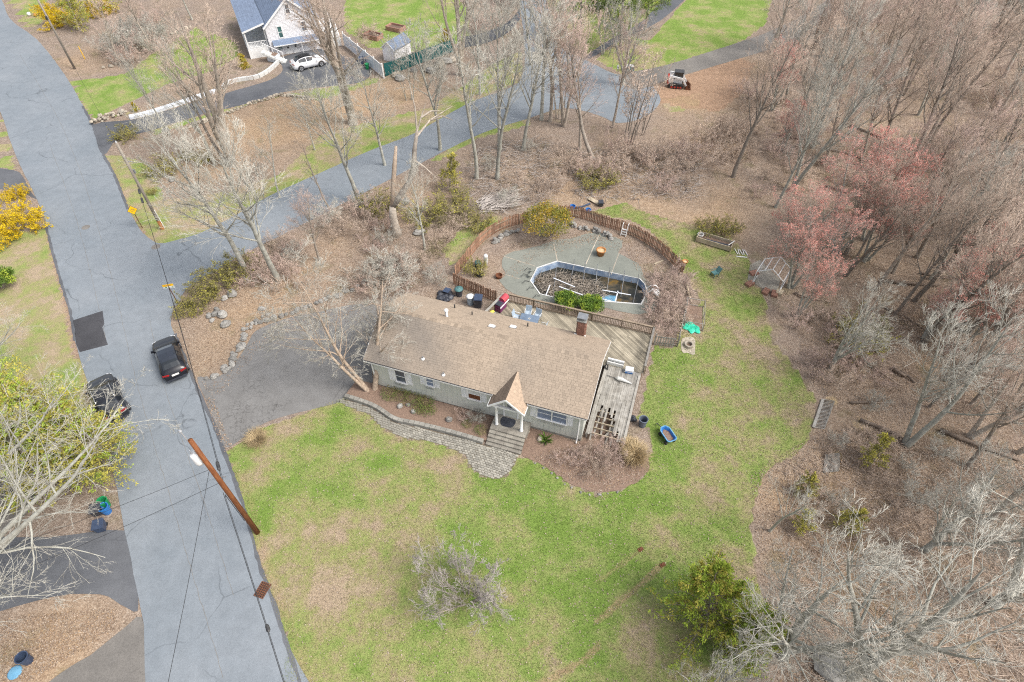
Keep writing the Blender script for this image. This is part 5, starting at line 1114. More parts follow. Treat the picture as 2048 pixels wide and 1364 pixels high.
car('black_car', 'black car with a dark glass roof driving along the road', at(338, 712, .8)-Vector((0, 0, .77)), R(123), 'car_black', 4.45, 1.82, 1.58)
car('parked_car', 'dark grey car parked at the kerb beneath the overhanging branches', at(213, 793, .8)-Vector((0, 0, .77)), R(129), 'car_grey', 4.6, 1.88, 1.65, None, True)
car('white_car', 'white car with a black roof parked on the white house driveway', at(617, 124, .6)-Vector((0, 0, .58)), R(33), 'car_white', 4.7, roof='car_roof_black')
# skid-steer loader on the dirt
t = thing('skid_steer', 'white and red tracked skid-steer loader on bare dirt', 'loader', at(1352, 172), R(-12)); MX = Matrix.Rotation(R(90), 3, 'X')
for y in (-.72, .72):
    P = [(.75, .12), (.95, .3), (.75, .55), (-.55, .7), (-.95, .5), (-1.0, .25), (-.75, .06), (.55, .04)]
    m = MB(); vs = [(x, y-.19, z) for x, z in P]+[(x, y+.19, z) for x, z in P]; m.add(vs, [tuple(range(8)), tuple(range(8, 16))[::-1]]+[((i+1) % 8, i, 8+i, 8+(i+1) % 8) for i in range(8)]); tk = m.build('track', 'rubber', t)
    for x in (-.6, -.2, .2, .55): MB().lathe([(.13, -.2), (.13, .2)], 10, (x, y, .22), MX).build('roller', 'red_paint', tk)
    MB().bar((-1.0, y*.9, 1.5), (.6, y*.9, 1.25), .14, .2).build('lift_arm', 'white_paint', t); MB().bar((.6, y*.9, 1.3), (1.25, y*.9, .35), .13, .18).build('lift_arm', 'white_paint', t); MB().bar((-1.05, y*.88, .8), (-1.0, y*.88, 1.5), .14, .2).build('arm_post', 'white_paint', t)
MB().box((-.2, 0, .75), (1.7, 1.05, .7)).build('chassis', 'white_paint', t); MB().box((-1.12, 0, .85), (.25, 1.3, .85)).build('rear_door', 'red_paint', t)
for y in (-.35, .35): MB().box((-1.26, y, 1.05), (.03, .3, .2)).build('tail_light', 'dark_metal', t)
cb = MB().box((.1, 0, 1.95), (1.2, 1.0, .08)).build('cab_roof', 'dark_metal', t)
for x in (-.45, .6):
    for y in (-.46, .46): MB().box((x, y, 1.5), (.08, .08, .9)).build('cab_post', 'dark_metal', cb)
for y in (-.47, .47): MB().box((.08, y, 1.5), (.98, .02, .82)).build('cab_window', 'car_glass', cb)
MB().box((-.5, 0, 1.45), (.03, .86, .7)).build('cab_window', 'car_glass', cb); MB().box((-.75, 0, 1.2), (.5, 1.0, .3)).build('engine_cover', 'white_paint', t)
m = MB(); m.add([(1.2, -.9, .05), (1.2, .9, .05), (1.2, .9, .6), (1.2, -.9, .6), (1.85, -.9, .05), (1.85, .9, .05)], [(0, 1, 2, 3), (1, 0, 4, 5), (0, 3, 4), (1, 5, 2)]); m.box((1.5, 0, .03), (.75, 1.8, .04)); m.build('bucket', 'rust', t)

# ------------------------------------------------------------------ the white house at the top
WO = Vector((-33.77, 86.63, 0)); WRZ = R(24.17)
wh = thing('white_house', 'white gabled house with blue-grey roof at the top of the picture', 'house', WO, WRZ)
GW, GD, EZ, PZ = 7.3, 14.0, 3.95, 7.05
def wprism(poly_xz, y0, y1):
    n = len(poly_xz); vs = [(x, y0, z) for x, z in poly_xz]+[(x, y1, z) for x, z in poly_xz]
    return MB().add(vs, [tuple(range(n)), tuple(range(n, 2*n))[::-1]]+[((i+1) % n, i, n+i, n+(i+1) % n) for i in range(n)])
wwall = wprism([(0, -.2), (GW, -.2), (GW, EZ), (GW/2, PZ), (0, EZ)], 0, GD).build('wall', 'vinyl_siding', wh)
m = MB(); z = .2
while z < PZ-.3:
    x0, x1 = (0, GW) if z < EZ else ((z-EZ)/(PZ-EZ)*GW/2, GW-(z-EZ)/(PZ-EZ)*GW/2)
    m.box(((x0+x1)/2, -.012, z), (x1-x0, .024, .10), rx=.12); z += .16
m.build('clapboard', 'vinyl_siding', wwall, kind='stuff')
so = .25; sl = (PZ-EZ)/(GW/2)
for sgn in (0, 1):
    X = (lambda x: x) if sgn == 0 else (lambda x: GW-x)
    a, b = (X(-so), -so, EZ-so*sl), (X(GW/2), -so, PZ); c, d = (X(GW/2), GD+so, PZ), (X(-so), GD+so, EZ-so*sl)
    up_ = Vector((0, 0, .1)); q = [Vector(p) for p in (a, b, c, d)]; vs = q+[p+up_ for p in q]
    rf = MB().add(vs, [(0, 1, 2, 3), (7, 6, 5, 4), (0, 4, 5, 1), (3, 2, 6, 7), (0, 3, 7, 4)] if sgn else [(3, 2, 1, 0), (4, 5, 6, 7), (1, 5, 4, 0), (7, 6, 2, 3), (4, 7, 3, 0)]).build('roof', 'shingle_blue', wh)
    e = [Vector(p)+Vector((0, 0, .105)) for p in ((a, d, c, b) if sgn == 0 else (a, d, c, b))]
    shingles('shingle_field', rf, 'shingle_blue', e if sgn else [e[1], e[0], e[3], e[2]], .5, .32, .02, seed=20+sgn)
    m = MB(); m.bar(Vector(a)+Vector((0, -.03, .03)), Vector(b)+Vector((0, -.03-.002*sgn, .03)), .06, .22); m.build('rake_board', 'white_paint', rf)
def wwin(x0, x1, z0, z1, fill='glass', y=0.0):
    f = MB()
    for q in ((x0+x1)/2,): f.box((q, y-.04, z1+.05), (x1-x0+.2, .08, .1)); f.box((q, y-.04, z0-.05), (x1-x0+.2, .08, .1)); f.box((q, y-.04, (z0+z1)/2), (x1-x0, .08, .06))
    for q in (x0-.05, x1+.05): f.box((q, y-.04, (z0+z1)/2), (.1, .08, z1-z0))
    w_ = f.build('window', 'white_paint', wh); zm = (z0+z1)/2
    MB().box(((x0+x1)/2, y-.03, (z0+zm)/2), (x1-x0, .03, zm-z0-.06)).build('pane', fill, w_); MB().box(((x0+x1)/2, y-.03, (z1+zm)/2), (x1-x0, .03, z1-zm-.06)).build('pane', fill, w_)
wwin(1.6, 2.1, 2.3, 3.72, 'glass_teal'); wwin(4.85, 5.42, 2.7, 3.85); wwin(3.3, 3.78, 5.15, 6.3); wwin(1.0, 1.6, .75, 1.15, 'glass_teal')
MB().add([(.45, -.02, 2.05), (6.85, -.02, 2.05), (6.95, -.95, 1.62), (.45, -.95, 1.62), (.45, -.02, 1.97), (6.85, -.02, 1.97), (6.95, -.95, 1.54), (.45, -.95, 1.54)], [(3, 2, 1, 0), (4, 5, 6, 7), (2, 3, 7, 6), (1, 2, 6, 5), (3, 0, 4, 7)]).build('awning_roof', 'shingle_blue', wh)
aw = bpy.data.objects['awning_roof']; shingles('shingle_field', aw, 'shingle_blue', [(.45, -.95, 1.63), (6.95, -.95, 1.63), (6.85, -.02, 2.06), (.45, -.02, 2.06)], .5, .25, .02, seed=25)
MB().box((3.7, -.97, 1.58), (6.5, .05, .12)).build('awning_fascia', 'white_paint', aw)
for x0, wd in ((1.85, .95), (2.95, .85)):
    d_ = MB().box((x0+wd/2, -.03, .72), (wd, .06, 1.42)).build('door', 'white_paint', wh); MB().box((x0+wd/2, -.065, 1.15), (wd*.5, .012, .2)).build('pane', 'glass', d_); MB().box((x0+wd*.8, -.07, .6), (.04, .03, .14)).build('handle', 'dark_metal', d_)
    MB().lathe([(0, 0), (.1, .02), (.13, .06), (.1, .1)], 10, (x0+wd/2, -.1, .9), Matrix.Rotation(R(90), 3, 'X')).build('wreath', 'dark_metal', d_)
for x0 in (6.85, 4.2): MB().tube([(x0, -.9, 1.55), (x0, -.9, 0)], .04, 6).build('awning_post', 'white_paint', wh)
# porch wing at the left
pw = MB().add([(-3.0, .3, 3.55), (-3.0, 13.5, 3.55), (.1, 13.5, 4.35), (.1, .3, 4.35), (-3.0, .3, 3.45), (-3.0, 13.5, 3.45), (.1, 13.5, 4.25), (.1, .3, 4.25)], [(0, 3, 2, 1), (4, 5, 6, 7), (0, 1, 5, 4), (3, 0, 4, 7)]).build('porch_roof', 'shingle_blue', wh)
shingles('shingle_field', pw, 'shingle_blue', [(-3.02, 13.5, 3.56), (-3.02, .28, 3.56), (.1, .28, 4.36), (.1, 13.5, 4.36)], .5, .32, .02, seed=27)
MB().bar((-3.05, .26, 3.5), (.05, .26, 4.3), .06, .2).build('porch_trim', 'white_paint', pw)
MB().box((-1.5, 7.0, .65), (2.9, 13.2, 1.3)).build('porch_floor', 'white_paint', wh)
for y in (.5, 3.0, 5.5, 8.0, 10.5, 13.0): MB().box((-2.8, y, 2.4), (.16, .16, 2.2)).build('porch_post', 'white_paint', wh)
MB().box((-.2, .5, 2.6), (.14, .14, 2.6)).build('porch_post', 'white_paint', wh)
pr = MB().box((-1.5, .48, 2.1), (2.6, .08, .07)).build('porch_railing', 'white_paint', wh); MB().box((-1.5, .48, 1.42), (2.6, .06, .07)).build('rail', 'white_paint', pr)
for k in range(13): MB().box((-2.7+.2*k, .48, 1.75), (.04, .04, .66)).build('baluster', 'white_paint', pr)
pr = MB().box((-2.8, 3.9, 2.1), (.08, 6.8, .07)).build('porch_railing', 'white_paint', wh)
for k in range(30): MB().box((-2.8, .6+.23*k, 1.75), (.04, .04, .66)).build('baluster', 'white_paint', pr)
# garden stairs, planter box and white walls beside the porch
stt = thing('garden_stairs', 'pale garden stairs with white railing beside the white house porch', 'stairs', WO, WRZ)
for k in range(9): MB().box((-1.1+.28*k, -1.2-.16*k, 1.22-.14*k), (.62, 1.1, .14), rz=-.45).build('tread', 'off_white', stt)
for k in range(0, 9, 2): MB().box((-1.0+.28*k, -.6-.16*k, 1.75-.14*k), (.06, .06, 1.0)).build('post', 'white_paint', stt)
MB().bar((-1.1, -.55, 2.25), (1.3, -1.95, 1.05), .08, .06).build('rail', 'white_paint', stt)
t = thing('planter_box', 'white sided planter box with brown plants below the porch', 'planter', WO, WRZ)
MB().prism([(-.3, -.2), (.9, -1.5), (.2, -2.4), (-.9, -1.3)], 0, .85).build('box', 'vinyl', t); MB().prism([(-.25, -.4), (.75, -1.5), (.15, -2.2), (-.75, -1.25)], .8, .9).build('soil', 'mulch', t)
bwall = thing('white_wall', 'low white block retaining wall along the dark driveway', 'wall', (0, 0, 0))
P = resample(smooth_line(path([(258,239),(300,229),(350,213),(400,196),(446,181)]), 4), .85)
for a, b in zip(P, P[1:]):
    d = b-a; MB().box(((a+b)/2)+Vector((0, .25, .15)), (d.length-.02, .7, .32), rz=math.atan2(d.y, d.x)).build('block', 'vinyl', bwall)
bw2 = thing('white_wall', 'white retaining wall curving up to the garden stairs of the white house', 'wall', (0, 0, 0))
P = resample(smooth_line(path([(447,180),(455,170),(480,163),(510,159),(530,150),(546,138),(560,124)]), 4), .8)
for a, b in zip(P, P[1:]):
    d = b-a; MB().box(((a+b)/2)+Vector((0, .2, .22)), (d.length-.02, .35, .45), rz=math.atan2(d.y, d.x)).build('block', 'off_white', bw2)
bkw = thing('back_stairs', 'white railed back stairs and landing at the right of the white house', 'stairs', WO, WRZ)
MB().box((8.5, 4.0, .9), (2.0, 4.5, 1.8)).build('landing', 'white_paint', bkw)
for k in range(7): MB().box((9.0, 1.6-.3*k, 1.65-.25*k), (1.3, .32, .25)).build('tread', 'off_white', bkw)
for x in (8.3, 9.7):
    MB().bar((x, 1.9, 2.7), (x, -.5, .95), .08, .1).build('rail', 'white_paint', bkw)
    for k in range(8): MB().box((x, 1.7-.3*k, 2.0-.22*k), (.05, .05, 1.1)).build('baluster', 'white_paint', bkw)
for k in range(12): MB().box((9.45, 2.1+.36*k, 2.3), (.05, .05, 1.0)).build('baluster', 'white_paint', bkw)
MB().box((9.45, 4.1, 2.8), (.08, 4.4, .08)).build('rail', 'white_paint', bkw)
# shed
sh_o = Vector((-17.92, 85.48, 0)); d = Vector((-16.25, 84.51, 0))-sh_o; srz = math.atan2(d.y, d.x)
shd = thing('garden_shed', 'small pale shed with a blue-grey roof behind the green fence', 'shed', sh_o, srz); sw, sd_ = 2.1, 3.6
wprism([(0, 0), (sw, 0), (sw, 1.75), (sw/2, 2.6), (0, 1.75)], 0, sd_).build('wall', 'vinyl_siding', shd)
for sgn in (0, 1):
    X = (lambda x: x) if sgn == 0 else (lambda x: sw-x)
    q = [Vector(p) for p in ((X(-.12), -.12, 1.66), (X(sw/2), -.12, 2.64), (X(sw/2), sd_+.12, 2.64), (X(-.12), sd_+.12, 1.66))]; vs = q+[p+Vector((0, 0, .06)) for p in q]
    rf = MB().add(vs, [(0, 1, 2, 3), (7, 6, 5, 4), (0, 4, 5, 1), (3, 2, 6, 7), (0, 3, 7, 4)] if sgn else [(3, 2, 1, 0), (4, 5, 6, 7), (1, 5, 4, 0), (7, 6, 2, 3), (4, 7, 3, 0)]).build('roof', 'shingle_blue', shd)
    e = [p+Vector((0, 0, .064)) for p in q]; shingles('shingle_field', rf, 'shingle_blue', [e[0], e[3], e[2], e[1]] if sgn else [e[3], e[0], e[1], e[2]], .45, .28, .02, seed=40+sgn)
    MB().bar(q[0]+Vector((0, -.02, .0)), q[1]+Vector((0, -.02-.002*sgn, .0)), .05, .12).build('trim', 'white_paint', rf)
dr_ = MB().box((sw/2, -.02, .85), (.95, .04, 1.6)).build('door', 'white_paint', shd); MB().box((sw/2+.35, -.05, .85), (.05, .03, .12)).build('handle', 'dark_metal', dr_)
# white vinyl fence
A, B = at(690, 92), at(768, 157); t = thing('vinyl_fence', 'white vinyl panel fence stepping down beside the shed', 'fence', A); n = 5
for k in range(n+1):
    p = A.lerp(B, k/n)-A; MB().box(p+Vector((0, 0, .95)), (.14, .14, 1.95), rz=math.atan2(B.y-A.y, B.x-A.x)).build('post', 'white_paint', t); MB().lathe([(.1, 1.93), (.1, 1.97), (0, 2.06)], 4, p).build('cap', 'white_paint', t)
    if k < n:
        q = A.lerp(B, (k+1)/n)-A; d = (q-p).normalized(); pn = MB().bar(p+d*.07+Vector((0, 0, .92)), q-d*.07+Vector((0, 0, .92)), .04, 1.5).build('panel', 'vinyl', t)
        for z in (.15, 1.72): MB().bar(p+d*.07+Vector((0, 0, z)), q-d*.07+Vector((0, 0, z)), .07, .14).build('rail', 'white_paint', pn)
# green then grey screen fence
def screen_fence(pts, label, mat, h=1.45, step=2.4):
    P = resample(smooth_line(path(pts), 4), step); t = thing('screen_fence', label, 'fence', P[0]); o = P[0]
    for i, p in enumerate(P):
        MB().tube([p-o, p-o+Vector((0, 0, h+.08))], .035, 6).build('post', 'dark_metal', t)
        if i < len(P)-1:
            a, b = p-o, P[i+1]-o; m = MB(); vs = []; nn = 8; r_ = random.Random(i); d = (b-a); nr = Vector((-d.y, d.x, 0)).normalized()
            for k in range(nn+1):
                q = a.lerp(b, k/nn)+nr*(.05*math.sin(k*math.pi/nn)*r_.uniform(.3, 1)-.045); sg = .06*math.sin(k*math.pi/nn)
                vs += [q+Vector((0, 0, .05)), q+Vector((0, 0, h-sg)), q+nr*.012+Vector((0, 0, .05)), q+nr*.012+Vector((0, 0, h-sg))]
            m.add(vs, [f for k in range(nn) for f in ((4*k, 4*k+4, 4*k+5, 4*k+1), (4*k+6, 4*k+2, 4*k+3, 4*k+7), (4*k+1, 4*k+5, 4*k+7, 4*k+3))]); m.build('screen_panel', mat, t)
            MB().tube([a+Vector((0, 0, h+.05)), b+Vector((0, 0, h+.05))], .022, 5).build('top_rail', 'dark_metal', t)
screen_fence([(771,153),(800,143),(830,131),(880,113),(925,97)], 'dark green fabric screen fence behind the boulders', 'screen_green', 1.75)
screen_fence([(927,96),(960,90),(985,82),(1010,70),(1028,55),(1040,38)], 'greyish fabric screen fence curving away beyond the tall trunk', 'screen_grey', 1.6)
MB().tube([at(742, 160), at(742, 160)+Vector((0, 0, 1.6))], .04, 6).build('gate_post', 'dark_metal', None, label='thin black post in front of the white vinyl fence', cat='post')
bin_('recycling_bin', 'navy wheeled bin against the white vinyl fence', at(724, 130), .3, .36, .95, 'navy_plastic', .4, True)
bin_('green_bin', 'bright green bin beside the navy bin at the vinyl fence', at(735, 138), .22, .28, .7, 'green_plastic', 0, False, 'green_plastic')
for px, lb in (((747,76),'brick-red raised planter nearer the white house'), ((792,60),'brick-red raised planter farther out on the bright lawn')):
    t = thing('brick_planter', lb, 'planter', at(*px), R(-28), 'brick planters on the back lawn')
    for k in range(2):
        z = .17+.31*k
        for y in (-.75, .75): MB().box((0, y, z), (2.6, .1, .3)).build('plank', 'planter_wood', t)
        for x in (-1.28, 1.28): MB().box((x, 0, z), (.1, 1.38, .3)).build('plank', 'planter_wood', t)
    MB().box((0, 0, .2), (2.44, 1.38, .36)).build('soil', 'soil', t)
for px, lb, mt, rr in (((72,33),'orange ball on grass in the top left corner','orange_clay',.25), ((60,32),'small white sled beside the orange ball','white_paint',.3)):
    MB().lathe([(0, 0), (rr*.7, rr*.3), (rr, rr), (rr*.7, rr*1.7), (0, rr*2)] if 'ball' in lb else [(0, 0), (rr*1.6, .02), (rr*1.7, .18), (rr*1.5, .2), (0, .1)], 12).build('ball' if 'ball' in lb else 'sled', mt, None, True, loc=at(*px), label=lb, cat='toy')
# mailbox and small posts near the turnaround
t = thing('mailbox', 'white mailbox on a post by the turnaround', 'mailbox', at(1234, 152)); MB().box((0, 0, .5), (.1, .1, 1.0)).build('post', 'pale_wood', t); MB().box((0, 0, 1.15), (.22, .5, .26)).build('box', 'white_paint', t); MB().lathe([(.11, -.25), (.11, .25)], 10, (0, 0, 1.28), MX).build('top', 'white_paint', t)
t = thing('utility_cabinet', 'pale green utility cabinet beside a white post near the turnaround', 'cabinet', at(1258, 142), .2); MB().box((0, 0, .35), (1.2, .8, .7), taper=.92).build('body', 'teal_plastic', t); MB().box((0, 0, .72), (1.16, .78, .05)).build('lid', 'off_white', t)
MB().box((0, 0, .7), (.16, .16, 1.4)).build('white_post', 'white_paint', None, loc=at(1249, 141), label='short white post left of the utility cabinet', cat='post')
MB().tube([(0, 0, 0), (0, 0, 2.8)], .05, 6).build('wooden_stake', 'pale_wood', None, loc=at(1224, 143), label='tall pale wooden stake near the mailbox', cat='post')
MB().tube([(0, 0, 0), (0, 0, 1.7)], .05, 6).build('yellow_marker', 'yellow_paint', None, loc=at(170, 118), label='yellow marker post among shrubs near the top left pole', cat='post')
for px, lb, mt in (((216,1024),'bright blue tub beside the parked car driveway under the branches','blue_plastic'), ((200,1026),'black bin left of the blue tub under the branches','black_plastic'), ((214,1012),'green tub behind the blue tub under the branches','green_plastic'), ((206,1058),'dark bin at the corner of the left driveway','navy_plastic')):
    bin_('street_bin', lb, at(*px), .24, .3, .7, mt, .3, 'black' in lb or 'dark' in lb, None, None, not ('black' in lb or 'dark' in lb))
# logs in the wood
LOGS = [((1700,700),(1800,770)), ((1770,615),(1850,660)), ((1640,295),(1745,320)), ((1700,250),(1830,300)), ((1760,560),(1880,570)), ((1785,735),(1812,752)), ((1800,742),(1830,765)), ((1560,270),(1640,285)), ((1700,805),(1770,797)), ((1730,340),(1770,355)), ((1890,760),(1960,700)), ((1720,840),(1830,890)), ((1880,860),(2040,920)), ((1590,585),(1640,600)), ((1840,545),(1900,555)), ((1650,372),(1700,385)), ((1910,620),(1990,650)), ((1930,260),(2040,300))]
r_ = random.Random(77)
pm('bark_log', (.30, .235, .185), (.17, .13, .10), 4, .9, .5, rand=.3)
ORD = ['topmost', 'second', 'third', 'fourth', 'fifth', 'sixth', 'seventh', 'eighth', 'ninth', 'tenth', 'eleventh', 'twelfth', 'thirteenth', 'fourteenth', 'fifteenth', 'sixteenth', 'seventeenth', 'lowest']
LOGS.sort(key=lambda q: q[0][1]+q[1][1])
for i, (a, b) in enumerate(LOGS):
    rr = r_.uniform(.09, .17); A, B = at(*a, rr*.7), at(*b, rr*.7); mid_ = A.lerp(B, .5)+Vector((r_.uniform(-.2, .2), r_.uniform(-.2, .2), .03))
    MB().tube([A, A.lerp(mid_, .5), mid_, B], [rr, rr*.95, rr*.85, rr*.65], 8).build('fallen_log', 'bark_log', None, True, label=f'brown fallen log on the woodland floor, {ORD[i]} of the logs from the top', cat='log', group='fallen logs in the wood')
# ------------------------------------------------------------------ plants
pm('bark', (0.44, 0.385, 0.32), (0.27, 0.23, 0.19), 3, .95, .4, rand=.22)
pm('bark_dark', (0.32, 0.28, 0.235), (0.19, 0.162, 0.135), 3, .95, .4, rand=.2)
pm('bark_ivy', (.20, .17, .14), (.10, .085, .07), 3, .95, .4, rand=.2)
pm('bark_pale', (.45, .45, .395), (.27, .255, .215), 2.5, .95, .3, rand=.15)
pm('bark_birch', (.44, .35, .265), (.28, .215, .165), 5, .9, .3, rand=.1)
pm('twig_brown', (0.58, 0.465, 0.375), (0.44, 0.345, 0.275), 1.5, .95, rand=.2)
pm('twig_pink', (0.62, 0.48, 0.41), (0.48, 0.36, 0.305), 1.5, .95, rand=.18)
pm('twig_pale', (0.54, 0.52, 0.455), (0.39, 0.37, 0.315), 1.5, .95, rand=.15)
pm('twig_olive', (.32, .275, .165), (.22, .19, .11), 1.5, .95, rand=.2)
pm('bud_red', (0.9, 0.44, 0.36), (0.74, 0.36, 0.3), 1.0, .9, rand=.18)
pm('twig_grey', (.50, .455, .42), (.37, .33, .30), 1.5, .95, rand=.1)
pm('bud_orange', (.40, .20, .11), (.28, .14, .09), 1.0, .9, rand=.18)
pm('leaf_cedar', (0.50, 0.45, 0.085), (0.33, 0.31, 0.055), .9, .9, rand=.12)
pm('leaf_bright', (0.38, 0.46, 0.06), (0.24, 0.34, 0.04), .9, .9, rand=.1)
pm('leaf_pine', (.19, .26, .06), (.10, .165, .04), .9, .9, rand=.15)
pm('leaf_holly', (.30, .28, .045), (.135, .15, .03), .8, .85, rand=.1)
pm('leaf_gold', (.50, .34, .04), (.34, .25, .03), 1.2, .85)
pm('leaf_rhodo', (0.145, 0.235, 0.035), (0.085, 0.15, 0.025), 1.2, .7, rand=.12)
pm('leaf_olive', (.25, .225, .09), (.16, .15, .06), 1.2, .9, rand=.2)
pm('flower_yellow', (.72, .52, .012), (.55, .38, .01), 1.5, .8, rand=.08)

def np_mesh(name, mats, parts):
    """parts: list of (verts Nx3, faces list of arrays (Fx3 or Fx4), material index)"""
    V, L, T, MI = [], [], [], []; k = 0
    for v, fl, mi in parts:
        V.append(v)
        for f in fl:
            if len(f): L.append((f+k).astype(np.int32).ravel()); T.append(np.full(len(f), f.shape[1], np.int32)); MI.append(np.full(len(f), mi, np.int32))
        k += len(v)
    V = np.concatenate(V).astype(np.float32); L = np.concatenate(L); T = np.concatenate(T); MI = np.concatenate(MI)
    me = bpy.data.meshes.new(name); me.vertices.add(len(V)); me.vertices.foreach_set('co', V.ravel()); me.loops.add(len(L)); me.loops.foreach_set('vertex_index', L)
    me.polygons.add(len(T)); me.polygons.foreach_set('loop_start', np.concatenate([[0], np.cumsum(T)[:-1]]).astype(np.int32)); me.polygons.foreach_set('loop_total', T); me.polygons.foreach_set('material_index', MI)
    for m in mats: me.materials.append(MAT[m])
    me.update(); return me
def unit(a): return a/np.maximum(np.linalg.norm(a, axis=-1, keepdims=True), 1e-9)
def tubes(P, r, n):
    """P (B,m,3) r (B,m) -> verts, quads"""
    B, m, _ = P.shape; T = np.empty_like(P); T[:, 1:-1] = P[:, 2:]-P[:, :-2]; T[:, 0] = P[:, 1]-P[:, 0]; T[:, -1] = P[:, -1]-P[:, -2]; T = unit(T)
    ref = np.where(np.abs(T[:, :1, 2:3]) < .8, np.array([0, 0, 1.]), np.array([1., 0, 0])); X = unit(np.cross(T, np.broadcast_to(ref, T.shape))); Y = np.cross(T, X)
    a = 2*np.pi*np.arange(n)/n; V = P[:, :, None]+(X[:, :, None]*np.cos(a)[None, None, :, None]+Y[:, :, None]*np.sin(a)[None, None, :, None])*r[:, :, None, None]
    V = V.reshape(-1, 3); b = (np.arange(B)*m*n)[:, None, None]+(np.arange(m-1)*n)[None, :, None]; k = np.arange(n)[None, None, :]; k2 = (k+1) % n
    F = np.stack([b+k, b+k2, b+n+k2, b+n+k], -1).reshape(-1, 4); return V, [F]
def spikes(A, Bp, r):
    """thin three-sided spikes from A to B"""
    T = unit(Bp-A); ref = np.where(np.abs(T[:, 2:3]) < .8, np.array([0, 0, 1.]), np.array([1., 0, 0])); X = unit(np.cross(T, ref)); Y = np.cross(T, X); N = len(A)
    V = np.concatenate([np.stack([A+(X*math.cos(q)+Y*math.sin(q))*r[:, None] for q in (0, 2.1, 4.2)], 1), Bp[:, None]], 1).reshape(-1, 3)
    b = (np.arange(N)*4)[:, None]; F = np.concatenate([b+np.array([[0, 1, 3]]), b+np.array([[1, 2, 3]]), b+np.array([[2, 0, 3]])]); return V, [F]
def children(g, P, r, per, t0, t1, ang, lenf, nseg, wander, trop, rf, taper=.25, minr=.004):
    """grow `per` children on every branch; returns new P, r"""
    B, m, _ = P.shape; t = (np.arange(per)+g.random((B, per)))/per*(t1-t0)+t0
    x = t*(m-1); i = np.minimum(x.astype(int), m-2); f = (x-i)[..., None]; bi = np.arange(B)[:, None]
    p0 = P[bi, i]*(1-f)+P[bi, i+1]*f; d0 = unit(P[bi, i+1]-P[bi, i]); rr = r[bi, i]*(1-f[..., 0])+r[bi, i+1]*f[..., 0]
    Lp = np.linalg.norm(P[:, 1:]-P[:, :-1], axis=-1).sum(1)[:, None]
    az = g.random((B, per))*6.283+np.arange(per)[None]*2.4
    ref = np.where(np.abs(d0[..., 2:3]) < .9, np.array([0, 0, 1.]), np.array([1., 0, 0])); X = unit(np.cross(d0, ref)); Y = np.cross(d0, X)
    an = np.radians(g.normal(ang, 10, (B, per)))[..., None]
    d = d0*np.cos(an)+(X*np.cos(az)[..., None]+Y*np.sin(az)[..., None])*np.sin(an)
    L = Lp*lenf(t)*g.uniform(.7, 1.25, (B, per)); N = B*per; p = p0.reshape(N, 3); d = d.reshape(N, 3); L = L.reshape(N); r0 = np.maximum(rr.reshape(N)*rf, minr)
    pts = [p]
    for s in range(nseg):
        d = unit(d+g.normal(0, wander, (N, 3))+np.array([0, 0, trop])); p = p+d*(L/nseg)[:, None]; pts.append(p)
    return np.stack(pts, 1), r0[:, None]*np.linspace(1, taper*.75, nseg+1)[None]
def stem(g, base, d, L, r, nseg, wander, trop, taper=.12, flare=1.25):
    p = np.array(base, float); d = unit(np.array(d, float)); pts = [p]
    for s in range(nseg): d = unit(d+g.normal(0, wander, 3)+np.array([0, 0, trop])); p = p+d*L/nseg; pts.append(p)
    rad = r*np.linspace(1, taper, nseg+1); rad[0] *= flare; rad[-1] = .006; return np.stack(pts)[None], rad[None]
PROTO = {}
def tree_proto(key, seed, stems, l1, l2, l3, l4, bark, twig, bud=None, H=12.0, tw=1.7):
    """stems: list of (base, dir, length, radius); l1..l4: (per, t0, t1, angle, length factor, wander, upward pull)"""
    g = np.random.default_rng(seed); S = [stem(g, b, d, L, r, 10, .045, .03) for b, d, L, r in stems]
    P0 = np.concatenate([s[0] for s in S]); r0 = np.concatenate([s[1] for s in S])
    def sub(P, r, q, nseg, rf): return children(g, P, r, q[0], q[1], q[2], q[3], (lambda t, f=q[4], a=q[7] if len(q) > 7 else .5: f*(1-a*(t-q[1])/(q[2]-q[1]+1e-6))), nseg, q[5], q[6], rf)
    P1, r1 = sub(P0, r0, l1, 6, .5); P2, r2 = sub(P1, r1, l2, 4, .5); P3, r3 = sub(P2, r2, l3, 3, .52)
    P4, r4 = sub(P3, r3, l4, 1, .6); r4 = np.maximum(r4, .0048*tw)
    vz = P0[..., 2].min(); parts = [(*tubes(P0, r0, 8), 0), (*tubes(P1, r1, 5), 0), (*tubes(P2, r2, 4), 0)]
    tm = np_mesh('trunk', [bark], parts)
    c = [(*tubes(P3, np.maximum(r3, .006*tw), 3), 0), (*spikes(P4[:, 0], P4[:, 1], r4[:, 0]), 0)]
    # a fifth order of fine twigs, spikes only
    g5 = sub(P4, np.maximum(r4, .004), (2, .2, 1.0, 26, .85, .1, .04), 1, .8); P5, r5 = g5; c.append((*spikes(P5[:, 0], P5[:, 1], np.maximum(r5[:, 0], .0035*tw)), 0))
    mats = [twig]
    if bud:
        tips = np.concatenate([P5[:, 0]*(1-q)+P5[:, 1]*q for q in (.45, .75, 1.0)]+[P4[:, 1]]); k = g.random(len(tips)) < .42; tips = tips[k]+g.normal(0, .012, (int(k.sum()), 3)); s = g.uniform(.017, .038, (len(tips), 1)); o = np.array([[1, 0, -.5], [-.5, .87, -.5], [-.5, -.87, -.5], [0, 0, 1]])
        V = (tips[:, None]+o[None]*s[:, None]).reshape(-1, 3); b = (np.arange(len(tips))*4)[:, None]; F = np.concatenate([b+np.array([[q]])[0] for q in ([0, 2, 1], [0, 1, 3], [1, 2, 3], [2, 0, 3])]); c.append((V, [F], 1)); mats.append(bud)
    PROTO[key] = (tm, np_mesh('crown', mats, c), H)
up_ = (0, 0, 1)
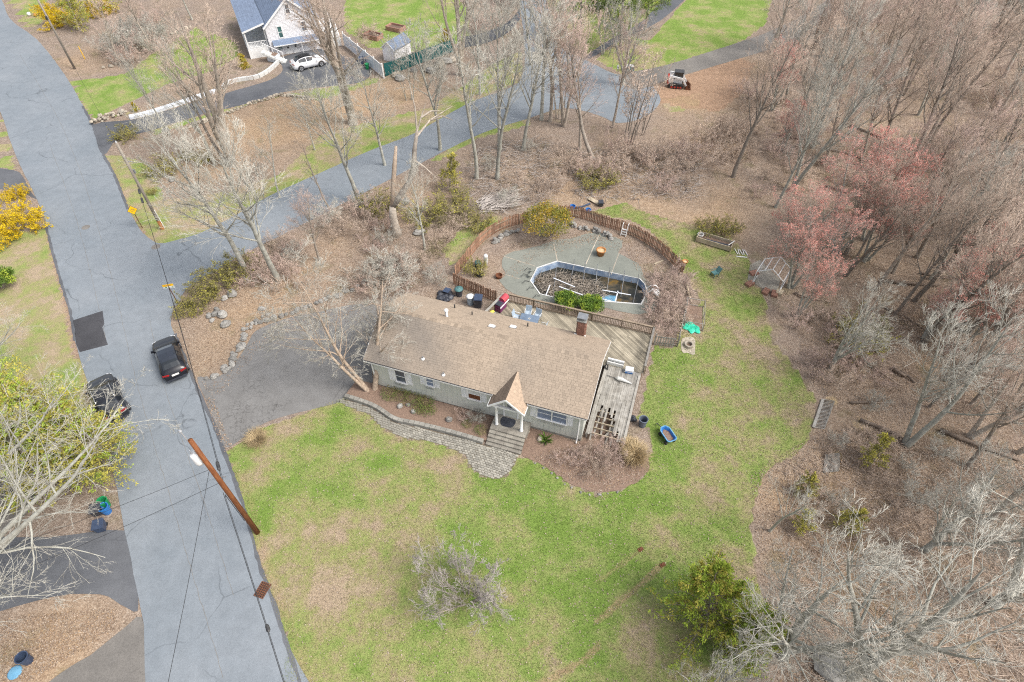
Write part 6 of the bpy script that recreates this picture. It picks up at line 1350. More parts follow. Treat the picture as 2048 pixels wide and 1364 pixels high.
def rdirs(seed, n, tilt, L, r, spread=.15, z=-.3, Lj=.2):
    g = random.Random(seed); out = []
    for k in range(n):
        a = 2*math.pi*k/n+g.uniform(-.4, .4); ti = R(tilt*g.uniform(.35, 1.15)); out.append(((spread*math.cos(a)*g.random(), spread*math.sin(a)*g.random(), z), (math.sin(ti)*math.cos(a), math.sin(ti)*math.sin(a), math.cos(ti)), L*g.uniform(1-Lj, 1+Lj*.5), r*g.uniform(.7, 1.1)))
    return out
def tall(seed, lean=.04): g = random.Random(seed); return [((0, 0, -.4), (g.uniform(-lean, lean), g.uniform(-lean, lean), 1), 11.6, .20)]
T2, T3, T4 = (6, .2, 1, 34, .55, .08, .06), (5, .2, 1, 30, .62, .08, .05), (4, .2, 1, 28, .72, .08, .05)
for i in range(4): tree_proto(f'tall{i}', 11+i, tall(i), (18, .32, .98, 40, .38, .09, .08), T2, T3, T4, 'bark', 'twig_brown', tw=1.4)
for i in range(2): tree_proto(f'fork{i}', 31+i, [((0, 0, -.4), (.16, .05, 1), 11, .2), ((0, .1, -.4), (-.2, .06, 1), 10, .17)], (12, .32, .98, 40, .38, .09, .08), T2, T3, T4, 'bark', 'twig_brown', tw=1.4)
for i in range(2): tree_proto(f'big{i}', 35+i, [((0, 0, -.4), (.05, .0, 1), 11.4, .36), ((.1, 0, .8), (.3, .12, 1), 9.5, .24), ((-.1, 0, 1.4), (-.34, .1, 1), 8.8, .22), ((0, .1, 3.2), (.1, .35, 1), 7.5, .17)], (8, .3, .98, 40, .40, .12, .05), (6, .2, 1, 40, .52, .1, .04), (5, .2, 1, 34, .6, .09, .04), (4, .2, 1, 30, .7, .08, .04), 'bark', 'twig_brown', tw=1.35)
for i in range(2): tree_proto(f'pale{i}', 41+i, [((0, 0, -.4), (.05, .0, 1), 9.5, .26), ((0, 0, 1.4), (.5, .2, 1), 8, .17), ((0, 0, 1.0), (-.45, .3, 1), 8, .16)], (10, .22, .98, 42, .48, .1, .05), (6, .15, 1, 38, .55, .1, .04), (5, .15, 1, 36, .6, .1, .04), (4, .15, 1, 32, .68, .1, .04), 'bark_pale', 'twig_pale', tw=1.35)
for i in range(2): tree_proto(f'maple{i}', 51+i, rdirs(i, 3, 14, 9.5, .15, .3), (10, .25, .98, 36, .40, .09, .08), (6, .2, 1, 34, .55, .08, .07), (5, .15, 1, 30, .62, .08, .06), (4, .15, 1, 28, .7, .08, .05), 'bark_pale', 'twig_pink', 'bud_red', H=10.5, tw=1.5)
tree_proto('birch', 61, [((0, 0, -.3), (-.42, .32, 1), 10.5, .14), ((.1, 0, -.3), (-.62, .12, 1), 8.2, .13), ((.25, .1, -.3), (.10, .16, 1), 8.6, .19), ((.2, .2, -.3), (.3, .45, 1), 6.5, .09)], (12, .3, .98, 46, .38, .12, .02), (6, .2, 1, 42, .55, .12, .0), (5, .15, 1, 38, .6, .12, .0), (4, .15, 1, 34, .68, .12, .0), 'bark_birch', 'twig_pale', H=10, tw=1.5)
tree_proto('reach', 65, [((0, 0, -.4), (.18, .0, 1), 9.0, .30), ((.2, 0, 1.6), (1, .25, .55), 12.5, .19), ((.2, 0, 1.9), (1, -.12, .7), 13, .2), ((.1, .1, 1.5), (.8, .75, .6), 11.5, .17), ((.1, 0, 1.4), (.9, -.55, .65), 11, .16)], (10, .2, .98, 44, .40, .13, .02), (5, .15, 1, 42, .55, .13, .02), (4, .15, 1, 38, .6, .12, .02), (3, .15, 1, 36, .68, .1, .02), 'bark_pale', 'twig_pale', H=9.5, tw=1.2)
tree_proto('sparse', 62, [((0, 0, -.4), (.1, .05, 1), 11.3, .16)], (13, .36, .97, 42, .34, .12, .05), (5, .25, 1, 38, .55, .11, .04), (4, .2, 1, 34, .6, .1, .04), (3, .2, 1, 30, .7, .1, .04), 'bark_dark', 'twig_brown', tw=1.45)
tree_proto('lean', 63, [((0, 0, -.4), (-.52, .1, 1), 11, .2)], (9, .4, .97, 46, .30, .16, .06), (5, .25, 1, 40, .5, .14, .05), (4, .2, 1, 36, .55, .12, .04), (3, .2, 1, 32, .6, .1, .04), 'bark_dark', 'twig_brown', tw=1.45)
tree_proto('yard', 64, rdirs(9, 9, 55, 3.1, .05, .25), (7, .2, .98, 38, .52, .1, .05), (5, .15, 1, 36, .58, .1, .04), (5, .15, 1, 34, .6, .1, .03), (3, .15, 1, 32, .66, .1, .03), 'bark', 'twig_grey', H=3.4, tw=1.25)
for i, (bk, tg) in enumerate((('twig_pink', 'twig_pink'), ('twig_brown', 'twig_brown'), ('twig_olive', 'twig_olive'), ('twig_pale', 'twig_pale'))):
    tree_proto(f'bush{i}', 71+i, rdirs(20+i, 10, 52, 2.0, .026, .5, -.1, .35), (6, .15, .98, 36, .55, .13, .02), (4, .15, 1, 36, .6, .12, .01), (4, .15, 1, 34, .62, .12, .01), (3, .15, 1, 32, .7, .1, .01), bk, tg, H=2.0, tw=1.15)
tree_proto('sapling', 81, rdirs(31, 5, 12, 5.2, .045, .5, -.2, .3), (7, .3, .98, 34, .30, .1, .06), (5, .2, 1, 36, .5, .1, .05), (4, .2, 1, 36, .5, .1, .03), (3, .2, 1, 36, .55, .1, .03), 'bark', 'twig_brown', H=5)

def leaf_cloud(key, seed, clumps, mats, H, stem_=None, size=(.09, .2), bark='bark', droop=.0, aspect=.42, per=1.0, mixp=None):
    """foliage as many small leaf faces: clumps = (centre, radii, count)"""
    g = np.random.default_rng(seed); V = []; F = []; MI = []; parts = []
    for c, rad, cnt in clumps:
        n = int(cnt*per); d = unit(g.normal(0, 1, (n, 3))); q = g.random((n, 1))**.45; p = np.array(c)+d*q*np.array(rad)
        out = unit(d+g.normal(0, .55, (n, 3))+np.array([0, 0, .25-droop])); s = g.uniform(*size, (n, 1)); sd = unit(np.cross(out, g.normal(0, 1, (n, 3)))); nrm = np.cross(out, sd)
        a = p-sd*s*aspect*.5; b = p+sd*s*aspect*.5; t = p+out*s; mid = p+out*s*.5+nrm*s*.12
        vv = np.stack([p-out*s*.15, b+out*s*.35, t, a+out*s*.35, mid], 1).reshape(-1, 3); k = (np.arange(n)*5)[:, None]
        ff = np.concatenate([k+np.array([[0, 1, 4]]), k+np.array([[1, 2, 4]]), k+np.array([[2, 3, 4]]), k+np.array([[3, 0, 4]])])
        mi = 0 if mixp is None else int(g.random() < mixp); parts.append((vv, [ff], min(mi, len(mats)-1)))
    tm = None
    if stem_:
        S = [stem(g, b, d, L, r, 6, .06, .03) for b, d, L, r in stem_]; P0 = np.concatenate([s[0] for s in S]); r0 = np.concatenate([s[1] for s in S]); P1, r1 = children(g, P0, r0, 12, .2, 1, 60, lambda t: .45*(1-.6*t), 4, .1, .04, .4); tm = np_mesh('trunk', [bark], [(*tubes(P0, r0, 7), 0), (*tubes(P1, r1, 4), 0)])
    PROTO[key] = (tm, np_mesh('crown', mats, parts), H)
def conifer(seed, H, R0, n, cnt, irregular=.3, z0=.08, pw=.8):
    g = random.Random(seed); out = []
    for k in range(n):
        t = (k+.5)/n; z = H*(z0+(1-z0)*t); rr = R0*(1-t)**pw+.12; a = k*2.4+g.uniform(-.5, .5)
        for q in (.45, .85):
            rad = rr*q*g.uniform(1-irregular, 1+irregular); s = rr*.30+.14
            out.append(((rad*math.cos(a), rad*math.sin(a), z-.1*rad), (s*1.1, s*1.1, s*.62), cnt*(s+.12)))
    return out
def blob(seed, W, Hh, n, cnt, s0=.38):
    g = random.Random(seed); out = []
    for k in range(n):
        a = k*2.4; t = (k+.5)/n; rr = W*math.sqrt(t)*.86; z = Hh*(.28+.52*math.sqrt(max(0, 1-(rr/W)**2)))*g.uniform(.8, 1.12); s = W*s0*g.uniform(.6, 1.1); out.append(((rr*math.cos(a), rr*math.sin(a), z), (s, s, s*.8), cnt*s*s/(W*W*.1)))
    return out
def spray(key, seed, stems, l1, l2, per, size, mats, H, bark='bark', jit=.05, mixp=.4, aspect=.42):
    """foliage carried along real side shoots, so that gaps show between the sprays"""
    g = np.random.default_rng(seed); S = [stem(g, b, d, L, r, 8, .05, .03) for b, d, L, r in stems]; P0 = np.concatenate([q[0] for q in S]); r0 = np.concatenate([q[1] for q in S])
    P1, r1 = children(g, P0, r0, l1[0], l1[1], l1[2], l1[3], lambda t: l1[4]*(1-l1[7]*(t-l1[1])), 5, l1[5], l1[6], .42); P2, r2 = children(g, P1, r1, l2[0], l2[1], l2[2], l2[3], lambda t: l2[4]*(1-.45*t), 3, l2[5], l2[6], .5)
    tm = np_mesh('trunk', [bark], [(*tubes(P0, r0, 7), 0), (*tubes(P1, r1, 4), 0), (*tubes(P2, np.maximum(r2, .005), 3), 0)])
    B = len(P2); t = g.random((B, per))*2.999; i = t.astype(int); f = (t-i)[..., None]; bi = np.arange(B)[:, None]; p = (P2[bi, i]*(1-f)+P2[bi, i+1]*f).reshape(-1, 3); d = unit(P2[bi, i+1]-P2[bi, i]).reshape(-1, 3); N = len(p)
    p = p+g.normal(0, jit, (N, 3)); out = unit(d+g.normal(0, .6, (N, 3))+np.array([0, 0, .15])); sz = g.uniform(*size, (N, 1)); sd = unit(np.cross(out, g.normal(0, 1, (N, 3))))
    V = np.stack([p, p+out*sz*.45+sd*sz*aspect*.5, p+out*sz, p+out*sz*.45-sd*sz*aspect*.5], 1).reshape(-1, 3); own = np.repeat(g.random(B) < mixp, per); k = (np.arange(N)*4)[:, None]+np.array([[0, 1, 2, 3]])
    parts = []
    for m_ in (0, 1):
        sel = own == bool(m_); Vs = V.reshape(N, 4, 3)[sel].reshape(-1, 3)
        if len(Vs): parts.append((Vs, [(np.arange(len(Vs)//4)*4)[:, None]+np.array([[0, 1, 2, 3]])], m_))
    PROTO[key] = (tm, np_mesh('crown', mats, parts), H)
spray('cedar', 1, [((0, 0, -.3), up_, 5.6, .12)], (54, .10, .98, 74, .62, .08, .02, .78), (9, .15, 1, 46, .40, .1, .0), 22, (.09, .22), ['leaf_cedar', 'leaf_bright'], 5.5, jit=.06, mixp=.3)
spray('cedar_bright', 2, [((0, 0, -.3), up_, 6.0, .12)], (54, .06, .98, 68, .48, .08, .03, .82), (9, .15, 1, 46, .42, .1, .02), 24, (.09, .22), ['leaf_bright', 'leaf_cedar'], 6.0, jit=.06, mixp=.35)
spray('cedar_thin', 3, [((0, 0, -.3), up_, 5.0, .08)], (34, .05, .98, 66, .34, .08, .03, .85), (8, .15, 1, 46, .42, .1, .02), 16, (.09, .2), ['leaf_cedar', 'leaf_olive'], 5.0, jit=.06, mixp=.4)
spray('pine', 4, [((0, 0, -.3), up_, 13, .22)], (46, .25, .98, 78, .38, .08, .03, .7), (12, .2, 1, 46, .36, .1, .03), 36, (.16, .42), ['leaf_pine', 'leaf_bright'], 13, jit=.12, mixp=.25, aspect=.2)
leaf_cloud('holly', 5, blob(5, 2.5, 3.4, 120, 200, .19), ['leaf_holly', 'leaf_gold'], 3.4, rdirs(3, 9, 42, 2.9, .06), (.08, .19), 'bark', mixp=.36)
leaf_cloud('rhodo', 6, blob(6, 1.15, 1.6, 26, 190, .34), ['leaf_rhodo', 'leaf_bright'], 1.6, rdirs(4, 5, 30, 1.1, .03), (.10, .20), 'bark', mixp=.3)
leaf_cloud('dwarf_cone', 7, conifer(7, 1.8, .6, 16, 420, .15, .02, .8), ['leaf_gold', 'leaf_cedar'], 1.8, [((0, 0, -.1), up_, 1.6, .04)], (.06, .13), 'bark', mixp=.6)
spray('forsythia', 8, rdirs(6, 22, 62, 2.4, .022, .6), (9, .2, 1, 42, .36, .14, -.02, .4), (4, .15, 1, 44, .5, .12, -.02), 20, (.06, .14), ['flower_yellow', 'leaf_gold'], 2.0, 'twig_olive', .05, .12)
spray('olive_shrub', 9, rdirs(7, 16, 52, 1.6, .02, .45), (8, .2, 1, 42, .4, .14, .0, .4), (5, .15, 1, 44, .5, .12, .0), 7, (.05, .12), ['leaf_olive', 'leaf_cedar'], 1.5, 'twig_olive', .03, .3)
leaf_cloud('yucca', 10, [((0, 0, .15), (.12, .12, .1), 70)], ['leaf_rhodo'], .8, None, (.45, .75), aspect=.09)
def tuft(key, seed, n, rad, H):
    g = np.random.default_rng(seed); a = g.uniform(0, 6.28, n); q = rad*np.sqrt(g.random(n)); A = np.stack([np.cos(a)*q, np.sin(a)*q, np.zeros(n)], 1); t = np.radians(np.abs(g.normal(22, 20, n))); b = a+g.normal(0, .5, n); L = g.uniform(.5, 1.05, n)*H
    d = np.stack([np.sin(t)*np.cos(b), np.sin(t)*np.sin(b), np.cos(t)], 1); M = A+d*(L*.6)[:, None]; T = M+unit(d+np.array([0, 0, -.5])+np.stack([np.cos(b), np.sin(b), b*0], 1)*.4)*(L*.45)[:, None]
    PROTO[key] = (None, np_mesh('foliage', ['straw_grass'], [(*tubes(np.stack([A, M, T], 1), np.stack([np.full(n, .008), np.full(n, .007), np.full(n, .002)], 1), 3), 0)]), H)
tuft('straw_tuft', 11, 1400, .28, 1.0)
leaf_cloud('ground_cover', 12, blob(12, .9, .5, 18, 60, .3), ['leaf_olive', 'leaf_rhodo'], .5, None, (.06, .12), mixp=.3)

def plant(key, loc, h, name, label, cat='tree', group=None, rz=None, spread=1.0, mats=None, sx=1.0, tilt=None):
    tm, cm, H = PROTO[key]; s = h/H; t = thing(name, label, cat, loc, random.uniform(0, 6.28) if rz is None else rz, group); t.scale = (s*spread*sx, s*spread, s)
    if tilt: t.rotation_euler[0], t.rotation_euler[1] = tilt
    parts = []
    for nm, me in (('trunk' if cat == 'tree' else 'stems', tm), ('crown' if cat == 'tree' else 'foliage', cm)):
        if me is None: continue
        o = link(nm, me, t); parts.append(o)
        if mats:
            mt = mats[0] if nm in ('trunk', 'stems') else mats[1]
            if mt: o.material_slots[0].link = 'OBJECT'; o.material_slots[0].material = MAT[mt]
    return t
def hgt(b, tpx):
    gb, gt = at(*b), at(*tpx); return CAM_H*(1-math.hypot(gb.x, gb.y)/math.hypot(gt.x, gt.y))
BP = ('bark_pale', 'twig_pale'); BD = ('bark_dark', None); BK = ('bark_ivy', None); PK = (None, 'twig_pink')
TREES = [
 ('tall1', (1000,300), 15, 'bare tree left of the bank tree below the side road bend', 1.0, BP), ('tall3', (880,300), 14, 'pale bare tree on the lower verge of the side road', .95, BP), ('tall0', (770,330), 11, 'pale bare tree on the verge above the dead snag', .95, BP), ('tall2', (1140,180), 15, 'bare tree at the centre of the turnaround verge', .9, BP), ('tall1', (1225,255), 12, 'bare tree between the leaning tree and the dark saplings', .85, PK),
 ('tall2', (1045,300), 15, 'bare tree on the bank below the bend of the side road', .95, BP), ('tall0', (1160,300), 12, 'bare tree on the bank left of the heavy leaning tree', .9, PK), ('lean', (668,428), 8.5, 'dark crooked tree leaning left over the side road', .9, BD), ('sapling', (1210,110), 8, 'pale saplings at the verge under the pine', 1.1, BP), ('tall2', (640,520), 8, 'thin pink twigged tree in the thicket above the driveway', 1.0, PK), ('tall0', (850,500), 8.5, 'pale thin tree behind the ranch house roof', .9, BP),  # proto, base px, height m, label, spread, mats
 ('tall0', (497,548), 14.5, 'grey bare tree at the driveway bank, left of a pair beside the side road', 1.15, BP), ('tall1', (556,560), 14.5, 'grey bare tree at the driveway bank, right of a pair beside the side road', 1.15, BP),
 ('tall2', (720,402), 14, 'pale slender bare tree below the side road left of the dead snag', 1.0, BP), ('sparse', (953,357), 17, 'straight dark trunked tree below the side road near the small cedar', 1.0, BP),
 ('sparse', (994,358), 17, 'thin forked tree right of the straight dark trunk', 1.05, BP), ('big0', (707,247), 18, 'huge twin stemmed tree in front of the white house driveway', 1.0, None), ('big1', (923,151), 18, 'tall thick trunked tree at the bend of the green fence', .7, None),
 ('big1', (466,330), 17, 'big forked tree between the utility pole and the side road', 1.0, None), ('lean', (455,325), 15, 'tall tree leaning left over the white house lawn', .8, None), ('tall0', (430,330), 12, 'slim bare tree left of the big forked tree', 1.0, BP),
 ('sparse', (560,395), 9, 'small bare tree in the grass above the side road', .9, BP), ('sparse', (630,300), 7, 'thin tree in the grass above the side road', .9, BP), ('sapling', (520,400), 6, 'pale clump of saplings beside the side road', 1.0, BP),
 ('tall1', (1083,240), 17, 'slender tree on the verge left of the vine covered clump', .85, BP), ('tall3', (1100,243), 17.5, 'thin tree just right of the slender verge tree', .85, PK), ('fork0', (1128,252), 16, 'vine covered forked tree at the turnaround verge', .9, PK), ('sapling', (1118,240), 8.5, 'clump of reddish saplings at the verge', 1.0, PK),
 ('lean', (1190,318), 15, 'heavy dark tree leaning over the turnaround', 1.0, BD), ('sapling', (1257,286), 9.5, 'cluster of dark saplings right of the leaning tree', 1.1, BD), ('sapling', (1280,270), 7, 'thin saplings at the edge of the turnaround', 1.0, BD), ('pale0', (1245,170), 13, 'pale spreading tree beside the utility cabinet', .9, BP),
 ('tall2', (1062,130), 13, 'bare tree on the verge where the side road turns away', .9, BP), ('sparse', (1010,140), 12, 'spindly tree on the verge below the grey screen fence', .8, BP), ('tall0', (960,190), 12, 'pale slim tree right of the tall thick trunk', .85, BP), ('sapling', (820,200), 8, 'thin sapling clump on the dry bank below the green fence', .9, BP),
 ('tall3', (1467,352), 16.5, 'dark ivy based trunk at the edge of the wood', .8, BD), ('tall1', (1551,414), 13, 'pale crooked tree at the edge of the wood', .75, BP), ('fork1', (1582,381), 16, 'pale forked trunk just inside the wood', .85, BP), ('tall0', (1746,327), 15, 'leaning grey trunk in the middle of the wood', .9, None), ('tall2', (1811,349), 16, 'long dark trunk leaning right in the wood', .9, BD),
 ('tall3', (1850,300), 15, 'dark trunk behind the long leaning trunk', .9, BD), ('pale1', (1661,737), 10, 'broken topped grey tree at the lawn edge of the wood', .85, None), ('fork0', (1812,890), 13, 'big grey tree standing alone low in the wood', 1.05, BP), ('tall1', (1923,764), 13, 'dark thick trunk leaning to the right edge', 1.0, BD),
 ('pale0', (1702,1352), 16, 'largest pale tree in the bottom right corner', 1.1, BP), ('pale1', (1566,1312), 13.5, 'pale wide crowned tree left of the bottom right giant', 1.0, BP), ('pale0', (1392,1420), 8.5, 'pale bare tree cut by the bottom edge in front of the cedar', .95, BP), ('sparse', (1539,1062), 7, 'small bare tree where lawn meets leaves', 1.0, BP),
 ('lean', (1570,1285), 11, 'thin pale birch bending left beside the cedar', .8, BP), ('maple0', (1600,450,3.5), 7.5, 'red budded maple nearest the greenhouse frame', 1.2, None), ('maple1', (1630,475,5.5), 8.5, 'red budded maple behind the greenhouse frame', 1.25, None), ('maple0', (1735,385,6.5), 9.5, 'red budded maple in the middle of the wood', 1.3, None), ('maple1', (1790,410,6), 9, 'red budded maple right of the middle one', 1.2, None),
 ('maple0', (1570,140,5), 8, 'red budded maple beside the lane', 1.0, None), ('maple1', (1590,235,4), 6.5, 'reddish maple at the corner of the dirt patch', .9, None), ('maple0', (1930,570,6), 9, 'red budded maple by the right edge', 1.0, None), ('maple1', (2020,590,6), 9, 'second red maple at the right edge', 1.0, None), ('maple1', (1640,540,5), 7, 'low red maple at the lawn side of the wood', .9, None),
 ('pale1', (1985,1210), 14, 'pale tree filling the right edge near the bottom', 1.0, BP), ('pale0', (1850,1100), 11, 'pale many branched tree above the bottom right giant', .9, BP), ('tall2', (340,270), 10, 'tall thin tree beside the rubble wall', .7, BP), ('tall0', (240,130), 8.5, 'bare tree in the garden left of the white house', 1.0, PK), ('tall3', (300,90), 8.5, 'bare spreading tree above the white house lawn', 1.1, PK),
 ('tall1', (385,40), 9, 'bare tree beside the white house roof', 1.0, BP), ('reach', (-85,1250), 12.5, 'big pale tree at the left edge spreading over the lower driveway', 1.0, BP), ('reach', (-70,800), 6.0, 'pale bare tree over the left lawn beside the patch', 1.0, BP), ('reach', (-60,1040), 9.0, 'pale tree at the left edge reaching over the cedars', 1.0, BP)]
for i, (k, px, h, lb, sp, mt) in enumerate(TREES): plant(k, Vector((*at(*px)[:2], 0)), h, 'bare_tree' if not k.startswith('maple') else 'red_maple', lb, spread=sp, mats=mt, rz=(i*1.3 if k not in ('lean', 'reach') else 0.0))
plant('birch', at(741, 786), 11.2, 'birch_clump', 'tan birch clump leaning over the driveway and the roof corner', rz=0.0, spread=1.05)
plant('yard', at(938, 1200), 4.9, 'lawn_tree', 'low pale many stemmed tree alone on the front lawn', rz=.6, spread=1.0)
# dead snag with two broken stems
t = thing('dead_snag', 'dead broken snag with two bare stems below the side road', 'tree', at(795, 470))
SB = at(795, 470); sq = lambda u, v, z: at(u, v, z)-SB
MB().tube([(0, 0, -.3), sq(790, 452, .9), sq(786, 432, 2.0), sq(785, 412, 3.0)], [.55, .4, .36, .3], 10).build('trunk', 'bark', t, True)
MB().tube([sq(785, 414, 2.9), sq(786, 375, 4.6), sq(789, 330, 6.6), sq(792, 292, 8.2)], [.26, .22, .21, .12], 9).build('broken_stem', 'bark_birch', t, True)
MB().tube([sq(785, 414, 2.9), sq(803, 388, 4.0), sq(820, 362, 5.2), sq(828, 330, 6.5), sq(829, 300, 7.8), sq(834, 262, 9.4)], [.3, .27, .25, .25, .2, .13], 9).build('crooked_stem', 'bark_dark', t, True)
for P in ([(834,262,9.4),(842,235,10.3),(852,205,11.2)], [(834,262,9.4),(830,215,11.2),(818,165,13)], [(832,275,8.9),(860,240,9.6),(905,212,10.2)], [(860,240,9.6),(885,232,9.5),(905,240,9.2)], [(828,320,7.0),(850,335,6.4),(872,355,5.6)], [(842,235,10.3),(862,222,10.4),(890,222,10.2)]): MB().tube([sq(*p) for p in P], [.10, .07, .02], 6).build('branch', 'bark', t)
# evergreens and garden shrubs
for k, px, h, nm, lb, sp in (('cedar', (178,908), 6.0, 'cedar', 'yellow-green cedar overhanging the road at left', 1.15), ('cedar', (60,925), 6.0, 'cedar', 'yellow-green cedar at the left edge', 1.15), ('cedar', (80,860), 5.0, 'cedar', 'smaller yellow-green cedar behind the parked car', 1.1),
  ('cedar', (110,965), 5.0, 'cedar', 'yellow-green cedar nearest the lower left driveway', 1.2), ('cedar', (25,830), 5.5, 'cedar', 'yellow-green cedar at the left edge above the others', 1.1),
  ('cedar', (215,935), 4.6, 'cedar', 'yellow-green cedar reaching farthest over the road', 1.1),
  ('cedar_bright', (1410,1238), 5.5, 'cedar', 'bright green cedar on the lawn near the bottom right', 1.15), ('cedar_bright', (1472,1272), 4.6, 'cedar', 'bright green cedar right of the first by the bottom edge', 1.1), ('cedar_bright', (1460,1312), 4.2, 'cedar', 'bright green cedar behind the pale bottom tree', 1.1),
  ('cedar_thin', (898,380), 4.6, 'cedar', 'small sparse cedar below the side road', 1.1), ('pine', (1240,95), 13, 'pine', 'feathery green pine above the turnaround', 1.1), ('pine', (1160,80), 11, 'pine', 'green pine left of the feathery one', 1.0), ('pine', (1290,60), 11, 'pine', 'green pine beside the far driveway', 1.0),
  ('cedar', (160,62), 5, 'cedar', 'dark green cedar among the yellow shrubs top left', .9), ('cedar', (215,20), 6, 'cedar', 'olive cedar at the top edge behind the garden', 1.1), ('cedar_thin', (1740,935), 3.4, 'cedar', 'dark green young cedar in the leaves below the big grey tree', 1.1), ('cedar_thin', (1612,985), 2.6, 'cedar', 'green young cedar in the leaves at the lawn edge', 1.2), ('cedar_thin', (1680,1050), 2.6, 'cedar', 'olive young cedar among the dry leaves', 1.3), ('cedar_thin', (1605,1065), 2.4, 'cedar', 'olive young cedar under the pale wide crown', 1.2)):
    plant(k, at(*px), h, nm, lb, spread=sp)
for k, px, h, nm, lb, sp in (('holly', (1094,474), 3.5, 'holly', 'big yellow-green holly at the back of the pool', 1.0), ('forsythia', (28,462), 2.4, 'forsythia', 'bright yellow forsythia at the left edge of the road', 1.15), ('forsythia', (125,48), 2.2, 'forsythia', 'yellow forsythia beside the top left pole', 1.2), ('forsythia', (205,30), 2.0, 'forsythia', 'yellow forsythia behind the dark cedar', 1.0), ('forsythia', (95,28), 1.6, 'forsythia', 'small yellow forsythia at the top edge', .9), ('forsythia', (38,395), 1.3, 'forsythia', 'small yellow forsythia above the big one at the road', .8),
  ('rhodo', (1132,612), 1.3, 'rhododendron', 'glossy green shrub left of a pair behind the deck railing', 1.1), ('rhodo', (1180,620), 1.35, 'rhododendron', 'glossy green shrub right of a pair behind the deck railing', 1.15), ('dwarf_cone', (489,136), 1.9, 'dwarf_conifer', 'small golden conifer by the garden stairs', 1.0), ('dwarf_cone', (272,222), 1.1, 'dwarf_conifer', 'small green conifer in the bed above the white wall', 1.0), ('dwarf_cone', (892,84), 1.8, 'dwarf_conifer', 'small conifer behind the green screen fence', .9),
  ('yucca', (1092,882), .8, 'yucca', 'spiky green yucca below the big window', 1.0), ('olive_shrub', (328,345), 1.7, 'shrub', 'olive brown shrub right of the utility pole', 1.35), ('olive_shrub', (255,275), 1.5, 'shrub', 'brown shrub at the mouth of the dark driveway', 1.2), ('olive_shrub', (405,325), 1.3, 'shrub', 'grey green shrub in the dry leaves', 1.0), ('olive_shrub', (305,388), .8, 'shrub', 'small green shrub near the utility pole', .8),
  ('olive_shrub', (375,318), 1.1, 'shrub', 'reddish brown shrub between two green ones', 1.0), ('olive_shrub', (405,600), 1.5, 'shrub', 'olive shrub behind the street name sign', 1.3), ('olive_shrub', (440,570), 1.7, 'shrub', 'brown shrub on the bank by the side road', 1.4), ('olive_shrub', (480,545), 1.8, 'shrub', 'tall brown shrub below the pair of grey trees', 1.2), ('olive_shrub', (375,625), 1.2, 'shrub', 'low brown shrub at the corner of the junction', 1.1),
  ('olive_shrub', (1412,462), 1.4, 'shrub', 'olive shrub behind the raised planter', 1.1), ('olive_shrub', (1450,462), 1.5, 'shrub', 'second olive shrub behind the raised planter', 1.1), ('olive_shrub', (1195,370), 1.8, 'shrub', 'olive shrub in the leaves behind the holly', 1.4), ('olive_shrub', (960,455), 1.5, 'shrub', 'olive shrub outside the left picket fence', 1.2), ('olive_shrub', (760,420), 1.8, 'shrub', 'olive shrub left of the dead snag', 1.4), ('olive_shrub', (850,440), 1.7, 'shrub', 'olive shrub right of the dead snag', 1.4), ('olive_shrub', (905,420), 1.8, 'shrub', 'olive shrub under the small cedar', 1.5), ('olive_shrub', (950,545), 1.5, 'shrub', 'olive shrub inside the left picket fence', .9), ('olive_shrub', (1716,690), 2.6, 'shrub', 'green brown shrub in the wood beside the broken topped tree', 1.0),
  ('straw_tuft', (1268,915), 1.25, 'ornamental_grass', 'clump of dry straw coloured grass at the mulch bed', 1.05), ('straw_tuft', (1258,898), 1.0, 'ornamental_grass', 'smaller dry grass clump behind the large one', .9), ('straw_tuft', (515,880), .7, 'ornamental_grass', 'dry brown grass clump at the driveway mouth', 1.5), ('rhodo', (8,575), 1.8, 'shrub', 'green shrub at the left edge of the lawn', 1.0)):
    plant(k, at(*px), h, nm, lb, cat='shrub', spread=sp)
for i, (a, b, h) in enumerate(((1.7, -.35, .42), (2.6, -.15, .45), (3.6, -.2, .5), (4.6, -.35, .5), (5.0, -.8, .4), (4.3, -.95, .3), (8.1, -1.0, .25), (9.2, -1.2, .3))):
    plant('ground_cover', hw(a, b, .25), h, 'ground_cover_plant', ('leftmost olive ground cover plant against the ranch house wall', 'second olive ground cover plant from the left against the wall', 'third olive ground cover plant from the left against the wall', 'rightmost olive ground cover plant against the wall', 'rightmost olive plant at the front of the mulch bed', 'olive plant at the front of the mulch bed beside the pale rock', 'low plant in the mulch bed left of the small grey bush', 'low yellowish plant in the bed beside the front steps')[i], 'plant', 'low plants in the mulch bed')
plant('bush3', hw(8.6, -.4, .25), 1.0, 'garden_bush', 'small grey bare bush left of the porch', 'shrub', mats=('twig_pale', 'twig_pale')); plant('bush0', hw(7.7, -.5, .25), .8, 'garden_bush', 'dark reddish bare bush below the window left of the porch', 'shrub')
for i, (a, b, h, lb) in enumerate(((17.0, -.6, 1.5, 'pinkish bramble in front of the rotten deck'), (18.1, -.2, 1.6, 'pinkish bramble at the right foot of the rotten deck'), (16.4, -1.4, 1.2, 'low pinkish bramble in the mulch bed'), (17.6, -1.7, 1.4, 'pinkish bramble at the outer edge of the mulch bed'), (15.2, -1.6, .9, 'thin dry bramble below the downspout'), (18.3, -1.0, 1.2, 'bramble beside the straw grass'))):
    plant('bush0' if i % 3 else 'bush1', hw(a, b), h, 'bramble', lb, 'shrub')
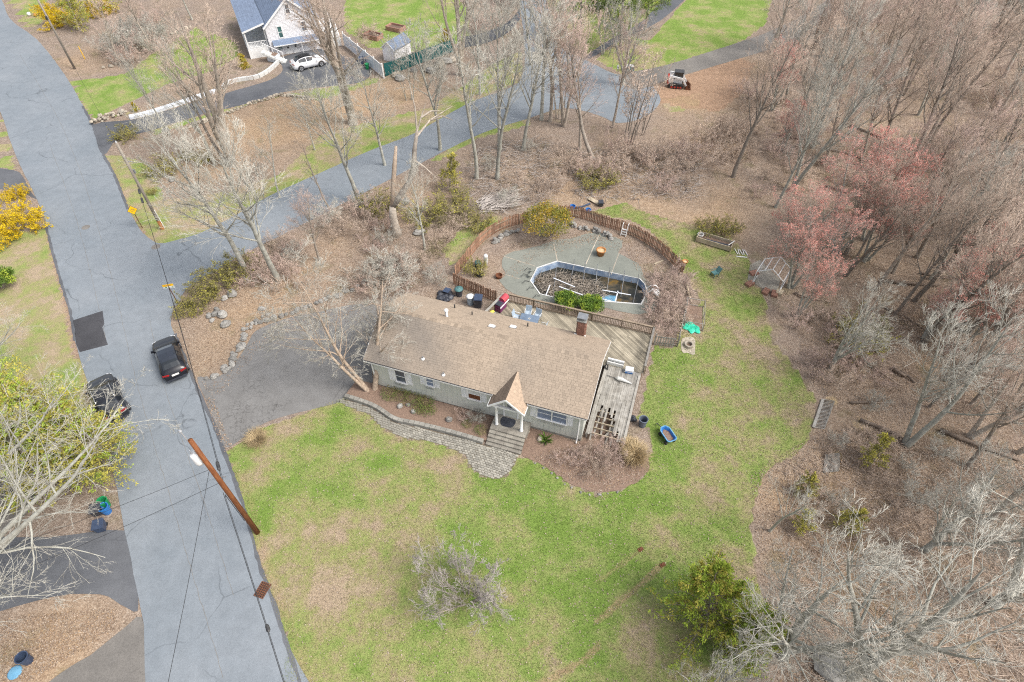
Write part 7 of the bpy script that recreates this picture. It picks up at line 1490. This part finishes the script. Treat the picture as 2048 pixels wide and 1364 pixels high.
# thickets: every bush its own thing
def scatter(poly, n, seed, minsep=.8):
    P = PIX(poly); g = random.Random(seed); xs = [p[0] for p in P]; ys = [p[1] for p in P]; out = []; tries = 0
    while len(out) < n and tries < n*40:
        tries += 1; x, y = g.uniform(min(xs), max(xs)), g.uniform(min(ys), max(ys))
        if in_poly(np.array([x]), np.array([y]), P)[0] and all((x-q[0])**2+(y-q[1])**2 > minsep**2 for q in out): out.append((x, y))
    return out
def ordered(pts):
    """split into rows by depth, then count from the left: ', second from left in front row'"""
    pts = sorted(pts, key=lambda p: p[1]); n = len(pts); nr = 1 if n <= 6 else math.ceil(n/14) if n > 16 else 2; out = []
    N_ = ['second', 'third', 'fourth', 'fifth', 'sixth', 'seventh', 'eighth', 'ninth', 'tenth', 'eleventh', 'twelfth', 'thirteenth', 'fourteenth', 'fifteenth', 'sixteenth', 'seventeenth']
    for r in range(nr):
        row = sorted(pts[n*r//nr:n*(r+1)//nr], key=lambda p: p[0]/(p[1]+30)); nm = '' if nr == 1 else (' in front row' if r == 0 else ' in back row' if r == nr-1 else f' in {N_[r-1]} row')
        out += [(x, y, (', leftmost' if i == 0 else f', {N_[i-1]} from left')+nm) for i, (x, y) in enumerate(row)]
    return out
THICKET = [([(560,470),(660,420),(720,410),(780,460),(820,520),(800,580),(700,590),(600,570),(550,540)], 17, (0, 3, 1), 1.9, 'pinkish bush in the thicket above the driveway'), ([(690,560),(880,510),(900,545),(840,590),(760,600)], 9, (0, 1, 3), 1.7, 'bare bush behind the ranch house end'),
 ([(1318,560),(1365,565),(1362,640),(1340,670),(1300,640),(1290,620)], 15, (0, 0, 1), 1.5, 'pinkish bramble between pool and side lawn'), ([(1130,300),(1260,300),(1390,290),(1440,330),(1380,390),(1240,380),(1120,350)], 20, (1, 1, 0), 2.0, 'tangled bush on the bank behind the pool'), ([(1600,250),(1800,230),(2050,330),(2080,600),(1900,560),(1720,500),(1640,400)], 16, (1, 0, 1), 2.3, 'understorey bush in the upper wood'), ([(1760,600),(2080,640),(2080,860),(1850,820),(1740,720)], 12, (1, 0, 3), 1.9, 'understorey bush in the middle wood'), ([(1620,60),(2048,20),(2080,240),(1700,220)], 12, (1, 0, 1), 2.3, 'understorey bush near the top right corner'), ([(960,290),(1120,260),(1120,380),(1040,420),(950,400)], 9, (1, 3, 1), 1.5, 'bare bush among the fallen sticks'),
 ([(1590,620),(1700,640),(1760,760),(1680,800),(1600,720)], 12, (0, 1, 0), 1.6, 'reddish bush at the lawn edge of the wood'), ([(1400,250),(1470,230),(1470,320),(1400,330)], 8, (1, 1), 2.2, 'dark bare bush by the ivy based trunk'), ([(190,70),(330,40),(420,60),(300,130),(210,130)], 16, (3, 0, 3), 2.6, 'grey bush in the garden left of the white house'), ([(440,540),(560,500),(620,520),(560,590),(470,560)], 8, (0, 1), 1.7, 'bare bush round the pair of grey trees'),
 ([(1600,880),(1760,800),(1900,900),(1800,1050),(1640,1080)], 12, (1, 3), 1.3, 'low bush on the leaves below the wood'), ([(1480,180),(1600,200),(1620,420),(1500,400)], 16, (1, 0), 2.0, 'bush under the first trees of the wood'), ([(940,0),(1030,0),(1020,50),(950,70)], 8, (0, 3), 2.4, 'pinkish bush inside the grey screen fence'), ([(790,130),(930,110),(930,125),(800,165)], 3, (3, 3), 1.1, 'pale bush on the boulders below the green fence'), ([(700,60),(735,60),(735,95),(705,95)], 3, (1,), 1.8, 'dark bare bush beside the white back stairs'), ([(880,520),(930,470),(960,440),(900,430),(840,480)], 9, (2, 1), 1.3, 'olive bush outside the left picket fence')]
for i, (poly, n, kinds, h, lb) in enumerate(THICKET):
    for k, (x, y, od) in enumerate(ordered(scatter(poly, n, 100+i))): g_h = h*random.uniform(.7, 1.25); plant(f'bush{kinds[k % len(kinds)]}', (x, y, -.05), g_h, 'bush', lb+od, 'shrub', 'thicket: '+lb, spread=random.uniform(.9, 1.3))
WOOD = [([(1500,100),(1720,60),(2050,0),(2150,120),(2150,420),(1850,420),(1640,330),(1560,260)], 54, 'bare tree in the upper right-hand wood', 13.5), ([(1700,430),(2150,430),(2150,760),(1930,740),(1780,640),(1680,560)], 36, 'bare tree in the middle right-hand wood', 12.5), ([(1850,800),(2100,760),(2150,1150),(1950,1100)], 12, 'bare tree at the thin lower end of the wood', 11), ([(1560,-60),(2200,-60),(2300,60),(1620,40)], 27, 'bare tree along the top right edge', 13.5), ([(1290,-40),(1030,-60),(1100,-20),(1280,-30)], 5, 'bare tree beyond the far driveway', 11)]
for i, (poly, n, lb, h) in enumerate(WOOD):
    for k, (x, y, od) in enumerate(ordered(scatter(poly, n, 200+i, 2.6))):
        key = random.choice(['tall0', 'tall1', 'tall2', 'tall3', 'fork0', 'fork1', 'tall0', 'maple1' if (i == 1 and k % 6 == 0) else 'tall2']); mt = random.choice([BD, PK, None, PK, BP, BD]) if not key.startswith('maple') else None
        plant(key, (x, y, -.1), h*random.uniform(.75, 1.15), 'bare_tree', lb+od, 'tree', 'trees: '+lb, spread=random.uniform(.75, 1.05), mats=mt)
# ------------------------------------------------------------------ what nobody could count
def sticks(name, label, polys, n, L, r, mat, seed, z=.06, bundle=False):
    g = np.random.default_rng(seed); A = []
    for poly in polys:
        P = PIX(poly); xs = [p[0] for p in P]; ys = [p[1] for p in P]; q = np.stack([g.uniform(min(xs), max(xs), n*4), g.uniform(min(ys), max(ys), n*4)], 1); q = q[in_poly(q[:, 0], q[:, 1], P)][:n]; A.append(q)
    A = np.concatenate(A); N = len(A); a = g.uniform(0, 6.28, N) if not bundle else g.normal(.5, .35, N); ll = g.uniform(L*.4, L*1.4, N)
    p0 = np.stack([A[:, 0], A[:, 1], g.uniform(0, z, N)], 1); p1 = p0+np.stack([np.cos(a)*ll, np.sin(a)*ll, g.uniform(-.02, .25, N)*ll], 1); V, F = spikes(p0, p1, g.uniform(r*.6, r*1.5, N))
    link(name, np_mesh(name, [mat], [(V, F, 0)]), kind='stuff', label=label, cat='sticks')
sticks('fallen_sticks', 'pale sticks strewn over the bank below the side road', [[(940,300),(1100,270),(1130,380),(1040,430),(930,430)], [(1130,300),(1400,290),(1400,400),(1150,400)]], 1100, 1.6, .022, 'twig_grey', 1, .25)
sticks('brush_pile', 'bundle of pale cut branches outside the left picket fence', [[(950,405),(1010,395),(1020,418),(960,430)]], 260, 2.2, .03, 'twig_grey', 2, .5, True)
sticks('dead_branches', 'tangle of dead branches heaped in the left half of the pool', [[(1068,552),(1088,540),(1120,538),(1195,560),(1215,590),(1180,596),(1110,592),(1085,582)]], 1100, 1.2, .017, 'bark', 3, .3)
o = bpy.data.objects['dead_branches']; o.location.z = -.5
sticks('woodland_litter', 'twigs and sticks on the woodland floor', [[(1500,250),(2150,100),(2150,900),(1700,800),(1600,620),(1560,440)], [(1560,950),(1700,850),(2100,950),(2100,1400),(1580,1400)]], 5000, 1.1, .016, 'twig_brown', 4, .12)
def leaves(name, label, polys, n, mats, seed, size=(.035, .085)):
    g = np.random.default_rng(seed); parts = []
    for poly, dens in polys:
        P = PIX(poly); m = int(n*dens); xs = [p[0] for p in P]; ys = [p[1] for p in P]; q = np.stack([g.uniform(min(xs), max(xs), m*3), g.uniform(min(ys), max(ys), m*3)], 1); q = q[in_poly(q[:, 0], q[:, 1], P)][:m]; N = len(q)
        a = g.uniform(0, 6.28, N); s = g.uniform(*size, N)[:, None]; ux = np.stack([np.cos(a), np.sin(a), g.uniform(-.5, .5, N)], 1); uy = np.stack([-np.sin(a), np.cos(a), g.uniform(-.6, .6, N)], 1); c = np.stack([q[:, 0], q[:, 1], g.uniform(.02, .07, N)], 1)
        V = np.stack([c-ux*s*.6, c+uy*s*.4, c+ux*s*.6, c-uy*s*.4], 1).reshape(-1, 3); k = (np.arange(N)*4)[:, None]; mi = g.integers(0, len(mats), N)
        for j in range(len(mats)):
            kk = k[mi == j]; parts.append((np.zeros((0, 3)), [], j)) if not len(kk) else None
            if len(kk): sel = np.repeat(mi == j, 4); Vj = V[sel]; b = (np.arange(len(Vj)//4)*4)[:, None]; parts.append((Vj, [b+np.array([[0, 1, 2, 3]])], j))
    link(name, np_mesh(name, mats, [p for p in parts if len(p[0])]), kind='stuff', label=label, cat='leaves')
for nm, c in (('leaf_a', (.31, .225, .168)), ('leaf_b', (.40, .31, .235)), ('leaf_c', (.21, .145, .105)), ('leaf_d', (.43, .355, .285)), ('leaf_e', (.38, .255, .15))): pm(nm, c, tuple(x*.8 for x in c), 2, .9)
LV = ['leaf_a', 'leaf_b', 'leaf_c', 'leaf_d', 'leaf_e']
leaves('fallen_leaves', 'brown fallen leaves over the bank, beds and woodland floor', [([(360,600),(440,560),(560,480),(720,400),(860,320),(960,300),(1000,420),(900,520),(880,600),(760,620),(560,635),(470,700),(420,760),(390,740),(345,640)], .9), ([(1000,500),(1060,470),(1200,460),(1290,490),(1360,560),(1350,650),(1300,640),(1290,570),(1240,480),(1060,495)], .35), ([(1500,950),(1640,860),(1800,860),(2100,900),(2100,1400),(1560,1400),(1530,1200),(1510,1060)], 1.6), ([(1560,560),(1700,600),(1900,640),(2080,560),(2080,900),(1700,840),(1630,780)], 1.0), ([(1060,340),(1250,300),(1470,250),(1560,420),(1440,420),(1250,400),(1060,380)], .5), ([(400,765),(440,755),(500,690),(560,645),(720,612),(730,640),(560,670),(520,700),(470,760),(430,800)], .10), ([(410,790),(430,860),(450,905),(470,900),(450,860),(430,800)], .06), ([(1010,545),(1060,500),(1190,470),(1240,482),(1240,505),(1190,490),(1070,515),(1030,560)], .07), ([(60,1230),(230,1215),(230,1260),(60,1364),(0,1364),(0,1240)], .25), ([(1060,910),(1150,890),(1290,900),(1280,960),(1200,985),(1130,960)], .2)], 17000, LV, 5)
leaves('scattered_leaves', 'stray pale leaves scattered over the front lawn', [([(470,920),(600,840),(700,820),(960,950),(1180,990),(1320,880),(1300,700),(1400,600),(1540,680),(1620,820),(1500,1000),(1500,1364),(620,1364),(520,1100)], 1.0)], 6000, ['leaf_b', 'leaf_d', 'leaf_b'], 6, (.04, .09))
# grass blades on the near lawns
def grass(name, label, polys, n, mats, seed, h=(.05, .14)):
    g = np.random.default_rng(seed); parts = []
    for poly, dens in polys:
        P = PIX(poly); m = int(n*dens); xs = [p[0] for p in P]; ys = [p[1] for p in P]; q = np.stack([g.uniform(min(xs), max(xs), m*3), g.uniform(min(ys), max(ys), m*3)], 1); q = q[in_poly(q[:, 0], q[:, 1], P)][:m]; N = len(q)
        c = np.stack([q[:, 0], q[:, 1], np.zeros(N)], 1); hh = g.uniform(*h, N); a = g.uniform(0, 6.28, N); tip = c+np.stack([np.cos(a)*hh*.8, np.sin(a)*hh*.8, hh], 1); s = np.stack([-np.sin(a), np.cos(a), np.zeros(N)], 1)*.012
        ix = np.clip(np.searchsorted(GX, c[:, 0]), 0, len(GX)-1); iy = np.clip(np.searchsorted(GY, c[:, 1]), 0, len(GY)-1); gv = GREEN_MAP[iy, ix]
        V = np.stack([c-s, c+s, tip], 1).reshape(-1, 3); b = (np.arange(N)*3)[:, None]; parts.append((V, [b+np.array([[0, 1, 2]])], 0)); gv = np.clip(gv+g.normal(0, .12, N), 0, 1)
    me = np_mesh(name, mats, parts); a_ = me.color_attributes.new('zone', 'FLOAT_COLOR', 'POINT'); col = np.repeat(np.stack([gv*0+1, gv, gv*0, gv*0+1], 1), 3, 0).astype(np.float32); a_.data.foreach_set('color', col.ravel())
    a_ = me.color_attributes.new('zone2', 'FLOAT_COLOR', 'POINT'); a_.data.foreach_set('color', (col*0).ravel())
    link(name, me, kind='stuff', label=label, cat='grass')
grass('lawn_grass', 'short patchy grass of the front lawn', [(LAWNS[0][0], 1.0)], 150000, ['ground'], 8)
